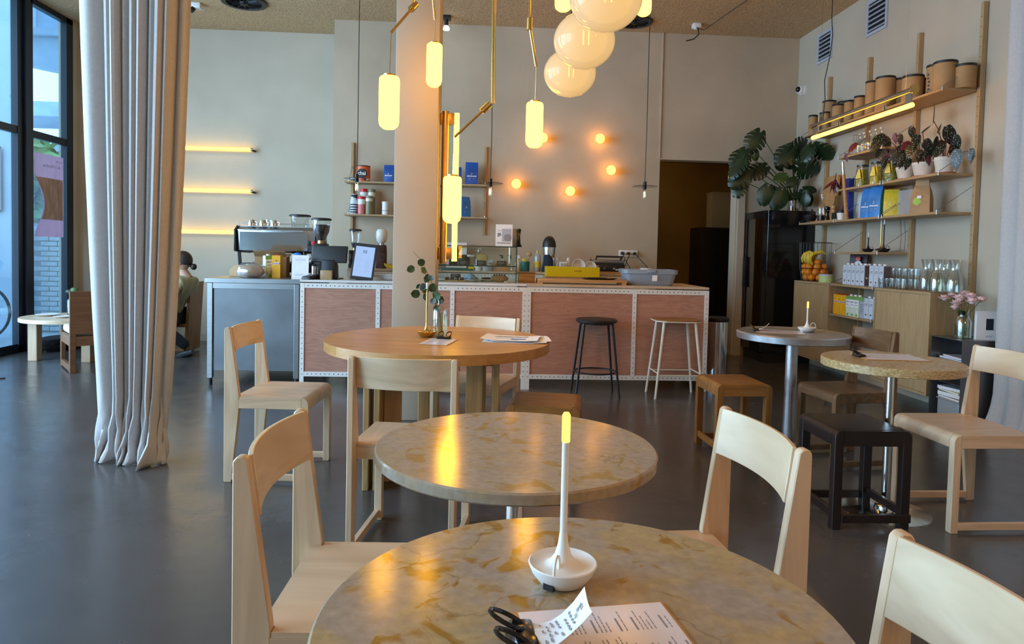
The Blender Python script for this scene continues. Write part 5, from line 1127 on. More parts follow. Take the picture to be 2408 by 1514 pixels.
# spotted begonias in white pots
def dotted(name, base, dots):
    m, t, b = newmat(name); N, L = t.nodes, t.links; c = N.new('ShaderNodeTexCoord'); v = N.new('ShaderNodeTexVoronoi'); v.inputs['Scale'].default_value = 80; L.new(c.outputs['Object'], v.inputs['Vector'])
    r = N.new('ShaderNodeValToRGB'); r.color_ramp.elements[0].position = .19; r.color_ramp.elements[1].position = .23; r.color_ramp.elements[0].color = (*dots, 1); r.color_ramp.elements[1].color = (*base, 1)
    L.new(v.outputs['Distance'], r.inputs[0]); L.new(r.outputs[0], b.inputs['Base Color']); b.inputs['Roughness'].default_value = .35; return m
M['begonia'] = dotted('begonia_leaf', (.007, .016, .010), (.60, .64, .60))
def wing_leaf(c, L, ang, face, mat, parent, W=.29):
    """asymmetric pointed leaf: hangs from c, tip along ang (deg in picture plane, 0 = right, -90 = down), turned by face about its midrib"""
    rows = []
    for i in range(10):
        u = i/9; w = L*W*(math.sin(math.pi*min(1, u*.94+.10))**.8)*(1-u*.35)
        if i == 9: w = .0008
        rows.append([Vector((L*(u-.10) if j != 2 else L*(u-.10), w*((j/2-1)*(1.15 if j < 2 else .85)), -.14*L*u*u-.10*w*abs(j/2-1))) for j in range(5)])
    b = B().grid(rows).solid(.0009)
    Mx = Matrix.Translation(c) @ Matrix.Rotation(R(90), 4, 'X') @ Matrix.Rotation(R(ang), 4, 'Z') @ Matrix.Rotation(R(face), 4, 'X')
    bmesh.ops.transform(b.bm, matrix=Mx, verts=b.bm.verts); return part('leaf', b, M[mat], parent)
def begonia(label, plabel, px, py, r, h, leaves, X=3.755):
    p = on(px, py, X); t = thing('potted_begonia', label, 'plant', (X, p.y, ZMID))
    part('saucer', B().lathe([(0, 0), (r*.95, 0), (r*1.05, .014), (r*.98, .014), (r*.85, .004), (0, .004)], seg=28), M['terracotta'], t)
    part('pot', B().lathe([(0, .005), (r*.72, .005), (r*.97, h*.80), (r, h*.80), (r*1.02, h), (r*.93, h), (r*.90, h*.86), (0, h*.86)], seg=28), M['pot'], t)
    part('soil', B().cyl((0, 0, h*.86), (0, 0, h*.90), r*.9, seg=20), M['soil'], t)
    o = Vector((X, p.y, ZMID))
    for (lx, ly, L, a, f, m, X2) in leaves:
        q = on(lx, ly, X2) - o; q.x = min(q.x, 3.93-X-.01)
        wing_leaf(q, L, a, f, m, t)
        part('stem', B().tube([(q.x*.1, q.y*.1, h*.88), (q.x*.5, q.y*.5, max(h*.9, q.z*.7)+.03), (q.x, q.y, q.z)], .003, 5), M['redleaf'], t)
begonia('spotted begonia in a white pot at the near end of the middle shelf', '', 2221, 395, .078, .135, ((2196, 285, .17, 80, 60, 'begonia', 3.78), (2230, 300, .20, -65, 20, 'begonia', 3.76), (2218, 335, .17, -120, 30, 'begonia', 3.74), (2248, 320, .15, -80, 40, 'begonia', 3.82), (2205, 325, .14, -100, -30, 'begonia', 3.70), (2252, 355, .17, -95, 55, 'begonia', 3.62), (2285, 352, .12, -95, 60, 'begonia', 3.80), (2206, 310, .09, 60, 40, 'leaf_pale', 3.85), (2240, 345, .14, -60, 20, 'begonia', 3.8)))
begonia('spotted begonia in a wide white pot, second from the near end of the middle shelf', '', 2172, 407, .090, .125, ((2145, 300, .12, -80, 30, 'begonia', 3.74), (2160, 320, .14, -110, 20, 'begonia', 3.72), (2180, 330, .16, -70, 30, 'begonia', 3.76), (2190, 345, .15, -100, 10, 'begonia', 3.72), (2150, 340, .15, -120, 40, 'begonia', 3.70), (2170, 310, .12, 30, 60, 'begonia', 3.8), (2165, 355, .12, -95, 20, 'begonia', 3.68), (2138, 335, .11, -140, 30, 'redleaf', 3.7), (2185, 368, .09, -80, 0, 'redleaf', 3.66)))
begonia('spotted begonia in a white pot with dark red trailing leaves beside the pickle jars', '', 2130, 415, .080, .115, ((2078, 320, .20, -130, 25, 'begonia', 3.66), (2085, 325, .15, -80, 30, 'begonia', 3.70), (2072, 340, .14, -105, 10, 'begonia', 3.64), (2118, 345, .14, -80, 20, 'begonia', 3.74), (2110, 360, .14, -100, 30, 'begonia', 3.70), (2130, 360, .16, -110, 20, 'begonia', 3.70), (2105, 315, .10, -85, 50, 'redleaf', 3.72), (2082, 365, .15, -70, 50, 'redleaf', 3.66), (2118, 318, .10, -90, 30, 'begonia', 3.74), (2140, 375, .11, -110, 10, 'begonia', 3.66), (2012, 338, .13, -130, 60, 'redleaf', 3.62), (1990, 362, .09, -85, 60, 'redleaf', 3.62), (2082, 370, .12, -95, 20, 'begonia', 3.63)))
hp = thing('hanging_plant', 'small dark red trailing plant hanging before the blue bag', 'plant', (3.61, 6.68, 2.02))
for a, L, f in ((-120, .14, 70), (-95, .16, 50), (-60, .12, 60), (-150, .17, 60), (95, .10, 60)): wing_leaf(Vector((0, 0, -.02)), L, a, f, 'redleaf', hp, .16)
part('stem', B().tube([(.02, .01, -.10), (0, 0, 0), (.02, -.05, .03), (.022, -.6, -.1)] if False else [(.02, .01, -.14), (0, 0, 0), (.012, .01, .06)], .004, 6), M['redleaf'], hp)
# third shelf
Z3 = ZTH
p = on(1890, 520, 3.71); t = thing('mortar', 'black stone mortar at the far end of the long shelf', 'mortar', (3.71, 7.36, Z3)); part('bowl', B().lathe([(0, 0), (.05, 0), (.045, .02), (.065, .05), (.072, .085), (.062, .085), (.05, .045), (0, .035)], seg=24), M['black'], t); part('pestle', B().tube([(0, 0, .05), (.03, .03, .12), (.04, .04, .15)], [.016, .010, .013], 8), M['black'], t)
one('thin_board', B().box(3.66, 3.80, 6.95, 7.26, Z3, Z3+.012).bevel(.002), M['terracotta'], 'thin reddish board lying under the bottle on the long shelf', 'board')
t = thing('oil_bottle', 'clear glass swing top bottle at the far end of the long shelf', 'bottle', (3.72, 7.14, Z3+.0125)); part('glass', B().lathe(bottle(.042, .27, .45, .3), seg=20, close=False), M['glass_thick'], t); part('stopper', B().ball((0, 0, .278), .012, 10, 6), M['ceramic'], t); part('oil', B().lathe([(0, .004), (.038, .004), (.038, .06), (0, .06)], seg=18), M['black_gloss'], t)
def mill(label, y, mat, z=Z3):
    t = thing('pepper_mill', label, 'pepper mill', (3.70, y, z)); part('body', B().lathe([(0, 0), (.028, 0), (.028, .02), (.022, .05), (.019, .08), (.026, .11), (0, .112)], seg=20), M[mat], t); part('head', B().lathe([(0, .113), (.024, .114), (.030, .13), (.028, .148), (.014, .158), (0, .158)], seg=20), M[mat], t); part('knob', B().ball((0, 0, .163), .007, 8, 6), M['steel'], t)
one('mill_board', B().box(3.65, 3.76, 6.72, 6.94, Z3, Z3+.010).bevel(.002), M['board'], 'pale wooden board under the two pepper mills', 'board')
mill('black pepper mill on the long shelf', 6.985, 'black_gloss', Z3+.0005); mill('light wooden pepper mill beside the black one on the long shelf', 6.86, 'board', Z3+.0105)
t = thing('dark_tin', 'small black box before the light wooden pepper mill', 'tin', (3.665, 6.76, Z3+.0105)); part('body', B().box(-.02, .03, -.035, .035, 0, .07).bevel(.004), M['black'], t)
cbd = thing('cutting_board', 'tall knotty wooden board leaning at the wall behind the pepper mills', 'cutting board', (3.86, 7.285, Z3+.014)); part('board', B().box(-.014, .014, -.15, .15, 0, .50, Matrix.Rotation(R(5), 4, 'Y')).bevel(.004), M['board'], cbd)
one('cutting_board', B().box(-.010, .010, -.09, .09, 0, .27, Matrix.Rotation(R(5), 4, 'Y')).bevel(.004), M['walnut'], 'dark brown small board leaning before the tall knotty one', 'cutting board', loc=(3.83, 7.02, Z3+.014))
t = thing('blue_tube_bag', 'tall royal blue bag standing behind the lidded white cup', 'bag', (3.80, 6.76, Z3)); M['royal'] = P('royal_blue', (.012, .030, .26), .5, var=.15, vscale=10); part('bag', B().prism([(-.055, 0), (.055, 0), (.05, .42), (-.045, .42)], -.03, .03).bevel(.006), M['royal'], t); part('fold', B().box(-.035, .035, -.05, .055, .415, .425), M['royal'], t)
t = thing('lidded_cup', 'white cup with black lid on the long shelf', 'cup', (3.67, 6.655, Z3)); part('cup', B().lathe([(0, 0), (.034, 0), (.042, .07), (0, .07)], seg=22), M['ceramic'], t); part('lid', B().lathe([(0, .07), (.045, .07), (.045, .09), (.04, .10), (0, .10)], seg=22), M['black'], t)
t = thing('wooden_staff', 'long slanted wooden handle with steel end leaning at the middle shelf', 'handle', (3.72, 6.55, Z3)); part('shaft', B().cyl((-.05, 0, 0), (-.112, -.02, .44), .019, .016, 14), M['board'], t); part('steel_end', B().cyl((-.112, -.02, .44), (-.128, -.025, .56), .014, .012, 12), M['chrome'], t)
t = thing('framed_drawing', 'framed ink drawing leaning on the long shelf behind the wooden handle', 'picture', (3.80, 6.47, Z3)); rm = Matrix.Rotation(R(9), 4, 'Y') @ Matrix.Rotation(R(-14), 4, 'Z')
part('frame', B().box(-.008, .012, -.12, .12, 0, .30, rm).bevel(.003), M['walnut'], t); part('sheet', B().box(-.010, -.007, -.10, .10, .025, .275, rm), M['paper'], t, smooth=False)
part('drawing', B().tube([rm @ Vector((-.011, .05-.012*math.sin(k*1.3)-.004*k, .05+.026*k)) for k in range(9)], [.004, .009, .006, .013, .007, .015, .008, .005, .003], 5), M['ink'], t)
for k, (y, x, m, l, h) in enumerate(((6.62, 3.84, 'paper', 'pale framed print with its edge showing behind the wooden handle', .31), (6.34, 3.86, 'oak_pale', 'wooden frame edge between ink drawing and blue bags', .30))):
    one('picture_frame', B().box(-.012, .012, -.10, .10, 0, h, Matrix.Rotation(R(6), 4, 'Y') @ Matrix.Rotation(R(-10), 4, 'Z')).bevel(.002, 1), M[m], l, 'picture', loc=(x, y, Z3+.003))
coffee_bag('blue and yellow edged coffee bag, the far one of two on the long shelf', (3.70, 6.235, Z3), -68, .115, .275, 'blue_light', txt='DAKZICHT'); coffee_bag('blue and yellow edged coffee bag, the near one of two on the long shelf', (3.70, 6.105, Z3), -66, .118, .285, 'blue_light', txt='DAKZICHT')
coffee_bag('yellow bag behind the two blue bags on the long shelf', (3.775, 6.00, Z3), -40, .12, .25, 'yellow_bag', txt=None)
one('shadow_stand_in', B().box(-.05, .05, -.10, .10, 0, .23), M['tub_plastic'], 'cloudy block standing in for the shadows on the wall behind the yellow bag', 'box', loc=(3.84, 5.83, Z3+.001), smooth=False)  # shadows on the wall, built as a cloudy block
t = thing('paper_bag', 'brown paper bag with green label standing on the long shelf', 'bag', (3.72, 5.50, Z3), R(-48))
rows = []
for z, w, d in ((0, 1, 1), (.01, 1.02, 1.02), (.12, 1, 1.03), (.19, .9, .62), (.235, .72, .16), (.285, .66, .10)): rows.append([Vector((.072*w*c, .058*d*s, z)) for c, s in ((-1, -1), (0, -1.05), (1, -1), (1.06, 0), (1, 1), (0, 1.05), (-1, 1), (-1.06, 0))])
b = B().grid(rows, close=True); b.add(rows[0], [tuple(range(8))]); b.add(rows[-1], [tuple(range(8))]); part('bag', b, M['kraft_bag'], t, ang=25)
M['lime_label'] = P('lime_label', (.33, .52, .03), .5); part('label', B().ball((-.015, -.0595, .10), .038, 14, 8, (1, .10, 1)), M['lime_label'], t); part('stamp', B().box(-.02, .012, -.0655, -.058, .125, .148), M['paper'], t, smooth=False)
# low shelf: three unlit candle lamps
candle_lamp('small black candle lamp on the low shelf', (3.735, 6.27, ZLOW+.0005), M['black_metal'], h=.185, r=.05, flame='plastic_white', hang=-60, group='unlit candle lamps'); candle_lamp('slim brass candle lamp between two black ones on the low shelf', (3.76, 6.115, ZLOW+.0005), M['brass'], h=.30, r=.045, flame='plastic_white', hang=-60, group='unlit candle lamps')
candle_lamp('tall black candle lamp on the low shelf', (3.715, 5.995, ZLOW+.0005), M['black_metal'], h=.295, r=.055, flame='plastic_white', hang=-60, group='unlit candle lamps')
for k, y in enumerate((6.05, 5.99)): one('charging_cable', B().tube([(3.90, y, 1.605-.02), (3.92, y+.01, 1.45), (3.91, y, 1.31), (3.80, y, 1.296)], .0022, 5), M['steel'], ('far', 'near')[k]+' thin cable hanging down the wall behind the candle lamps', 'cable')
# cabinet tops: fruit basket, box, cartons, glasses, carafes
ZK = ZCAB+.0005
fb = thing('fruit_basket', 'tall black wire basket of bananas and oranges on the far cabinet', 'basket', (3.745, 7.285, ZK)); RB = .150
for z, r in ((.004, .13), (.14, RB+.005), (.42, RB+.012)): part('hoop', B().tube([(r*math.cos(a), r*math.sin(a), z) for a in [2*math.pi*k/40 for k in range(40)]], .0028, 5, closed=True), M['black_metal'], fb)
for k in range(26):
    a = 2*math.pi*k/26; part('wire', B().tube([(.13*math.cos(a), .13*math.sin(a), .004), ((RB+.005)*math.cos(a), (RB+.005)*math.sin(a), .14), ((RB+.012)*math.cos(a), (RB+.012)*math.sin(a), .42)], .0016, 4), M['black_metal'], fb)
part('floor_ring', B().tube([(.07*math.cos(a), .07*math.sin(a), .004) for a in [2*math.pi*k/24 for k in range(24)]], .002, 5, closed=True).cyl((-.13, 0, .004), (.13, 0, .004), .002, seg=5).cyl((0, -.13, .004), (0, .13, .004), .002, seg=5), M['black_metal'], fb)
ome = None; cnt = 0
rings_ = ((.040, .092, 8), (.098, .100, 8), (.155, .098, 7), (.040, .0, 1), (.100, .03, 2), (.205, .060, 3))
names = ('bottom', 'second', 'third', 'bottom middle', 'inner', 'topmost')
for ri, (z, r, n_) in enumerate(rings_):
    for k in range(n_):
        if ri == 5 and k > 2: continue
        a = 2*math.pi*(k+.5*(ri % 2))/n_+(.5 if ri == 5 else 0)-(1.1 if ri == 5 else 0)
        if ome is None: ome = B().ball((0, 0, 0), .0385, 14, 9, (1, 1, .96)).mesh('orange', M['orange'])
        o = obj('orange', ome); o.location = (3.745+r*math.cos(a), 7.285+r*math.sin(a), ZK+z); o.rotation_euler = (random.random()*3, random.random()*3, 0)
        tag(o, 'orange lying in the wire fruit basket', 'orange', 'oranges in the fruit basket')
RV, TV = Vector((.89, -.456, 0)), Vector((-.456, -.89, 0)); BC = Vector((3.745, 7.285, ZK))
for k in range(7):
    if k < 4: pa = [(-.005+.010*k, .300), (-.055+.012*k, .318-.006*k), (-.105+.018*k, .292-.010*k), (-.128+.026*k, .245-.010*k), (-.122+.034*k, .195-.006*k)]; tz = .02+.028*k
    else: q = k-4; pa = [(.105, .300+.004*q), (.065, .318+.006*q), (.010, .312-.008*q), (-.035+.012*q, .280-.012*q), (-.052+.02*q, .232-.008*q)]; tz = .045-.035*q
    pts = [BC+RV*a_+TV*(tz+.010*math.sin(i_*.8))+Vector((0, 0, z_)) for i_, (a_, z_) in enumerate(pa)]
    fine = []
    for i_ in range(4):
        for f_ in (0, .5): fine.append(pts[i_].lerp(pts[i_+1], f_))
    fine.append(pts[4]); rr = [.006, .010, .0165, .019, .0205, .0205, .0190, .0150, .005]
    lab = ('back', 'second', 'third', 'front')[k]+' yellow banana of the bunch at the left of the fruit basket' if k < 4 else ('front', 'middle', 'back')[k-4]+' yellow banana lying on top at the right of the fruit basket'
    one('banana', B().tube(fine, rr, 10), M['banana'], lab, 'banana', 'bananas left in the basket' if k < 4 else 'bananas right in the basket')
t = thing('round_box', 'round pale green box before the fruit basket', 'box', (3.675, 6.90, ZK)); part('box', B().cyl((0, 0, 0), (0, 0, .068), .072, seg=32), M['lime'], t); part('lid', B().lathe([(0, .068), (.074, .068), (.074, .086), (0, .086)], seg=32), M['oatgrey'], t)
t = thing('menu_book', 'dark upright book with ice cream photo behind the milk cartons', 'book', (3.80, 6.56, ZK), R(-52)); rm = Matrix.Rotation(R(-8), 4, 'X')
M['plum'] = P('plum_print', (.035, .012, .028), .5); part('cover', B().box(-.085, .085, 0, .02, 0, .30, rm).bevel(.002, 1), M['plum'], t); part('scoop', B().ball((.01, -.002, .20), .035, 12, 7, (1, .05, 1), rm), M['paper'], t); part('fruit', B().ball((.01, -.003, .255), .024, 12, 7, (1, .05, 1), rm), M['red'], t)
part('print', B().box(-.06, .0, -.002, .001, .10, .106, rm).box(-.06, -.01, -.002, .001, .085, .09, rm).box(-.06, .01, -.002, .001, .04, .046, rm), M['paper'], t, smooth=False)['kind'] = 'stuff'
src = milk('a', (3.66, 6.46, ZK), -90, 'oat'); bpy.data.objects.remove
ords = ('first', 'second', 'third', 'fourth', 'fifth', 'sixth', 'seventh', 'eighth', 'ninth', 'tenth')
part('side_face', B().box(.0358, .0372, -.034, .034, .006, .189), M['brownbox'], src, smooth=False)
for s_ in (-.014, .014): part('seal', B().ball((.0375, s_, .075), .010, 10, 6, (.06, 1, 1)), M['paper'], src)
src['label'] = 'pale blue grey oat carton beside the dark book, first of the row'; src['group'] = 'oat cartons on the cabinet shelf'
for k in range(1, 8):
    y = 6.46-.0745*k - (.055 if k > 4 else 0)
    copy_tree(src, 'pale blue grey oat carton, %s of the front row from the dark book' % ords[k], (3.66 + (.01 if k > 4 else 0), y, ZK))
for k in range(5): copy_tree(src, 'pale blue grey oat carton, %s of the back row on the cabinet shelf' % ords[k], (3.742, 6.46-.0745*k, ZK), group='oat cartons in the back row')
ZL = .6725
ysrc = None
for k in range(3):
    l = 'yellow drink carton, %s from the far end of the open cabinet shelf' % ords[k]
    if ysrc is None: ysrc = milk(l, (3.66, 6.615, ZL), -90, 'yellow', 'yellow cartons on the open shelf')
    else: copy_tree(ysrc, l, (3.66, 6.615-.0745*k, ZL))
ysrc = None
for k in range(3):
    l = 'white and green drink carton, %s from the yellow ones on the open shelf' % ords[k]
    if ysrc is None: ysrc = milk(l, (3.66, 6.385, ZL), -90, 'soy', 'soy cartons on the open shelf')
    else: copy_tree(ysrc, l, (3.66, 6.385-.0745*k, ZL))
milk('grey printed back of a drink carton between white green and blue grey ones', (3.665, 6.155, ZL), -90, 'soyside')
for k in range(3): copy_tree(src, 'pale blue grey oat carton, %s of three on the lower shelf' % ords[k], (3.66, 6.075-.0745*k, ZL), group='oat cartons on the lower shelf')
# glasses in stacks
gm = B().lathe([(0, 0), (.030, 0), (.034, .006), (.040, .05), (.041, .088), (.0385, .088), (.037, .05), (.030, .010), (0, .008)], seg=20).mesh('tumbler', M['glass_thick'])
spots = [(3.65, 5.875, 1), (3.65, 5.79, 1), (3.65, 5.705, 1), (3.65, 5.62, 1), (3.735, 5.835, 2), (3.735, 5.75, 2), (3.735, 5.665, 2), (3.735, 5.58, 2), (3.82, 5.79, 2), (3.82, 5.70, 2), (3.82, 5.61, 2)]
for k, (x, y, n_) in enumerate(spots):
    for j in range(n_):
        o = obj('tumbler', gm); o.location = (x, y, ZK+.0885*j)
        row = 'front' if k < 4 else ('middle' if k < 8 else 'back')
        tag(o, 'clear glass tumbler, %s of the %s row beside the carafes%s' % (ords[k if k < 4 else (k-4 if k < 8 else k-8)], row, ', upper one' if j else (', lower one' if n_ > 1 else '')), 'glass', 'tumblers on the near cabinet')
for k, (x, y, l, wtr) in enumerate(((3.755, on(2178, 686, 3.755).y, 'empty glass carafe next to the tumblers, furthest of the four', 0), (3.672, on(2203, 687, 3.672).y, 'glass carafe half full of water in front on the near cabinet', 1), (3.82, on(2221, 682, 3.82).y, 'empty glass carafe behind the one with water', 0), (3.755, on(2243, 687, 3.755).y, 'empty glass carafe at the near end of the cabinet', 0))):
    t = thing('carafe', l, 'carafe', (x, y, ZK), 0, 'carafes'); part('glass', B().lathe([(0, 0), (.054, 0), (.059, .006), (.062, .06), (.055, .12), (.034, .175), (.032, .20), (.047, .262), (.045, .262), (.030, .20), (.032, .172), (.052, .118), (.059, .06), (.054, .01), (0, .008)], seg=26, close=False), M['glass_thick'], t)
    if wtr: part('water', B().lathe([(0, .009), (.053, .011), (.058, .06), (.051, .118), (.040, .155), (0, .155)], seg=24), M['water'], t)
# metal side unit with books and flowers
sb = thing('metal_sideboard', 'grey metal open sideboard with books under the pink flowers', 'sideboard', (0, 0, 0)); sx0, sx1, sy0, sy1, sz1 = 3.60, 3.935, 4.79, 5.13, .64
M['metal_grey'] = P('satin_metal', (.22, .22, .23), .35, .8, var=.10, vscale=3)
for q in ((sx0, sx1, sy0, sy1, sz1-.006, sz1), (sx0, sx1, sy0, sy1, .02, .026), (sx0, sx1, sy0, sy0+.005, .026, sz1-.006), (sx0, sx1, sy1-.005, sy1, .026, sz1-.006), (sx1-.004, sx1, sy0+.005, sy1-.005, .026, sz1-.006)): part('panel', B().box(*q), M['metal_grey'], sb, smooth=False)
for z in (.47, .30): part('shelf', B().box(sx0+.004, sx1-.005, sy0+.006, sy1-.006, z, z+.004), M['metal_grey'], sb, smooth=False)
for x in (sx0+.03, sx1-.03):
    for y in (sy0+.03, sy1-.03): part('foot', B().cyl((x, y, 0), (x, y, .021), .012), M['black'], sb)
def book(label, c, d, rz, cover, pages='paper', group=None, name='book', cat='book'):
    t = thing(name, label, cat, c, R(rz), group); x, y, z = d
    part('cover', B().box(-x/2, x/2, -y/2, y/2, 0, .002).box(-x/2, x/2, -y/2, y/2, z-.002, z).box(x/2-.002, x/2, -y/2, y/2, .002, z-.002), M[cover], t, smooth=False); part('pages', B().box(-x/2+.002, x/2-.003, -y/2+.003, y/2-.003, .002, z-.002), M[pages], t, smooth=False); return t
z = .4745
for k, (l, th, rz, dx) in enumerate((('lowest magazine of the pile on the top metal shelf', .008, -4, .0), ('pale magazine in the middle of the pile on the top metal shelf', .006, 5, .01), ('lilac top magazine of the pile on the top metal shelf', .008, -9, .02))): book(l, (3.745+dx, 4.955, z), (.21, .28, th), rz, 'paper_tint' if k else 'oatgrey', group='magazines', name='magazine', cat='magazine'); z += th+.0005
t = thing('storage_tub', 'cloudy plastic tub under the pile of books in the metal sideboard', 'tub', (3.745, 4.95, .0265)); part('tub', B().box(-.12, .12, -.12, .12, 0, .135).bevel(.012, 2), M['tub_plastic'], t); part('lid', B().box(-.125, .125, -.125, .125, .135, .145).bevel(.003), M['tub_plastic'], t)
z = .172
for k, (l, th, rz, cv) in enumerate((('pale thin book lowest in the pile above the plastic tub', .017, -3, 'kraft'), ('thick white book with dark blue cover, second from below in the pile', .034, 4, 'navy'), ('olive edged book, third from below in the pile', .016, -5, 'yellow_bag'), ('white paper block on top of the pile of books', .024, 8, 'oatgrey'))): book(l, (3.725, 4.95, z), (.19, .25, th), rz, cv, group='books in the metal sideboard'); z += th+.0005
vz = sz1+.0005
t = thing('flower_vase', 'clear glass vase of water on the metal sideboard', 'vase', (3.725, 4.955, vz)); part('glass', B().lathe([(0, 0), (.06, 0), (.062, .005), (.062, .13), (.045, .165), (.043, .18), (.052, .20), (.050, .20), (.041, .18), (.043, .165), (.059, .13), (.059, .008), (0, .006)], seg=26, close=False), M['glass_thick'], t); part('water', B().lathe([(0, .008), (.057, .009), (.057, .09), (0, .09)], seg=24), M['water'], t)
fl = thing('flower_bouquet', 'bouquet of pale pink peonies in the glass vase', 'flowers', (3.725, 4.955, vz))
def peony(c, r):
    b = B(); rnd = random.Random(int(c.x*999)+int(c.z*777))
    for ring, n_, tilt, rr in ((0, 5, 15, .55), (1, 7, 45, .8), (2, 9, 75, 1.0)):
        for k in range(n_):
            a = 2*math.pi*(k+rnd.random()*.4)/n_; T = Matrix.Translation(c) @ Matrix.Rotation(a, 4, 'Z') @ Matrix.Rotation(R(tilt+rnd.uniform(-8, 8)), 4, 'Y')
            rows = [[T @ Vector(((j/2-1)*0+.25*r*rr*(i/3)**2*0+.18*r, r*rr*.55*(j/2-1)*math.sin(.5+i*.75), r*rr*(i/3)-.12*r*abs(j/2-1)**2)) for j in range(5)] for i in range(4)]
            b.grid(rows)
    b.ball(c, r*.5, 10, 7); b.solid(.0012); return b
for (px, py, X, r) in ((2222, 700, 3.66, .036), (2240, 694, 3.74, .040), (2258, 700, 3.66, .042), (2250, 712, 3.62, .036), (2284, 696, 3.70, .040), (2286, 708, 3.64, .036), (2308, 704, 3.72, .034), (2246, 722, 3.60, .028), (2268, 690, 3.78, .036)):
    c = Px(px, py, X) - Vector((3.725, 4.955, vz)); f = part('flower', peony(c, r*1.3), M['peony'], fl, ang=60); part('stem', B().tube([c, (c.x*.3, c.y*.3, .19), (-c.x*.15, -c.y*.15, .10), (-c.x*.25, -c.y*.25, .015)], .0025, 5), M['stem'], f)
for k in range(5): wing_leaf(Vector((.01*k-.02, -.02+.01*k, .20)), .07, -60-30*k, 40, 'leaf', fl, .22)
one('sage_box', B().box(-.03, .03, -.02, .02, 0, .07).bevel(.004), M['lime'], 'small pale green box behind the flower vase', 'box', loc=(3.80, 5.045, vz))
t = thing('standing_book', 'white upright book with a dark blue photo beside the flower vase', 'book', (3.835, 4.865, vz), R(-12)); part('cover', B().box(-.075, .085, -.016, -.013, 0, .215).box(-.075, .085, .013, .016, 0, .215).box(-.075, -.072, -.013, .013, 0, .215), M['paper'], t, smooth=False); part('pages', B().box(-.071, .083, -.0125, .0125, .002, .213), M['paper_tint'], t, smooth=False)
part('photo', B().box(-.01, .04, -.0172, -.0158, .075, .16), M['navy'], t, smooth=False); part('print', B().box(-.012, .042, -.0170, -.0159, .030, .034).box(-.012, .03, -.0170, -.0159, .022, .026), M['ink_light'], t, smooth=False)['kind'] = 'stuff'
t = thing('wall_lamp_shadow', '', '', (0, 0, 0)); bpy.data.objects.remove(t)
one('steel_bowl', B().lathe([(0, 0), (.06, 0), (.08, .045), (.083, .048), (.078, .045), (.058, .004), (0, .004)], seg=26), M['chrome'], 'steel dog bowl on the floor below the cabinets', 'bowl', loc=(3.10, 5.62, 0))
# ---------------------------------------------------------------- lamps
# brass pendants with opal glass cylinders
def opal_cyl(px, ytop, ybot, wpx, Y, pt, shade='glass_shade'):
    c0 = Py(px, ytop, Y); c1 = Py(px, ybot, Y); r = wpx*.5/F_PX*Y*1.0; h = c0.z-c1.z
    sh_ = part('glass_shade', B().lathe([(0, 0), (r*.55, .004), (r*.90, .020), (r, .042), (r, h-.022), (r*.97, h-.008), (r*.86, h), (0, h)], (c0.x, Y, c1.z), 28), M['lamp'], pt)
    part('cap', B().cyl((c0.x, Y, c0.z), (c0.x, Y, c0.z+.012), r*.62, seg=24), M['brass'], pt); return Vector((c0.x, Y, c0.z+.012)), r
lp_ = thing('pendant_lamp', 'brass arm pendant with two opal glass cylinders before the column', 'lamp', (0, 0, 0))
a, _ = opal_cyl(916, 181, 305, 47, 3.58, lp_); b2, _ = opal_cyl(1022, 104, 205, 36, 4.45, lp_)
j = Py(972, 16, 3.85); k0 = Py(920, 76, 3.60); k1 = Py(1023, 46, 4.44); top = Vector((Py(978, -40, 3.95).x, 3.95, CEIL))
part('wire', B().cyl(a, k0, .0022, seg=6), M['brass'], lp_); part('arm', B().cyl(k0, j, .0075, seg=10), M['brass'], lp_); part('joint', B().cyl(j+(k0-j).normalized()*.035, j-(k0-j).normalized()*.035, .019, seg=16), M['brass'], lp_); part('rod', B().cyl(j, top, .006, seg=8), M['brass'], lp_)
part('wire', B().cyl(b2, k1, .0022, seg=6), M['brass'], lp_); part('arm', B().cyl(k1, Vector((top.x+.02, 4.0, 3.3)), .0075, seg=10), M['brass'], lp_); part('ceiling_rose', B().cyl((top.x, 3.95, CEIL-.03), (top.x, 3.95, CEIL), .06, seg=24), M['brass'], lp_)
lp_ = thing('pendant_lamp', 'brass arm pendant with one opal glass cylinder right of the column', 'lamp', (0, 0, 0)); Y = 3.91
a, _ = opal_cyl(1064, 416, 526, 43, Y, lp_); k0 = Py(1069, 322, Y); j = Py(1145, 251, Y); k1 = Py(1157, 243, Y); top = Vector((Py(1152, 0, Y).x+.005, Y, CEIL))
part('wire', B().cyl(a, k0, .0024, seg=6), M['brass'], lp_); part('arm', B().cyl(k0, j, .0075, seg=10), M['brass'], lp_); part('joint', B().cyl(j+(k0-j).normalized()*.04, j-(k0-j).normalized()*.025, .019, seg=16), M['brass'], lp_); part('rod', B().cyl(k1, top, .0065, seg=8).cyl(k1+Vector((.012, 0, 0)), top+Vector((.012, 0, 0)), .004, seg=8), M['brass'], lp_); part('ceiling_rose', B().cyl((top.x, Y, CEIL-.03), (top.x, Y, CEIL), .06, seg=24), M['brass'], lp_)
lp_ = thing('pendant_lamp', 'brass arm pendant with one opal glass cylinder left of the big globes', 'lamp', (0, 0, 0)); Y = 4.2
a, _ = opal_cyl(1258, 242, 348, 40, Y, lp_); k0 = Py(1261, 156, Y); j = Py(1245, 57, Y); top = Vector((Py(1243, 0, Y).x, Y, CEIL))
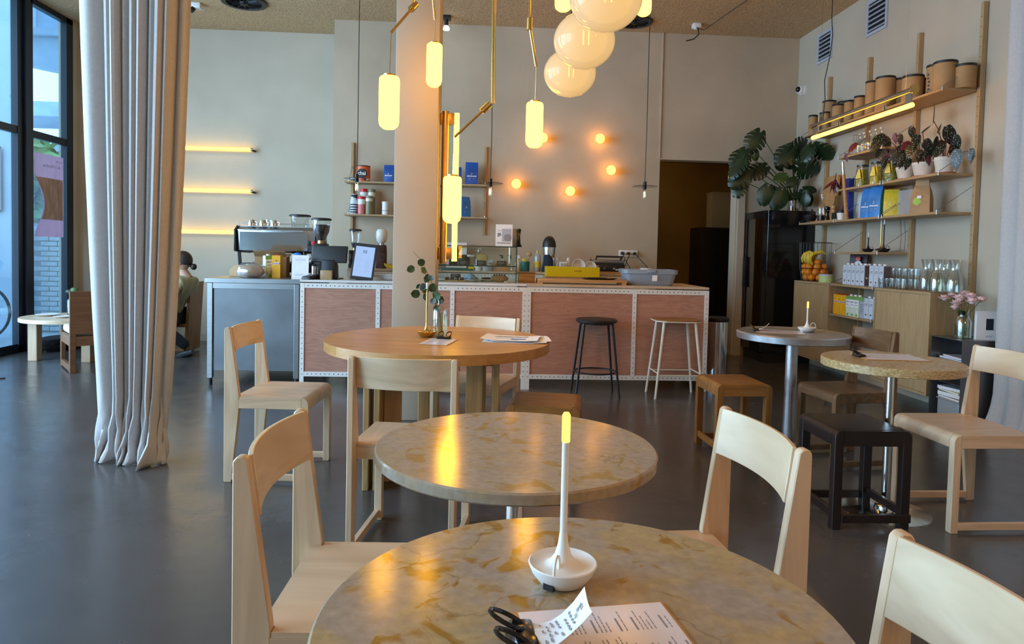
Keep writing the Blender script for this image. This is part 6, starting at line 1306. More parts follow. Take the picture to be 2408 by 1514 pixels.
part('wire', B().cyl(a, k0, .0022, seg=6), M['brass'], lp_); part('arm', B().cyl(k0, j, .0085, seg=10), M['brass'], lp_); part('joint', B().cyl(j+Vector((0, 0, -.035)), j+Vector((0, 0, .035)), .018, seg=16), M['brass'], lp_); part('rod', B().cyl(j, top, .0065, seg=8), M['brass'], lp_); part('ceiling_rose', B().cyl((top.x, Y, CEIL-.03), (top.x, Y, CEIL), .06, seg=24), M['brass'], lp_)
lp_ = thing('pendant_lamp', 'brass pendant with two opal cylinders mostly hidden above the big globes', 'lamp', (0, 0, 0))
a, _ = opal_cyl(1327, -80, 27, 40, 4.6, lp_); b2, _ = opal_cyl(1516, -70, 38, 36, 4.7, lp_)
mid = Vector(((a.x+b2.x)/2, 4.65, 3.45))
for q in (a, b2): part('wire', B().cyl(q, Vector((q.x, q.y, 3.30)), .0022, seg=6), M['brass'], lp_); part('arm', B().cyl(Vector((q.x, q.y, 3.30)), mid, .0075, seg=10), M['brass'], lp_)
part('rod', B().cyl(mid, (mid.x, mid.y, CEIL), .0065, seg=8), M['brass'], lp_)
# three big opal globes in a row, their filaments showing through
def opal_globe():
    m = bpy.data.materials.new('opal_globe'); m.use_nodes = True; t = m.node_tree; N, L = t.nodes, t.links; N.clear()
    o = N.new('ShaderNodeOutputMaterial'); e = N.new('ShaderNodeEmission'); e.inputs[0].default_value = (1.0, .62, .24, 1); e.inputs[1].default_value = .88
    g = N.new('ShaderNodeBsdfGlossy'); g.inputs['Roughness'].default_value = .06; tr = N.new('ShaderNodeBsdfTransparent'); tr.inputs[0].default_value = (1, .85, .6, 1)
    d = N.new('ShaderNodeBsdfDiffuse'); d.inputs[0].default_value = (.22, .19, .15, 1); ad = N.new('ShaderNodeAddShader'); L.new(e.outputs[0], ad.inputs[0]); L.new(d.outputs[0], ad.inputs[1])
    m1 = N.new('ShaderNodeMixShader'); m1.inputs[0].default_value = .10; L.new(ad.outputs[0], m1.inputs[1]); L.new(tr.outputs[0], m1.inputs[2])
    fr = N.new('ShaderNodeFresnel'); fr.inputs[0].default_value = 1.35; m2 = N.new('ShaderNodeMixShader'); L.new(fr.outputs[0], m2.inputs[0]); L.new(m1.outputs[0], m2.inputs[1]); L.new(g.outputs[0], m2.inputs[2]); L.new(m2.outputs[0], o.inputs[0]); return m
M['globe'] = opal_globe()
for k, (px, py, w, Y, fy, l) in enumerate(((1425, -5, 173, 2.80, 5, 'opal glass globe lamp, nearest and largest of three at the top edge'), (1374, 96, 146, 3.33, 108, 'opal glass globe lamp, middle one of the three'), (1340, 172, 124, 3.92, 176, 'opal glass globe lamp, furthest and lowest of the three'))):
    c = Py(px, py, Y); r = w*.5/F_PX*Y*.985; t = thing('globe_lamp', l, 'lamp', (c.x, c.y, c.z))
    part('globe', B().ball((0, 0, 0), r, 40, 24, (1, 1, .90)), M['globe'], t)
    for s in (-1, 1): part('filament', B().cyl((s*.013, -r*.35, -.035), (s*.013, -r*.35, .035), .0035, seg=8), M['filament'], t)
    part('cap', B().cyl((0, 0, r*.885), (0, 0, r*.885+.05), .04, seg=24), M['chrome'], t); part('cord', B().cyl((0, 0, r*.9+.05), (0, 0, CEIL-c.z), .004, seg=8), M['black'], t)
# smoky glass disc pendants over the bar
for k, (px, py, Y, cx0, bx, l) in enumerate(((839, 421, 6.1, 846, 843, 'left bare bulb pendant with glass disc hanging before the orange tin'), (1153, 432, 6.1, 1160, 1153, 'middle bare bulb pendant with glass disc hanging over the display case'), (1516, 439, 6.1, 1530, 1515, 'right bare bulb pendant with glass disc hanging near the kitchen doorway'))):
    c = Py(px, py, Y); tp = Py(cx0, 0, Y); t = thing('disc_pendant', l, 'lamp', (c.x, c.y, c.z))
    part('disc', B().lathe([(0, 0), (.115, 0), (.116, .002), (.115, .004), (0, .004)], seg=40), M['smoke_disc'], t)
    part('holder', B().cyl((0, 0, -.025), (0, 0, .045), .017, seg=16), M['black_metal'], t)
    part('cord', B().tube([(0, 0, .045), (.004, 0, .5), ((tp.x-c.x)*.6, 0, 1.0), (tp.x-c.x, 0, CEIL-c.z)], .0035, 6), M['black'], t)
    bl = part('bulb', B().lathe([(.010, -.025), (.014, -.04), (.017, -.08), (.013, -.105), (0, -.112)], seg=16, close=False), M['glass'], t); part('filament', B().cyl((0, 0, -.045), (0, 0, -.09), .0035, seg=8), M['filament'], bl)
# ball lights on the back wall
for px, py, l in ((1277, 324, 'glowing ball light on the wall half hidden behind the opal cylinder'), (1411, 326, 'glowing ball light highest on the wall, under the biggest globes'), (1437, 400, 'glowing ball light furthest right on the wall'), (1214, 432, 'glowing ball light furthest left on the wall beside the disc pendant'), (1341, 449, 'glowing ball light lowest on the wall')):
    c = Py(px, py, 8.17); t = thing('wall_light', l, 'lamp', (c.x, c.y, c.z)); part('ball', B().ball((0, 0, 0), .055, 24, 14), M['orb'], t)
    part('base', B().cyl((0, .045, 0), (0, .099, 0), .030, seg=20), M['brass'], t)
# tube lamps on the recess wall
for k, (px, py, x0) in enumerate(((590, 352, -3.9), (590, 450, -3.9), (590, 547, -3.9))):
    c = Py(px, py, 8.77); t = thing('tube_lamp', ('upper', 'middle', 'lower')[k]+' of the three glowing tube lamps on the left back wall', 'lamp', (0, 0, 0))
    part('tube', B().cyl((x0, 8.765, c.z), (c.x, 8.765, c.z), .019, seg=16), M['tube_wall'], t); part('rail', B().box(x0-.03, c.x+.02, 8.785, 8.800, c.z-.028, c.z-.014), M['brass_dark'], t)
    for x in (x0-.01, c.x+.012): part('end_cap', B().cyl((x-.012, 8.765, c.z), (x+.012, 8.765, c.z), .021, seg=16), M['steel'], t)
    part('wall_arm', B().cyl((c.x+.03, 8.79, c.z-.01), (c.x+.03, 8.84, c.z-.01), .012, seg=10).cyl((c.x+.02, 8.79, c.z-.01), (c.x+.05, 8.79, c.z-.01), .01, seg=10), M['black'], t); part('wall_arm', B().cyl((x0, 8.79, c.z-.01), (x0, 8.84, c.z-.01), .012, seg=10), M['black'], t)
# upright brass lamp on the side of the column
cl = thing('column_lamp', 'upright brass lamp with glowing tube on the side of the column', 'lamp', (0, 0, 0)); Yc = 5.05
zt, zb = Py(1048, 262, Yc).z, Py(1042, 620, Yc).z; xb = Py(1046, 400, Yc).x; xt = Py(1073, 340, Yc).x
part('brass_tube', B().cyl((xb, Yc, zb), (xb, Yc, zt), .026, seg=20), M['brass_dark'], cl)
for z in (zt-.055, zb+.075): part('bracket', B().box(-.264, xt-.008, Yc-.011, Yc+.011, z-.042, z+.042).bevel(.003), M['brass_dark'], cl)
part('tube', B().cyl((xt, Yc, zb+.02), (xt, Yc, zt-.012), .0195, seg=18), M['tube'], cl)
# long tube pendant in front of the shelf rack
lx = 3.30; tl = thing('tube_pendant', 'long brass and glowing tube pendant hanging before the shelf rack', 'lamp', (0, 0, 0)); y0, y1, zb_, zl_ = 5.03, 6.58, 2.515, 2.400
part('metal_tube', B().cyl((lx, y0, zb_), (lx, y1, zb_), .020, seg=18), M['steel'], tl); part('end_disc', B().cyl((lx, y0-.012, zb_), (lx, y0, zb_), .034, seg=24), M['brass'], tl); part('end_disc', B().cyl((lx, y1, zb_), (lx, y1+.012, zb_), .024, seg=24), M['brass'], tl)
part('tube', B().cyl((lx, y0+.01, zl_), (lx, y1-.02, zl_), .0185, seg=18), M['tube'], tl)
for y in (y0+.02, y1-.10): part('bracket', B().box(lx-.006, lx+.006, y, y+.07, zl_+.012, zb_-.01), M['steel'], tl, smooth=False)
for y, t2 in ((y0+.10, 0), (y1-.12, 0)): part('wire', B().cyl((lx, y, zb_+.015), (lx, y, CEIL), .0012, seg=5), M['chrome'], tl)
pp = [Px(1952, 268, lx+.02), Px(1940, 235, lx), Px(1939, 190, lx), Px(1952, 130, lx), Px(1958, 85, lx), Px(1956, 40, lx), Px(1958, 0, lx)]; pp = [Vector((lx+.02, 6.42, zb_+.02))]+[Vector((p.x, 6.42+.0*i, p.z)) for i, p in enumerate(pp[1:])]
for i, p in enumerate(((1940, 235), (1939, 190), (1952, 130), (1958, 85), (1956, 40), (1958, 0))): pp[i+1] = Py(p[0], p[1], 6.42)
part('cord', B().tube(pp+[Vector((pp[-1].x, 6.42, CEIL))], .0045, 6), M['black'], tl)
# ceiling fittings
def ceil_at(px, py): return Pz(px, py, CEIL)
def vent(label, px, py, r):
    c = ceil_at(px, py); t = thing('ceiling_vent', label, 'vent', (c.x, c.y, CEIL)); part('rim', B().lathe([(r, 0), (r*1.06, -.004), (r*1.02, -.022), (r*.80, -.026), (r*.78, 0)], seg=40, close=False), M['black_metal'], t); part('cup', B().lathe([(0, -.003), (r*.80, -.003), (r*.80, 0), (0, 0)], seg=30), M['black'], t)
    for k in range(14):
        a_ = 2*math.pi*k/14; part('fin', B().bx((0, 0, 0), (r*.5, .006, .02), Matrix.Rotation(a_, 4, 'Z') @ Matrix.Translation((r*.5, 0, -.016)) @ Matrix.Rotation(R(35), 4, 'X')), M['black_metal'], t, smooth=False)
    part('hub', B().ball((0, 0, -.015), r*.22, 14, 8, (1, 1, .6)), M['black_metal'], t)
vent('round black ceiling vent with radial fins above the curtain', 574, 3, .235); vent('round black ceiling vent behind the big globes', 1492, 50, .20)
t = thing('spotlight', 'small ceiling spotlight with lit white bulb right of the column', 'lamp', ceil_at(1050, 38)); part('base', B().bx((0, 0, -.02), (.10, .10, .04)).bevel(.004), M['black'], t); part('stem', B().cyl((0, 0, -.11), (0, 0, -.04), .022, seg=14), M['black'], t); part('bulb', B().lathe([(.022, -.11), (.038, -.14), (.036, -.155), (0, -.16)], seg=18), M['spot'], t)
t = thing('junction_box', 'small white junction box with black cable on the ceiling near the corner', 'junction box', ceil_at(1638, 56)); part('box', B().bx((0, 0, -.025), (.09, .09, .05)).bevel(.006), M['plastic_white'], t); part('nut', B().cyl((-.02, -.03, -.05), (-.02, -.03, -.075), .02, seg=12), M['plastic_white'], t)
part('cable', B().tube([(.02, 0, -.05), (.03, 0, -.12), (-.02, .02, -.17), (-.10, .05, -.185)], .007, 6).tube([(.0, 0, -.05), (.06, -.1, -.10), (.2, -.5, -.03), (.28, -.9, -.01)], .004, 6), M['black'], t)
t = thing('motion_sensor', 'small white sensor box with black camera on the ceiling right of the curtain', 'sensor', ceil_at(463, 8)); part('box', B().bx((0, 0, -.03), (.10, .09, .06)).bevel(.008), M['plastic_white'], t); part('camera', B().cyl((-.03, -.02, -.06), (-.05, -.04, -.10), .028, seg=14), M['black'], t)
def wall_vent(label, a_, b_, z0, z1):
    t = thing('wall_vent', label, 'vent', (0, 0, 0)); part('frame', B().box(RW-.016, RW, a_, b_, z0, z0+.03).box(RW-.016, RW, a_, b_, z1-.03, z1).box(RW-.016, RW, a_, a_+.03, z0+.03, z1-.03).box(RW-.016, RW, b_-.03, b_, z0+.03, z1-.03), M['oatgrey'], t, smooth=False); part('back', B().box(RW-.006, RW-.001, a_+.03, b_-.03, z0+.03, z1-.03), M['black'], t, smooth=False)
    n_ = 6
    for k in range(n_): part('slat', B().bx((0, 0, 0), (.003, b_-a_-.06, (z1-z0-.06)/n_*.9), Matrix.Translation((RW-.012, (a_+b_)/2, z0+.03+(z1-z0-.06)*(k+.5)/n_)) @ Matrix.Rotation(R(35), 4, 'Y')), M['oatgrey'], t, smooth=False)
wall_vent('slatted wall vent nearer the room corner, crossed by the black cord', 7.48, 7.80, 3.46, 3.80); wall_vent('slatted wall vent above the middle of the shelf rack', 6.46, 6.81, 3.47, 3.82)
t = thing('security_camera', 'white dome security camera with black lens on the wall near the corner', 'camera', (RW, 8.12, 3.25)); part('base', B().cyl((0, 0, 0), (-.035, 0, 0), .062, .058, 24), M['plastic_white'], t); part('dome', B().ball((-.05, -.01, 0), .052, 20, 12), M['plastic_white'], t); part('lens', B().ball((-.075, -.022, 0), .036, 16, 10), M['black_gloss'], t)
# ---------------------------------------------------------------- curtains
def curtain(name, label, profile_fn, z_levels, n, closed, mat):
    rows = [[profile_fn(z, i/(n-1)) for i in range(n)] for z in z_levels]
    b = B().grid(rows); o = one(name, b, M[mat], label, 'curtain'); sm = o.modifiers.new('cloth_thickness', 'SOLIDIFY'); sm.thickness = .003; return o
def left_curtain(z, u):
    h = min(1, max(0, z/CEIL)); s = h**.55
    xl = -2.04+(-2.225+2.04)*s; xr = -1.79+(-1.60+1.79)*s
    # pleats: a broad flat bay on the left, tight folds to the right, one flap turned round the right edge
    if u < .80:
        v = u/.80
        broad = .5-.5*math.cos(min(1, v/.24)*math.pi); x = xl+(xr-xl)*(v*.97)
        if v < .24: y = 3.93-.035*math.sin(v/.24*math.pi)*(.7+.6*s)
        else:
            w = (v-.24)/.76*8.5*2*math.pi; y = 3.92+(.052*(.55+.55*s))*math.sin(w)+.02*math.sin(w*.37+1); x += .018*math.cos(w)*s
    else:
        v = (u-.80)/.20; w = 8.5*2*math.pi; x0_ = xl+(xr-xl)*.97+.018*math.cos(w)*s; y0_ = 3.92+(.052*(.55+.55*s))*math.sin(w)+.02*math.sin(w*.37+1)
        x = x0_+(xr+.012-x0_)*v+.012*math.sin(v*math.pi*4); y = y0_+.05*v+.035*math.sin(v*math.pi*2.5)
    if z < .42:
        k = 1-z/.42; kk = k*k; c = -1.89
        x += (x-c)*.08*kk + .035*kk*math.sin(u*23); y -= .10*kk*(1-abs(u-.45)*1.4) + .03*kk*math.sin(u*31+2); z = z*(1-.03*math.sin(u*17)*k); q_ = math.exp(-((u-.80)/.16)**2)*k**1.5; x += .075*q_; y -= .10*q_*(1+.5*math.sin(u*60)); x -= .05*math.exp(-((u-.12)/.14)**2)*k*k; x += .012*math.sin(u*47+z*30)*k
    return Vector((x, y, max(.004, z)))
zl = [.004, .03, .07, .12, .18, .26, .36, .5, .8, 1.2, 1.7, 2.3, 3.0, CEIL-.01]
curtain('curtain', 'tall pale linen curtain hanging in folds to the floor at the left', left_curtain, zl, 150, False, 'curtain')
def right_curtain(z, u):
    h = z/CEIL; x = 3.83-.05*math.sin(u*9*2*math.pi)*(.6+.4*h)-.05*(1-h)*math.sin(u*math.pi); y = 4.74-1.5*u*(.9+.1*h)+.03*math.sin(u*18*math.pi+1)+(1-h)*(-.02)
    if z < .3: k = (1-z/.3); x -= .06*k*k*(1+.4*math.sin(u*40)); y += .04*k*math.sin(u*25)
    return Vector((x, y, max(.004, z)))
curtain('curtain', 'pale curtain hanging along the wall at the right edge', right_curtain, zl, 140, False, 'curtain')
# ---------------------------------------------------------------- fridge, bin and kitchen corridor
fg = thing('fridge', 'tall black drinks fridge with glass door in the corner under the monstera', 'fridge', (0, 0, 0)); fx0, fx1, fy0, fy1, fz = 3.335, 3.935, 7.70, 8.235, 1.765
part('body', B().box(fx0+.05, fx1, fy0, fy0+.03, .10, fz).box(fx0+.05, fx1, fy1-.03, fy1, .10, fz).box(fx0+.05, fx1, fy0+.03, fy1-.03, fz-.04, fz).box(fx0+.05, fx1, fy0+.03, fy1-.03, .10, .22).box(fx1-.03, fx1, fy0+.03, fy1-.03, .22, fz-.04).bevel(.004, 1), M['black_gloss'], fg)
part('plinth', B().box(fx0+.03, fx1, fy0+.005, fy1, 0.0, .10), M['black'], fg)
dr = part('door', B().box(fx0, fx0+.045, fy0, fy0+.05, .12, fz-.01).box(fx0, fx0+.045, fy1-.05, fy1, .12, fz-.01).box(fx0, fx0+.045, fy0+.05, fy1-.05, .12, .24).box(fx0, fx0+.045, fy0+.05, fy1-.05, fz-.09, fz-.01), M['black_gloss'], fg, smooth=False); part('pane', B().box(fx0+.012, fx0+.02, fy0+.05, fy1-.05, .24, fz-.09), M['fridge_glass'], dr, smooth=False); part('handle', B().box(fx0-.03, fx0, fy1-.06, fy1-.03, .85, 1.22).bevel(.005), M['black'], dr)
for z in (.45, .75, 1.05, 1.35): part('shelf', B().box(fx0+.07, fx1-.04, fy0+.035, fy1-.035, z, z+.008), M['steel'], fg, smooth=False)
b = B()
for k in range(22): b.cyl((fx0+.075, fy0+.07, .30+.06*k), (fx0+.078, fy0+.07, .30+.06*k), .006, seg=8)
part('shelf_holes', b, M['steel'], fg, smooth=False)['kind'] = 'stuff'
one('salad_bag', B().ball((3.55, 7.92, 1.05+.012+.07), .11, 12, 8, (.9, 1, .62)), M['lightblue'], 'clear bag of pale greens on a shelf in the black fridge', 'bag'); one('bread_bag', B().ball((3.52, 7.92, .45+.012+.05), .09, 12, 8, (.8, 1, .55)), M['cream_metal'], 'pale wrapped bundle low in the black fridge', 'bag'); one('milk_bottle', B().lathe(bottle(.035, .2, .35, .4), (3.50, 7.90, .761), 16), M['yellow_bag'], 'yellowish bottle on the middle shelf of the black fridge', 'bottle')
bn = thing('waste_bin', 'polished steel waste bin at the end of the bar counter', 'bin', (2.335, 6.36, 0)); part('body', B().lathe([(0, 0), (.103, 0), (.105, .01), (.105, .60), (0, .60)], seg=40), M['chrome'], bn); part('lid', B().lathe([(.107, .602), (.110, .61), (.108, .635), (.08, .645), (0, .645)], seg=40), M['black_metal'], bn)
# monstera on the fridge
mo = thing('potted_monstera', 'big monstera plant in a steel bucket on top of the black fridge', 'plant', (3.80, 7.95, fz)); part('bucket', B().lathe([(0, 0), (.062, 0), (.085, .135), (.088, .137), (.088, .145), (.080, .145), (.058, .006), (0, .006)], seg=28), M['chrome'], mo); part('soil', B().cyl((0, 0, .10), (0, 0, .118), .075, seg=20), M['soil'], mo)
part('bucket_handle', B().tube([(.086*math.cos(a_), 0, .14+.12*math.sin(a_)) for a_ in [math.pi*k/14 for k in range(15)]], .003, 6), M['steel'], mo)
def split_leaf(c, L, ang, face, yaw, mat, parent, lobes=6, whole=False):
    """monstera leaf: c is the tip of its stalk; heart shape with slits between the lobes; ang: direction of the tip in the picture plane"""
    b = B(); n = lobes
    def W(v): return L*.52*(math.sin(math.pi*min(.999, .10+v*.88))**.62)*(1.08-.30*v)
    for sgn in (-1, 1):
        for k in range(n):
            v0, v1 = k/n, (k+1)/n; vm = (v0+v1)/2; gap = .06 if whole else .62
            pts = []
            for u in (0, .38, .72, 1.0):
                g = 0 if u <= .38 else (u-.38)/.62*gap*.5; sw = .16*u*u
                for f in (0, .5, 1):
                    f2 = .5+(f-.5)*(1-g*1.0); v = v0+(v1-v0)*f2; w = W(v)*u; back = -L*.16*math.sin(math.pi*min(1, u*.9))*(1-v)**2*1.6
                    if u == 1.0 and f == .5 and not whole: w *= 1.05
                    pts.append(Vector((v*L*(1-.0)+back+sw*L*.35, sgn*w, -.10*L*u*u-.16*L*v*v)))
            b.add(pts, [(3*i+j, 3*i+j+1, 3*i+j+4, 3*i+j+3) for i in range(3) for j in range(2)])
    bmesh.ops.remove_doubles(b.bm, verts=b.bm.verts, dist=1e-4); b.solid(.0008)
    Mx = Matrix.Translation(c) @ Matrix.Rotation(R(yaw), 4, 'Z') @ Matrix.Rotation(R(90), 4, 'X') @ Matrix.Rotation(R(ang), 4, 'Z') @ Matrix.Rotation(R(face), 4, 'X')
    bmesh.ops.transform(b.bm, matrix=Mx, verts=b.bm.verts); return part('leaf', b, M[mat], parent, ang=60)
for (px, py, Y, L, ang, face, yaw, m, wh) in ((1787, 312, 7.75, .25, -118, 12, 0, 'leaf', 0), (1752, 355, 7.72, .25, -125, 35, 10, 'leaf', 0), (1748, 372, 7.60, .26, -130, 55, -10, 'leaf', 0), (1758, 400, 7.65, .26, -135, 20, 0, 'leaf', 0), (1745, 425, 7.72, .20, -115, 50, 20, 'leaf', 0), (1800, 392, 7.70, .22, -150, 20, 0, 'leaf', 0), (1772, 352, 7.85, .13, -85, 60, 0, 'leaf_pale', 1),
        (1863, 346, 7.70, .26, -128, 25, 0, 'leaf', 0), (1862, 362, 7.72, .26, 35, 30, 0, 'leaf', 0), (1917, 345, 7.35, .24, -40, 55, 0, 'leaf', 0), (1908, 340, 7.4, .20, -120, 60, 0, 'leaf', 0), (1878, 392, 7.6, .27, -12, 25, 0, 'leaf', 0), (1880, 380, 7.62, .17, 60, 50, 0, 'leaf', 0), (1868, 388, 7.75, .13, 170, 20, 0, 'leaf', 1), (1840, 398, 7.8, .09, 150, 30, 0, 'leaf', 1), (1848, 412, 7.72, .14, 200, 30, 0, 'leaf_pale', 1), (1872, 420, 7.65, .13, -140, 20, 0, 'leaf', 1),
        (1806, 440, 7.64, .21, -105, 20, 0, 'leaf', 1), (1838, 450, 7.60, .22, -110, 15, 0, 'leaf', 1), (1816, 446, 7.7, .19, -60, 45, 0, 'leaf', 1), (1884, 455, 7.62, .11, -170, 45, 0, 'leaf', 1), (1905, 452, 7.62, .18, -70, 50, 0, 'leaf', 1), (1918, 446, 7.6, .15, -20, 55, 0, 'leaf', 1), (1893, 456, 7.55, .14, -95, 60, 0, 'leaf', 1)):
    q = Py(px, py, Y) - Vector((3.80, 7.95, fz)); q.x = min(q.x, .06 if abs(ang) > 70 else -.06)
    if wh and py > 435: q.z = max(q.z, .18 if L > .16 else .12)
    split_leaf(q, L, ang, face, yaw, m, mo, whole=bool(wh)); mid_ = Vector((q.x*.45, q.y*.45, max(.16, q.z*.62)))
    part('stalk', B().tube([(q.x*.04, q.y*.04, .11), (q.x*.2, q.y*.2, .11+(mid_.z-.11)*.6), mid_, q], [.007, .006, .005, .004], 6), M['stem'], mo)
# kitchen corridor: tall dark cabinet, cloudy tub with green bottles, open door leaf
t = thing('dark_cabinet', 'tall black cabinet inside the dark kitchen corridor', 'cabinet', (0, 0, 0)); p0, p1 = Py(1650, 534, 9.55), Py(1712, 534, 9.55); part('body', B().box(p0.x, p1.x+.12, 9.55, 10.05, 0, p0.z), M['black'], t, smooth=False)
for a_, c_ in ((p0.x+.004, (p0.x+p1.x)/2+.055), ((p0.x+p1.x)/2+.065, p1.x+.116)): part('door', B().box(a_, c_, 9.535, 9.549, .05, p0.z-.02).bevel(.002, 1), M['black_metal'], t)
q = Py(1672, 534, 9.6); t = thing('storage_tub', 'cloudy storage tub of green bottles on the black cabinet in the corridor', 'tub', (q.x+.18, 9.75, p0.z+.0005)); part('tub', B().box(-.16, .14, -.12, .12, 0, .48), M['tub_plastic'], t, smooth=False); part('lid', B().box(-.17, .15, -.13, .13, .48, .51), M['tub_plastic'], t, smooth=False)
for k in range(8): one('green_bottle', B().lathe(bottle(.032, .2, .3, .4), seg=14), M['leaf_pale'], 'yellow green bottle %s inside the cloudy tub in the kitchen corridor' % (('first in front', 'second in front', 'third in front', 'fourth in front', 'first in the back row', 'second in the back row', 'third in the back row', 'fourth in the back row')[k]), 'bottle', 'bottles in the cloudy tub', (q.x+.18-.115+.07*(k % 4), 9.70+.10*(k//4), p0.z+.006))
struct('door_1', B().box(4.04, 4.08, 8.50, 9.34, .01, 2.36), M['walnut'])
# ---------------------------------------------------------------- lounge corner behind the curtain
def lounge_chair(label, loc, rotz):
    t = thing('lounge_chair', label, 'chair', (*loc, 0), R(rotz)); w, d = .26, .27
    part('backrest', B().box(-w, w, -d, -d+.035, .36, .76).bevel(.003, 1), M['brownwood'], t)
    for s in (-1, 1):
        part('leg', B().box(*sorted((s*w, s*(w-.05))), -d, -d+.05, 0, .36).bevel(.003, 1), M['brownwood'], t); part('leg', B().box(*sorted((s*w, s*(w-.04))), d-.05, d, 0, .36).bevel(.003, 1), M['brownwood'], t)
        part('side_rail', B().box(*sorted((s*w, s*(w-.03))), -d+.05, d-.05, .25, .34).bevel(.002, 1), M['brownwood'], t); part('runner', B().box(*sorted((s*w, s*(w-.03))), -d+.05, d-.05, .015, .07).bevel(.002, 1), M['brownwood'], t)
    part('front_rail', B().box(-w+.04, w-.04, d-.03, d, .25, .34), M['brownwood'], t); part('back_rail', B().box(-w+.05, w-.05, -d, -d+.03, .25, .34), M['brownwood'], t)
    part('cushion', B().box(-w+.02, w-.02, -d+.04, d-.005, .341, .415).bevel(.025, 3), M['cushion'], t); return t
lounge_chair('brown wooden lounge chair with cream cushion, its back to the room', (-3.665, 6.86), 38)
lounge_chair('brown wooden lounge chair behind the low table at the window corner', (-4.22, 8.52), 188)
t = thing('low_table', 'low round pale wooden table on block legs in the window corner', 'table', (-4.16, 7.33, 0)); part('tabletop', B().lathe(disc(.46, .405, .445, .004), seg=56), M['birch_x'], t)
for a_ in (205, 325, 85): part('leg', B().bx((.32*math.cos(R(a_)), .32*math.sin(R(a_)), .2025), (.09, .09, .405)).bevel(.003, 1), M['birch'], t)
t = thing('bottle_vase', 'dark glass bottle with a small green sprig on the low table', 'vase', (-4.20, 7.40, .4455)); part('glass', B().lathe(bottle(.045, .22, .3, .35), seg=20), M['glass_thick'], t); part('leaf', B().ball((-.03, 0, .25), .04, 10, 6, (1, .5, .6)), M['leaf'], t); part('leaf', B().ball((.02, .0, .265), .04, 10, 6, (1, .5, .8)), M['leaf_pale'], t); part('stem', B().tube([(0, 0, .05), (.005, 0, .16), (0, 0, .26)], .003, 5), M['stem'], t); part('water', B().lathe([(0, .005), (.04, .005), (.04, .13), (0, .13)], seg=18), M['navy'], t)
one('bottle', B().lathe(bottle(.042, .19, .3, .4), seg=20), M['glass_thick'], 'clear bottle beside the dark bottle on the low table', 'bottle', loc=(-4.11, 7.36, .4455))
one('plate', B().lathe([(0, 0), (.07, 0), (.11, .012), (.108, .016), (.07, .006), (0, .006)], seg=28), M['ceramic'], 'white plate at the left edge of the low table', 'plate', loc=(-4.42, 7.36, .4455)); one('plate', B().lathe([(0, 0), (.06, 0), (.09, .012), (.088, .016), (.06, .006), (0, .006)], seg=28), M['ceramic'], 'white plate in front of the bottles on the low table', 'plate', loc=(-4.17, 7.20, .4455))
t = thing('guitar_case', 'black guitar case lying on the floor by the window', 'case', (-4.66, 7.96, 0), R(84))
def gpts(s): s *= .86; return [(.0+.34*s*math.cos(a_)*(1+.18*math.cos(2*a_)+(.12*math.cos(3*a_))), .19*s*math.sin(a_)*(1-.25*math.cos(a_)**2+.1*math.cos(a_))) for a_ in [2*math.pi*k/40 for k in range(40)]]
part('case', B().prism(gpts(1.0), .03, .145, 'z').bevel(.02, 3), M['blackfab'], t); part('seam', B().prism(gpts(1.015), .085, .097, 'z'), M['black_gloss'], t); part('neck', B().box(.27, .58, -.05, .05, .03, .12).bevel(.02, 2), M['blackfab'], t); part('foot', B().prism(gpts(.75), 0, .03, 'z'), M['black'], t)
one('floor_cable', B().tube([(-4.9, 5.75, .006), (-4.55, 5.75, .006), (-4.25, 6.05, .006), (-4.10, 6.22, .006)], .005, 6), M['black'], 'thin cable lying straight on the floor at the left edge', 'cable')
one('cable_coil', B().tube([(-4.02+.10*math.cos(a_), 5.62+.08*math.sin(a_), .008+.0006*k) for k, a_ in enumerate([2*math.pi*k/20 for k in range(46)])], .006, 6), M['black'], 'small black coil of cable on the floor at the left edge', 'cable')
t = thing('plank_chair', 'slanted plank back chair under the person with the hair bun', 'chair', (-3.40, 7.93, 0), R(90))
part('backrest', B().prism([(-.235, .02), (-.20, .02), (-.245, .78), (-.28, .80)], -.18, .18).bevel(.003, 1), M['amber'], t); part('seat', B().box(-.21, .21, -.23, .22, .30, .335).bevel(.004, 1), M['amber_x'], t)
for s in (-1, 1): part('leg', B().box(*sorted((s*.20, s*.16)), .16, .20, 0, .30), M['amber'], t); part('runner', B().box(*sorted((s*.20, s*.17)), -.21, .16, .03, .075), M['amber'], t)
# ---------------------------------------------------------------- people
def skin_body(name, joints, edges, mat, parent=None, sub=2):
    """continuous body from joints {name: (co, radius)} and bones"""
    me = bpy.data.meshes.new(name); keys = list(joints); idx = {k: i for i, k in enumerate(keys)}
    me.from_pydata([joints[k][0] for k in keys], [(idx[a_], idx[b_]) for a_, b_ in edges], [])
    o = obj(name, me); sk = o.modifiers.new('skin', 'SKIN'); sk.use_smooth_shade = True
    if not me.skin_vertices: pass
    for k in keys:
        sv = me.skin_vertices[0].data[idx[k]]; r = joints[k][1]; sv.radius = r if isinstance(r, tuple) else (r, r); sv.use_root = (k == keys[0])
    s_ = o.modifiers.new('sub', 'SUBSURF'); s_.levels = sub; s_.render_levels = sub
    dg = bpy.context.evaluated_depsgraph_get(); me2 = bpy.data.meshes.new_from_object(o.evaluated_get(dg)); me2.materials.clear(); me2.materials.append(mat); me2.polygons.foreach_set('use_smooth', [True]*len(me2.polygons))
    bpy.data.objects.remove(o); bpy.data.meshes.remove(me); me2.name = name
    r_ = obj(name, me2, parent); return r_
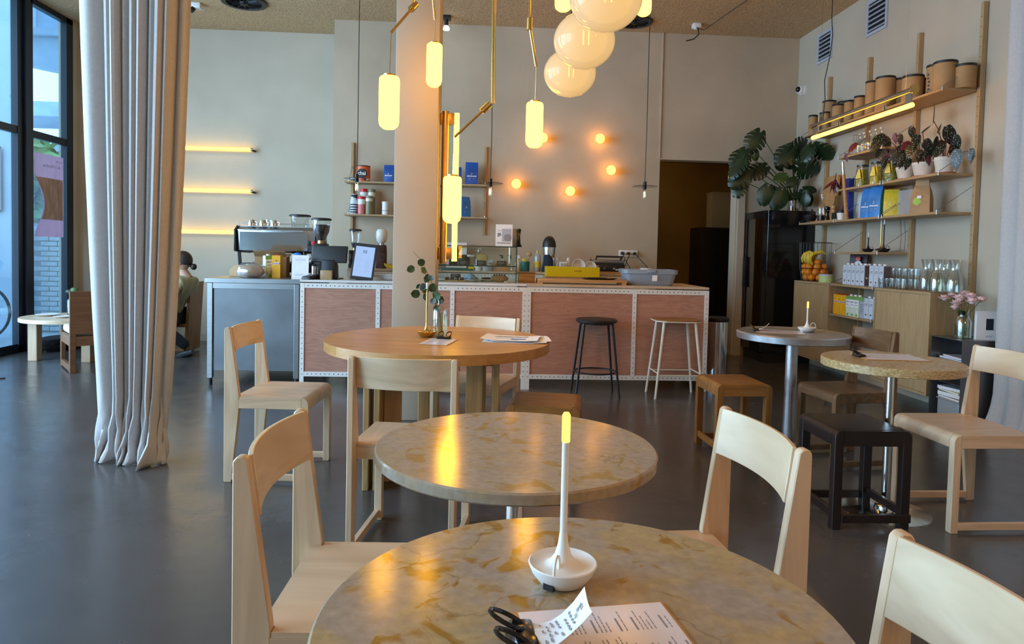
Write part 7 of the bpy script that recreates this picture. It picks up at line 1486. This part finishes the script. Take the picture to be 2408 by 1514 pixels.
def head(parent, c, yaw, tilt, hair_bun=True, s=1.0):
    """head with face; local -y is where the face looks"""
    T = Matrix.Translation(c) @ Matrix.Rotation(R(yaw), 4, 'Z') @ Matrix.Rotation(R(tilt), 4, 'X') @ Matrix.Scale(s, 4)
    b = B()
    rows = []
    for i in range(13):
        ph = math.pi*i/12; z = .118*math.cos(ph)*-1; rr = math.sin(ph)
        jaw = 1-.26*max(0, -z/.118)**1.4
        rows.append([T @ Vector((.076*rr*math.cos(a_)*jaw, (.094*rr*math.sin(a_))*(1-.10*max(0, -z/.118))-.012*max(0, -z/.118), z)) for a_ in [2*math.pi*k/20 for k in range(20)]])
    b.grid(rows, close=True)
    b.prism([(-.118, -.032), (-.092, -.030), (-.086, .022), (-.094, .020)], -.013, .013, 'x', T)
    part('head', b, M['skin'], parent, ang=60)
    for s2 in (-1, 1):
        part('eye', B().ball((s2*.031, -.083, .008), .012, 10, 7, (1, .5, .7), None), M['ceramic'], parent).matrix_local = T; part('iris', B().ball((s2*.031, -.0885, .008), .0055, 8, 6, (1, .4, 1)), M['choc'], parent).matrix_local = T
        part('ear', B().ball((s2*.076, .008, .0), .028, 10, 7, (.35, .7, 1.15)), M['skin'], parent).matrix_local = T; part('brow', B().tube([(s2*.016, -.093, .026), (s2*.032, -.092, .032), (s2*.048, -.083, .027)], .0035, 5), M['hair'], parent).matrix_local = T
    part('mouth', B().tube([(-.024, -.083, -.058), (0, -.092, -.058), (.024, -.083, -.058)], .0055, 6), M['redleaf'], parent).matrix_local = T
    hb = B(); rows = []
    for i in range(9):
        ph = math.pi*.60*i/8; rows.append([Vector(((.084*math.sin(ph)+.001)*math.cos(a_), .102*math.sin(ph)*math.sin(a_)+.010, .018+.112*math.cos(ph)-(0 if math.sin(a_) > -.25 else -.075*(i/8)**2*min(1, (-math.sin(a_)-.25)*2)))) for a_ in [2*math.pi*k/24 for k in range(24)]])
    hb.grid(rows, close=True).solid(.010); part('hair', hb, M['hair'], parent, ang=70).matrix_local = T
    if hair_bun: part('hair_bun', B().ball((0, .135, -.028), .036, 14, 9, (1, .9, 1)).ball((0, .10, -.02), .020, 10, 7), M['hair'], parent).matrix_local = T
def hand(parent, w, d, up, s=1.0, mat='skin'):
    """relaxed hand at wrist w pointing along d; five bent fingers"""
    d = Vector(d).normalized(); up = Vector(up); up = (up-d*up.dot(d)).normalized(); sd = d.cross(up); w = Vector(w)
    j = {'p': (w, (.024*s, .017*s)), 'm': (w+d*.055*s, (.036*s, .014*s)), 'k': (w+d*.085*s, (.037*s, .012*s))}; ed = [('p', 'm'), ('m', 'k')]
    skin_body('palm', j, ed, M[mat], parent, 1)
    for k, (off, L) in enumerate(((-.028, .060), (-.010, .070), (.009, .066), (.027, .052))):
        a0 = w+d*.075*s+sd*off*s; f1 = a0+d*L*.45*s-up*.004; f2 = f1+(d*.8-up*.6).normalized()*L*.32*s; f3 = f2+(d*.45-up*.9).normalized()*L*.26*s
        part('finger', B().tube([a0, f1, f2, f3], [.0095*s, .0088*s, .008*s, .006*s], 8), M[mat], parent)
    a0 = w+d*.03*s-sd*.028*s; part('thumb', B().tube([a0, a0+(d*.5-sd*.8).normalized()*.032*s, a0+(d*.8-sd*.55).normalized()*.062*s], [.012*s, .010*s, .007*s], 8), M[mat], parent)
def seated(label, hip, fwd, lean, top, trousers, hd, sit=.46, bun=True, arms='knee', backfoot=True, hf=.045, bf=.62):
    """adult sitting: hip point on the seat, fwd = facing direction (unit, horizontal), lean of the trunk in degrees"""
    t = thing('person', label, 'person', (hip[0], hip[1], 0)); f = Vector((fwd[0], fwd[1], 0)).normalized(); s = Vector((-f.y, f.x, 0)); U = Vector((0, 0, 1)); h = Vector((0, 0, sit+.09))
    tr = lambda k: f*math.sin(R(lean))*k + U*math.cos(R(lean))*k
    ch = h+tr(.30)+f*(.02); sho = h+tr(.46); nk = h+tr(.545)+f*(hf*.45); hc = h+tr(.70)+f*hf-U*max(0, hf-.045)*.35
    J = {'hip': (h, (.155, .125)), 'waist': (h+tr(.16)+f*.0, (.135, .105)), 'chest': (ch, (.158, .118)), 'sho': (sho, (.125, .085)), 'nk': (h+tr(.50)+f*.008, (.062, .062))}; E_ = [('hip', 'waist'), ('waist', 'chest'), ('chest', 'sho'), ('sho', 'nk')]
    hands = []
    for q, sg in (('l', 1), ('r', -1)):
        a0 = sho+s*sg*.155-U*.02; el = a0-U*.22+f*.13+s*sg*.04; wr = (h+f*.36+s*sg*.12+U*.10) if arms == 'knee' else (a0+f*.42-U*.16-s*sg*.05)
        J['a'+q] = (a0, (.066, .066)); J['e'+q] = (el, (.047, .047)); J['w'+q] = (el+(wr-el)*.92, (.036, .034)); E_ += [('sho', 'a'+q), ('a'+q, 'e'+q), ('e'+q, 'w'+q)]; hands.append((wr, wr-el))
    body = skin_body('clothes', J, E_, M[top], t, 2); body.name = 'shirt'
    L_ = {'c': (h-U*.01, (.15, .115))}; E2 = []
    for q, sg in (('l', 1), ('r', -1)):
        hp_ = h+s*sg*.095-U*.015; kn = h+f*.42+s*sg*.13-U*.0
        an = Vector((kn.x, kn.y, .10))-f*(bf if (backfoot and sg == backfoot) else .02)
        if backfoot and sg == backfoot: kn = h+f*.10+s*sg*.30+U*.06; an = Vector((.30, -.20, .10))
        L_['h'+q] = (hp_, (.100, .095)); L_['k'+q] = (kn, (.070, .066)); L_['s'+q] = (kn+(an-kn)*.5, (.062, .060)); L_['n'+q] = (an, (.060, .058)); E2 += [('c', 'h'+q), ('h'+q, 'k'+q), ('k'+q, 's'+q), ('s'+q, 'n'+q)]
        fd = f if not (backfoot and sg == backfoot) else (f*.6-U*.2).normalized()
        part('shoe', B().tube([an-f*.05-U*.045, an+fd*.06-U*.06, an+fd*.16-U*.068], [.038, .042, .030], 10), M['black'], t)
    skin_body('trousers', L_, E2, M[trousers], t, 2)
    part('neck', B().tube([h+tr(.47), nk, hc-U*.06], [.055, .050, .046], 12), M['skin'], t)
    yaw = math.degrees(math.atan2(f.x, -f.y)); head(t, hc+U*.02, yaw, hd, bun)
    for wr, d in hands: hand(t, wr, d, U)
    return t
seated('person with dark hair bun and olive top, sitting back beside the curtain', (-3.36, 7.74), (-1, .05), -27, 'olive_top', 'blackfab', -8, .33, True, 'knee', 1, .17, .66)
seated('person in dark navy jacket seated in the lounge chair, mostly hidden behind the curtain', (-4.17, 8.36), (.15, -1), -4, 'navy', 'blackfab', 0, .42, False, 'knee', 0)
